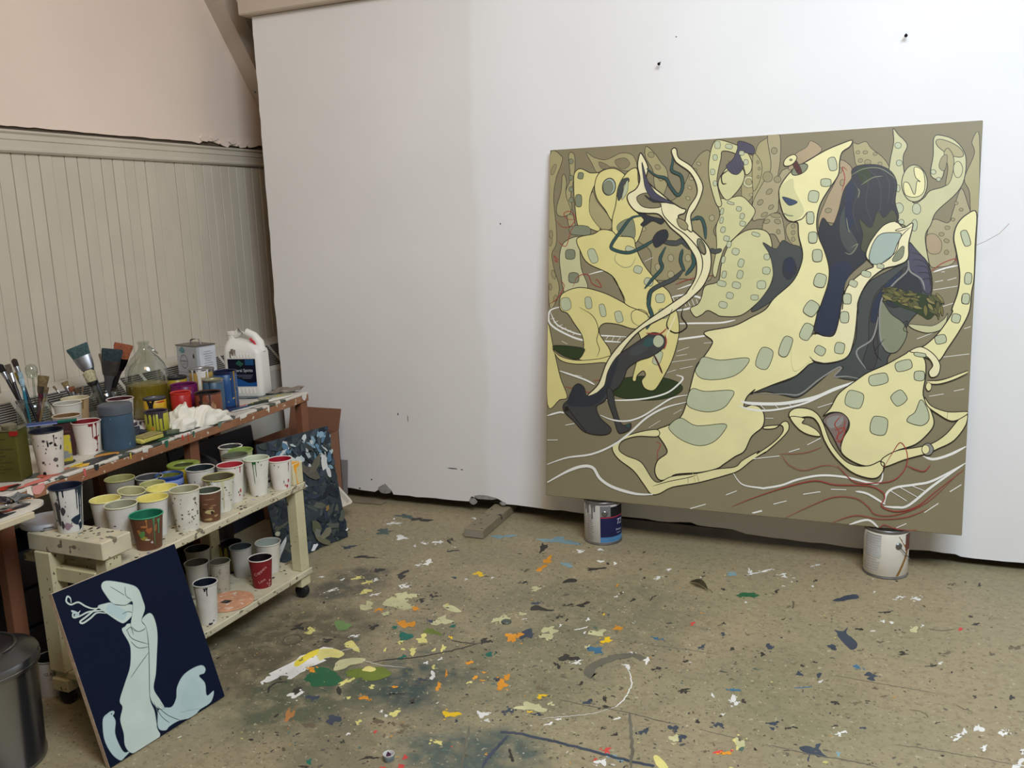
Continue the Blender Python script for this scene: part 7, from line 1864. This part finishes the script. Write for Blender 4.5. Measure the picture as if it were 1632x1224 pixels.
t = thing('plastic_tool', 'blue and green plastic scraper lying across the maroon carton', 'scraper', (-2.622, 2.078, ZB + .1155), R(48))
MB().box(-.10, .0, -.014, .014, 0, .008, b=.002).build('blue_blade', mat((48, 66, 120), .4), t)
MB().box(0, .06, -.012, .012, 0, .009, b=.002).build('green_grip', mat((18, 96, 80), .4), t)
MB().box(-.11, .0, -.020, -.014, 0, .004, b=.001).build('pale_edge', mat((130, 140, 180), .4), t)

# rag, cloth, sponge, palette lids, knives
def crumple(name, label, cat, loc, rz, sx, sy, hgt, m, seed, nx=44, ny=32, folds=5.0):
    rng = random.Random(seed)
    ph = [rng.uniform(0, 6.28) for _ in range(12)]
    vs, fs = [], []
    for j in range(ny + 1):
        for i in range(nx + 1):
            u, v = i / nx * 2 - 1, j / ny * 2 - 1
            rr = math.sqrt(u * u * .9 + v * v * .9)
            e = 1 + .16 * math.sin(3 * math.atan2(v, u) + ph[0]) + .10 * math.sin(5 * math.atan2(v, u) + ph[1])
            dome = max(0, 1 - (rr / 1.15) ** 2)
            a = u * folds * .8 + v * folds * .45 + .9 * math.sin(v * 3 + ph[2]) + .6 * math.sin(u * 4 + ph[3])
            b = u * folds * .5 - v * folds * .9 + .8 * math.sin(u * 3 + ph[4])
            f = .55 + .30 * (1 - abs(math.sin(a))) ** 1.0 + .25 * (1 - abs(math.sin(b + ph[5]))) + .10 * math.sin(7 * u + 5 * v + ph[6])
            z = hgt * dome * f + .004 + .006 * (1 - abs(math.sin(a * 1.3))) * (1 - dome * .5)
            x = u * sx * e + .012 * math.sin(a + ph[7]); y = v * sy * e + .012 * math.sin(b + ph[8])
            vs.append((x, y, z))
    for j in range(ny):
        for i in range(nx):
            k = j * (nx + 1) + i; fs.append((k, k + 1, k + nx + 2, k + nx + 1))
    o = MB().add(vs, fs).build(name, m, None, smooth=False, loc=loc, rot=(0, 0, rz))
    for p in o.data.polygons: p.use_smooth = True
    mod = o.modifiers.new('thickness', 'SOLIDIFY'); mod.thickness = .0015; mod.offset = 1
    return tag(o, label, cat)
from mathutils import noise as mnoise
def cloth_heap(name, label, lumps, m, seed):
    """heap of crumpled cloth: overlapping lumps creased by ridged noise; lumps = (x, y, rx, ry, height, turn)"""
    vs, fs = [], []
    for li, (x, y, rx, ry, hh, tr0) in enumerate(lumps):
        nu, nv = 72, 26; o = len(vs)
        for j in range(nv + 1):
            ph = j / nv * math.pi * .5
            for i in range(nu):
                th = 2 * math.pi * i / nu
                d = Vector((math.cos(th) * math.cos(ph), math.sin(th) * math.cos(ph), math.sin(ph)))
                p = Vector((d.x * .55 + d.y * .5, d.y * 1.5 - d.x * 1.2, d.z * .9)) * 0.95 + Vector((seed * 3.1 + li * 7.7, li * 2.3, seed))
                rid = 1 - abs(mnoise.noise(p)) * 2
                rid2 = 1 - abs(mnoise.noise(p * 1.9 + Vector((4, 1, 7)))) * 2
                e = .74 + .30 * rid + .07 * rid2
                a = d.x * rx * e; b = d.y * ry * e; z = max(0.0, d.z * hh * e) + (.003 if j else 0)
                vs.append((x + a * math.cos(tr0) - b * math.sin(tr0), y + a * math.sin(tr0) + b * math.cos(tr0), z))
        for j in range(nv):
            for i in range(nu):
                i2 = (i + 1) % nu; fs.append((o + j * nu + i, o + j * nu + i2, o + (j + 1) * nu + i2, o + (j + 1) * nu + i))
    o = MB().add(vs, fs).build(name, m, None, loc=(0, 0, ZB + .001), smooth=False)
    for p in o.data.polygons: p.use_smooth = True
    return tag(o, label, 'rag')
RAGM = mat((228, 222, 208), .9, var=.03, scale=12, bump=.15, bscale=120)
cloth_heap('rag', 'crumpled white rag on the bench in front of the paint cans', ((-2.515, 2.545, .070, .060, .092, 1.9), (-2.495, 2.515, .062, .060, .052, .9), (-2.475, 2.600, .075, .046, .066, 1.5), (-2.458, 2.665, .062, .030, .040, 1.4)), RAGM, 2)
crumple('stained_rag', 'white rag with dark stains between the canister and the lime yellow can', 'rag', (-2.640, 2.400, ZB + .002), R(70), .060, .050, .050, mat((196, 188, 182), .85, var=.10, scale=10, speck=((54, 46, 52), 16, .16)), 9, 34, 28, 4)
crumple('dark_rag', 'blackish blue rag by the lime yellow can', 'rag', (-2.575, 2.355, ZB + .002), R(60), .042, .034, .034, mat((52, 56, 66), .85, var=.3, scale=20), 21, 28, 22, 4)
t = thing('sponge', 'yellow household sponge on a green scrap at the bench edge', 'sponge', (-2.475, 2.318, ZB + .004), R(92))
sg = MB(); sg.T = Matrix.Rotation(R(3), 4, 'X')
sg.box(-.055, .055, -.028, .028, .001, .020, b=.005)
sg.build('foam', mat((196, 184, 92), .9, var=.12, scale=30, bump=.5, bscale=160), t, smooth=True)
MB().box(-.050, .050, -.030, .028, .0185, .0225, b=.0015).build('scouring_side', mat((150, 138, 84), .95, var=.2, scale=60), t)
def scrap(name, label, loc, rz, rx, ry, m, th=.004, cat='palette', seed=1):
    rng = random.Random(seed)
    p = smooth_closed([(rx * rng.uniform(.85, 1.05) * math.cos(k * .628), ry * rng.uniform(.85, 1.05) * math.sin(k * .628)) for k in range(10)], 4)
    o = MB().prism(p, 0, th).build(name, m, None, loc=loc, rot=(0, 0, rz)); return tag(o, label, cat)
scrap('oval_palette', 'dark green crusted oval disc used as palette behind the sponge', (-2.500, 2.445, ZB + .0035), R(75), .075, .032, mat((92, 100, 78), .5, var=.35, scale=30, bump=.5, bscale=60, speck=((40, 44, 40), 40, .2)), .010, seed=3)
scrap('oval_palette', 'grey smeared disc lying under the white solvent jug', (-2.645, 3.150, ZB + .002), R(70), .105, .085, mat((96, 104, 104), .5, var=.3, scale=14, speck=((60, 70, 90), 20, .15)), .0035, seed=5)
scrap('oval_palette', 'yellow-edged flat scrap in front of the paint tube', (-2.535, 3.120, ZB + .002), R(64), .085, .028, mat((150, 148, 128), .5, var=.2, scale=20, speck=((190, 176, 40), 18, .16)), .006, seed=8)
crumple('paint_tube', 'squeezed grey metal paint tube at the far end of the bench', 'paint tube', (-2.555, 3.215, ZB + .003), R(66), .080, .020, .020, mat((140, 128, 116), .4, .5, var=.2, scale=26), 31, 30, 14, 3)
t = thing('paint_knife', 'black handled palette knife smeared with paint near the bench edge', 'palette knife', (-2.520, 2.895, ZB + .008), R(78))
MB().tube([(.02, 0, 0), (.05, 0, .001), (.10, 0, .001), (.125, 0, 0)], [.004, .007, .007, .005], 10).build('handle', mat((40, 48, 32), .4, var=.3, scale=50, speck=((150, 130, 50), 40, .1)), t, smooth=True)
MB().box(-.085, .022, -.012, .012, -.002, -.001).build('blade', mat((70, 96, 130), .4, .4, var=.3, scale=40), t)
# ============================================================ the two gallon cans under the canvas
def gallon(label, x, y, rz, body_c, D=.165, h=.190):
    t = thing('gallon_can', label, 'paint can', (x, y, 0.0006), rz, 'gallon cans carrying the canvas')
    r = D / 2; mm = mat((140, 140, 142), .35, .85, var=.15, scale=20)
    MB().lathe([(.0005, .004), (r - .006, .004), (r - .003, 0), (r, .001), (r, .005), (r - .0025, .007), (r - .0025, h - .009), (r, h - .006), (r, h - .001), (r - .001, h), (r - .004, h - .001)], 48).build('body', mm, t, smooth=True)
    MB().lathe([(r - .004, h - .001), (r - .008, h - .008), (r - .016, h - .008), (r - .018, h - .004), (r - .022, h - .004), (r - .024, h - .010), (.0005, h - .010)], 48).build('lid', mm, t, smooth=True)
    MB().lathe([(r - .0022, .010), (r - .0014, .011), (r - .0014, h - .013), (r - .0022, h - .012)], 48).build('label', mat(body_c, .45, var=.06, scale=10), t, smooth=True)
    return t, (lambda z: r - .0012)
def wrap(t, rf_, a0, a1, z0, z1, c, name='label_print', off=.0004, n=10):
    vs = []
    for i in range(n + 1):
        a = R(a0 + (a1 - a0) * i / n)
        for z in (z0, z1):
            r = rf_(z) + off; vs.append((r * math.cos(a), r * math.sin(a), z))
    return MB().add(vs, [(2 * i, 2 * i + 2, 2 * i + 3, 2 * i + 1) for i in range(n)], lin(c)).build(name, FLOOR_PAINT, t)
def ear(t, rf_, a, z):
    mb = MB(); mb.T = Matrix.Rotation(R(a), 4, 'Z') @ Matrix.Translation((rf_(z), 0, z)) @ Matrix.Rotation(R(90), 4, 'Y')
    mb.lathe([(.013, 0), (.013, .002), (.010, .005), (.006, .006), (.0005, .006)], 20)
    return mb.build('ear', mat((130, 130, 130), .35, .85), t, smooth=True)
x1, y1 = -1.155, 3.542
t, rf_ = gallon('gallon can with a navy and white label under the left corner of the canvas', x1, y1, face_cam(x1, y1), (190, 186, 178))
wrap(t, rf_, -8, 80, .014, .170, (24, 28, 74)); wrap(t, rf_, -8, 80, .0125, .036, (78, 130, 176), off=.0008); wrap(t, rf_, -8, 80, .122, .126, (190, 50, 56), off=.0010); wrap(t, rf_, 24, 80, .128, .168, (20, 20, 26), off=.0012); wrap(t, rf_, -8, 24, .128, .176, (120, 118, 118), off=.0012)
for k in range(14): wrap(t, rf_, -56 + random.uniform(0, 4), -30 + random.uniform(-6, 2), .020 + k * .0085, .0225 + k * .0085, (128, 124, 120), 'printed_line', .0006, 4)
for d in ((-50, .97, .72, 9), (-34, .97, .6, 7), (-26, .97, .78, 8), (-60, .97, .8, 8)): drip(lambda z: rf_(z), t, d[0], .19 * d[1], .19 * d[2], d[3], (110, 108, 106))
ear(t, rf_, 6, .143)
text_on(rf_, t, 'T2', .034, 56, .098, (226, 228, 236), 0, .35); text_on(rf_, t, 'Primer', .014, 56, .064, (206, 212, 226)); text_on(rf_, t, 'Interior', .009, 56, .050, (180, 190, 214))
x2, y2 = -.010, 3.540
t, rf_ = gallon('worn white gallon can with a brown stripe under the right corner of the canvas', x2, y2, face_cam(x2, y2), (214, 208, 194))
for k in range(15): wrap(t, rf_, -66 + random.uniform(0, 4), -14 + random.uniform(-10, 2), .022 + k * .0095, .0262 + k * .0095, (176, 174, 170), 'printed_line', .0006, 6)
wrap(t, rf_, -60, -12, .085, .170, (190, 190, 188), off=.0004); wrap(t, rf_, -58, -12, .1695, .1715, (120, 116, 108), 'printed_line', .0008, 6)
vs = []
for i in range(9):
    s = i / 8; z = .013 + .157 * s; a = 26 + 30 * s if s < .62 else 26 + 30 * .62 - 40 * (s - .62)
    a = 28 + 34 * min(s, .6) / .6 - (30 * max(0, s - .6) / .4)
    for q in (0, 7 + (30 if s > .8 else 4 * s)):
        r = rf_(z) + .0008; vs.append((r * math.cos(R(a + q)), r * math.sin(R(a + q)), z))
MB().add(vs, [(2 * i, 2 * i + 1, 2 * i + 3, 2 * i + 2) for i in range(8)], lin((136, 98, 40))).build('label_stripe', FLOOR_PAINT, t)
wrap(t, rf_, 56, 80, .110, .174, (110, 54, 44), off=.0010)
e_ = ear(t, rf_, 33, .133)
bl = [(rf_(.13) * 1.10 * math.cos(R(33 + 6 * k)), rf_(.13) * 1.10 * math.sin(R(33 + 6 * k)), .133 - .012 * k + .0004 * k * k) for k in range(12)]
MB().tube([(rf_(.13) * 1.06 * math.cos(R(33)), rf_(.13) * 1.06 * math.sin(R(33)), .133)] + bl, .0018, 6).build('wire_bail', mat((120, 120, 120), .35, .85), t, smooth=True)

# ============================================================ block under the partition, shim, nails
WOODG = mat((132, 120, 100), .75, var=.12, scale=12, bump=.2, bscale=40)
t = thing('timber_block', 'painted length of two-by-four pushed under the white wall', 'timber', (-1.705, 3.37, .0005), R(2))
bb_ = MB().box(-.046, .046, 0, .44, 0, .044, b=.004).build('beam', mat((136, 124, 100), .7, var=.10, scale=9, bump=.15, bscale=30, speck=((70, 64, 52), 30, .06)), t)
MB().add([(-.046 + .0, -.0008, .006), (.044, -.0008, .004), (.046, -.0008, .038), (-.044, -.0008, .040)], [(0, 1, 2, 3)], lin((150, 142, 126))).build('sawn_end', FLOOR_PAINT, t)
tag(MB().box(-.10, .06, -.02, .03, 0, .012, b=.002).build('wood_shim', WOODG, None, loc=(-2.42, 3.665, .0005), rot=(0, 0, R(4))), 'thin grey wooden shim poking out under the white wall left of the timber block', 'shim')
def nail(label, x, z):
    t = thing('nail', label, 'nail', (x, PY, z), group='nails in the white wall')
    mb = MB(); mb.T = Matrix.Rotation(R(112), 4, 'X')
    mb.lathe([(.0005, 0), (.0022, 0), (.0022, .026)], 8); mb.build('shank', mat((40, 36, 44), .4, .6), t, smooth=True)
    mb = MB(); mb.T = Matrix.Rotation(R(112), 4, 'X'); mb.lathe([(.0022, .026), (.006, .026), (.006, .029), (.0005, .030)], 10); mb.build('head', mat((40, 36, 44), .4, .6), t, smooth=True)
nail('dark bent nail high on the wall above the left half of the big canvas', -.925, 2.000)
nail('dark bent nail high on the wall above the right half of the big canvas', -.018, 2.008)

# ============================================================ things standing beside the cart and bench
# palette board leaning against the bench end
po = thing('palette_board', 'tall board crusted with dark blue, grey and white paint leaning by the bench leg', 'palette')
u_ = (Vector((-2.263, 3.207, 0)) - Vector((-2.352, 2.825, 0))); v_ = Vector((-.085, .0, .50)); un = u_.normalized(); v_ = v_ - un * v_.dot(un)
po.matrix_world = frame_from((-2.352, 2.825, .004), un, v_)
BW, BH = u_.length, .515
MB().box(0, BW, 0, BH, -.006, 0, b=.0008).build('board', mat((52, 60, 66), .5, var=.25, scale=9), po)
rng = random.Random(12)
pal = []
cset = [(44, 54, 62), (36, 44, 54), (58, 66, 66), (70, 78, 76), (30, 38, 50), (86, 90, 80), (48, 58, 72), (64, 74, 84), (40, 50, 56)]
for k in range(230):
    pal.append((rng.choice(cset), rng.uniform(.0, BW), rng.uniform(.0, BH), rng.uniform(.006, .018), rng.uniform(.016, .05)))
for k in range(70):
    u0 = rng.uniform(.10, BW); v0 = BH - .02 - abs(rng.gauss(0, .075))
    pal.append((rng.choice([(104, 140, 166), (130, 160, 178), (178, 190, 194), (84, 116, 142), (196, 200, 200), (66, 80, 88), (52, 66, 74), (60, 70, 72), (60, 68, 66)]), u0, v0, rng.uniform(.004, .014), rng.uniform(.010, .034)))
for c, u0, v0, a, b in (((92, 88, 78), .24, .34, .06, .028), ((104, 100, 88), .28, .37, .05, .02), ((212, 212, 208), .33, .36, .022, .034), ((206, 206, 204), .345, .31, .014, .025), ((150, 120, 70), .30, .16, .010, .014), ((110, 108, 84), .24, .03, .05, .02), ((124, 120, 100), .27, .055, .035, .018), ((216, 216, 216), .19, .015, .025, .012), ((212, 212, 210), .02, .06, .012, .05), ((220, 220, 216), .386, .035, .006, .012), ((196, 192, 170), .015, .13, .015, .012), ((90, 92, 70), .22, .10, .03, .03), ((196, 204, 214), .2, .29, .006, .02), ((40, 46, 54), .37, .46, .02, .03), ((120, 122, 110), .22, .07, .02, .02)):
    pal.append((c, u0, v0, a, b))
pm = MB()
for i, (c, u0, v0, a, b) in enumerate(pal):
    th = rng.uniform(-3.0, 3.0)
    p = []
    for k in range(9):
        q = rng.uniform(.6, 1.2); du, dv_ = a * q * math.cos(k * .698), b * q * math.sin(k * .698)
        p.append((min(BW, max(0, u0 + du * math.cos(th * .5) - dv_ * math.sin(th * .5))), min(BH, max(0, v0 + du * math.sin(th * .5) + dv_ * math.cos(th * .5)))))
    pm.add([(x, y, .0004 + .00003 * i) for x, y in p], [tuple(range(9))], lin(c))
pm.build('dried_paint', FLOOR_PAINT, po)

CARD = mat((132, 92, 70), .8, var=.06, scale=4)
bx = thing('cardboard_box', 'brown cardboard box with an open flap behind the bench end', 'box', (-2.530, 3.290, .0006), 0)
MB().box(-.30, 0, .0, .28, 0, .004).build('bottom', CARD, bx)
for args in ((-.30, -.296, 0, .28), (-.004, 0, 0, .28), (-.30, 0, 0, .004), (-.30, 0, .276, .28)): MB().box(*args, .004, .395).build('side', CARD, bx)
fl = MB().add([(-.30, .276, .395), (0, .276, .395), (.016, .290, .505), (-.29, .290, .505), (-.30, .280, .395), (0, .280, .395), (.016, .294, .505), (-.29, .294, .505)], [(0, 1, 2, 3), (7, 6, 5, 4), (0, 4, 5, 1), (1, 5, 6, 2), (2, 6, 7, 3), (3, 7, 4, 0)]).build('flap', CARD, bx)
gb = thing('backing_board', 'thin grey board leaning on the white wall beside the cardboard box', 'board')
gb.matrix_world = frame_from((-2.80, 3.60, .002), (1, .02, 0), (0, .083, .235))
MB().prism([(0, 0), (.265, 0), (.235, .225), (0, .225)], -.004, 0).build('board', mat((128, 122, 118), .7, var=.08, scale=6), gb)
tr_ = thing('plastic_tray', 'white rectangular plastic tray rim sticking out behind the dark palette board', 'tray', (-2.445, 3.350, .118), 0, rot=(R(0), R(38), R(-8)))
def rr_ring(w, d, r0, z): return rrect(0, 0, w, d, r0, z, 4)
MB().loft([rr_ring(.10, .16, .015, -.02), rr_ring(.11, .17, .018, .0), rr_ring(.13, .19, .02, .001), rr_ring(.13, .19, .02, .005), rr_ring(.106, .166, .018, .004), rr_ring(.096, .156, .015, -.016)], True, True).build('tray', mat((206, 196, 180), .5, var=.05), tr_, smooth=True)

# bin with domed lid
bn = thing('metal_bin', 'galvanised metal bin with a domed lid in the lower left corner', 'bin', (-2.205, 1.412, .0006), face_cam(-2.2, 1.41))
STEEL = mat((150, 152, 154), .22, .95, var=.15, scale=3)
MB().lathe([(.0005, .004), (.128, .004), (.130, 0), (.134, .004), (.134, .012), (.131, .016), (.140, .285), (.143, .288), (.143, .294), (.139, .296)], 56).build('body', STEEL, bn, smooth=True)
MB().lathe([(.139, .276), (.1475, .278), (.1485, .283), (.1475, .302), (.145, .308), (.135, .312), (.118, .323), (.090, .333), (.050, .339), (.0005, .340)], 56).build('lid', mat((128, 130, 134), .28, .95, var=.15, scale=5), bn, smooth=True)
MB().tube([(.0, -.05, .332), (.002, -.045, .356), (.003, 0, .362), (.002, .045, .356), (.0, .05, .332)], .006, 10).build('handle', STEEL, bn, smooth=True)
MB().lathe([(.1475, .286), (.1495, .288), (.1475, .290)], 56).build('lid_bead', STEEL, bn, smooth=True)
MB().lathe([(.098, .3305), (.098, .3345), (.094, .3360), (.090, .3345)], 56).build('lid_ring', STEEL, bn, smooth=True)

# white can beside the bin
t, rf_, h_ = cup('white printed tub on the floor between the metal bin and the cart leg', -2.372, 1.745, 0, .088, .118, (196, 192, 190), (24, 24, 30), .75, taper=.92, rim=(150, 148, 146))
text_on(rf_, t, 'CLASSIC', .013, 0, .078, (70, 70, 74)); text_on(rf_, t, 'original', .007, 0, .062, (90, 90, 94))

# palette table at the left border
pt = thing('palette_stand', 'low stand with a paint-covered white board at the left border', 'stand', (-2.20, 1.40, 0))
MB().box(-.15, 0, -.35, .235, .622, .642, b=.003).build('top', mat((196, 184, 156), .6, var=.1, scale=14), pt)
for lx, ly in ((-.14, -.34), (-.03, -.34), (-.14, -.21), (-.03, -.21)): MB().box(lx, lx + .03, ly, ly + .03, 0, .622).build('leg', LEGWOOD, pt)
plt = MB(); p = smooth_closed([(-.13, -.30), (-.01, -.30), (-.006, .0), (-.006, .18), (-.02, .27), (-.06, .305), (-.11, .28), (-.14, .2)], 5); plt.prism(p, .6425, .650)
pl_o = plt.build('palette_sheet', mat((214, 206, 192), .55, var=.06, scale=12), pt)
cm = MB()
for i, (c, x, y, rx, ry) in enumerate((((70, 74, 72), -.03, .10, .02, .10), ((96, 116, 96), -.02, .06, .014, .05), ((44, 44, 48), -.06, .12, .05, .08), ((196, 100, 76), -.055, .20, .012, .03), ((120, 112, 108), -.07, .24, .03, .03), ((60, 58, 58), -.05, .235, .012, .03), ((190, 184, 60), -.11, .08, .01, .02), ((36, 34, 40), -.09, .16, .02, .06), ((210, 204, 198), -.08, .19, .02, .02), ((84, 86, 86), -.10, .22, .03, .04))):
    q = smooth_closed([(x + rx * random.uniform(.7, 1.15) * math.cos(k * .628), y + ry * random.uniform(.7, 1.15) * math.sin(k * .628)) for k in range(10)], 3)
    cm.add([(a, b, .6505 + .0003 * i) for a, b in q], tessellate_polygon([[Vector((a, b, 0)) for a, b in q]]), lin(c))
cm.build('dried_paint', FLOOR_PAINT, pl_o)
crumple('paint_tube', 'shiny squeezed metal paint tube on the palette board at the left border', 'paint tube', (-2.245, 1.555, .655), R(84), .060, .016, .022, mat((176, 170, 164), .3, .7, var=.2, scale=20), 41, 26, 12, 3)
crumple('paint_tube', 'dark squeezed paint tube behind the shiny one on the palette board', 'paint tube', (-2.315, 1.590, .655), R(80), .055, .018, .026, mat((60, 50, 56), .4, .3, var=.3, scale=20), 43, 26, 12, 3)
crumple('grey_rag', 'small grey rag at the tip of the palette board', 'rag', (-2.290, 1.655, .655), R(70), .026, .022, .020, mat((110, 112, 112), .85, var=.2, scale=30), 45, 24, 18, 4)

# clear plastic tub lid between palette stand and cart
t = thing('plastic_dish', 'shallow whitish plastic dish upside down behind the tip of the palette board', 'dish', (-2.335, 1.772, .5465), face_cam(-2.33, 1.77))
MB().lathe([(.0005, .004), (.060, .004), (.066, .002), (.073, 0), (.075, .004), (.074, .012), (.070, .016), (.062, .014), (.0005, .014)], 40).build('disc', mat((176, 176, 180), .35, var=.05), t, smooth=True)
MB().box(.0748, .0756, -.014, .014, .005, .009).build('embossed_tab', mat((96, 96, 98), .5), t)

# dark things stored under the bench
tag(MB().box(-.012, 0, -.26, .28, 0, .47, b=.002).build('stored_canvas', mat((34, 38, 50), .5, var=.2, scale=4), None, loc=(-2.80, 3.03, .0006), rot=(0, R(-6), 0)), 'dark blue-black canvas stored leaning under the bench', 'canvas')
t = thing('black_bag', 'black rubbish bag stored under the bench behind the cups', 'bag', (-2.66, 2.72, .0006))
MB().lathe([(.0005, 0), (.10, .0), (.13, .08), (.135, .22), (.125, .36), (.09, .45), (.03, .49), (.0005, .495)], 24, .05).build('bag', mat((26, 24, 28), .4, var=.2, scale=8, bump=.6, bscale=14), t, smooth=True)
for lab, x, y, w, d, h, c in (('dark brown crate stored under the middle of the bench', -2.72, 2.30, .22, .30, .33, (52, 36, 30)), ('black crate stored under the left part of the bench', -2.70, 1.90, .24, .26, .40, (36, 34, 38))):
    t = thing('storage_crate', lab, 'crate', (x, y, .0006), 0, 'crates under the bench')
    cmx = mat(c, .7, var=.15, scale=10)
    for a in ((-w / 2, w / 2, -d / 2, -d / 2 + .012), (-w / 2, w / 2, d / 2 - .012, d / 2), (-w / 2, -w / 2 + .012, -d / 2 + .012, d / 2 - .012), (w / 2 - .012, w / 2, -d / 2 + .012, d / 2 - .012)):
        for k in range(3): MB().box(*a, h / 3 * k + .004, h / 3 * (k + 1) - .008, b=.002).build('slat', cmx, t)
    MB().box(-w / 2, w / 2, -d / 2, d / 2, 0, .004).build('bottom', cmx, t)

# ============================================================ small things on the floor
t = thing('paint_pot', 'tiny white pot with dried purple paint on the floor near the bottom edge', 'pot', (-1.193, 1.800, .0006), face_cam(-1.19, 1.8))  # cap off a paint tube, with dried purple paint inside
MB().lathe([(.0005, .001), (.0125, 0), (.0135, .002), (.0150, .018), (.0155, .0195), (.0145, .0200), (.0130, .018), (.0120, .005), (.0005, .005)], 24).build('cap', mat((206, 204, 200), .45, var=.06), t, smooth=True)
MB().lathe([(.0138, .0025), (.0146, .004), (.0152, .0150), (.0148, .0165)], 24).build('grey_band', mat((120, 132, 138), .45, var=.2, scale=90), t, smooth=True)
MB().add([(-.010, -.002, .0195), (-.004, .007, .0150), (.003, .004, .0065), (.002, -.005, .0065), (-.007, -.007, .0100)], [(0, 1, 2, 3, 4)], lin((74, 40, 70))).build('dried_paint', FLOOR_PAINT, t)
t = thing('dead_leaf', 'curled dark dry leaf on the floor in front of the big canvas', 'leaf', (-.655, 3.165, .001), R(-35))
vs = []
for i in range(9):
    s = i / 8; w = .014 * math.sin(math.pi * min(1, s * .96 + .04)); z = .004 + .010 * math.sin(s * 3)
    vs += [(-.05 + .10 * s, -w, z + w * .7), (-.05 + .10 * s, 0, z), (-.05 + .10 * s, w, z + w * .9)]
MB().add(vs, [f for i in range(8) for f in ((3 * i, 3 * i + 1, 3 * i + 4, 3 * i + 3), (3 * i + 1, 3 * i + 2, 3 * i + 5, 3 * i + 4))]).build('blade', mat((56, 50, 26), .6, var=.3, scale=60), t, smooth=True)
MB().tube([(.05, 0, .010), (.062, .002, .006), (.07, .003, .002)], .0009, 6).build('stalk', mat((70, 60, 34), .7), t)
t = thing('metal_disc', 'small flat grey-green metal disc lying among the yellow splashes', 'disc', (-1.228, 2.65, .0012), 0)
MB().lathe([(.0005, .003), (.014, .003), (.017, .001), (.018, 0), (.0185, .002), (.016, .005), (.0005, .0055)], 24).build('cap', mat((88, 94, 86), .45, .2, var=.2), t, smooth=True)
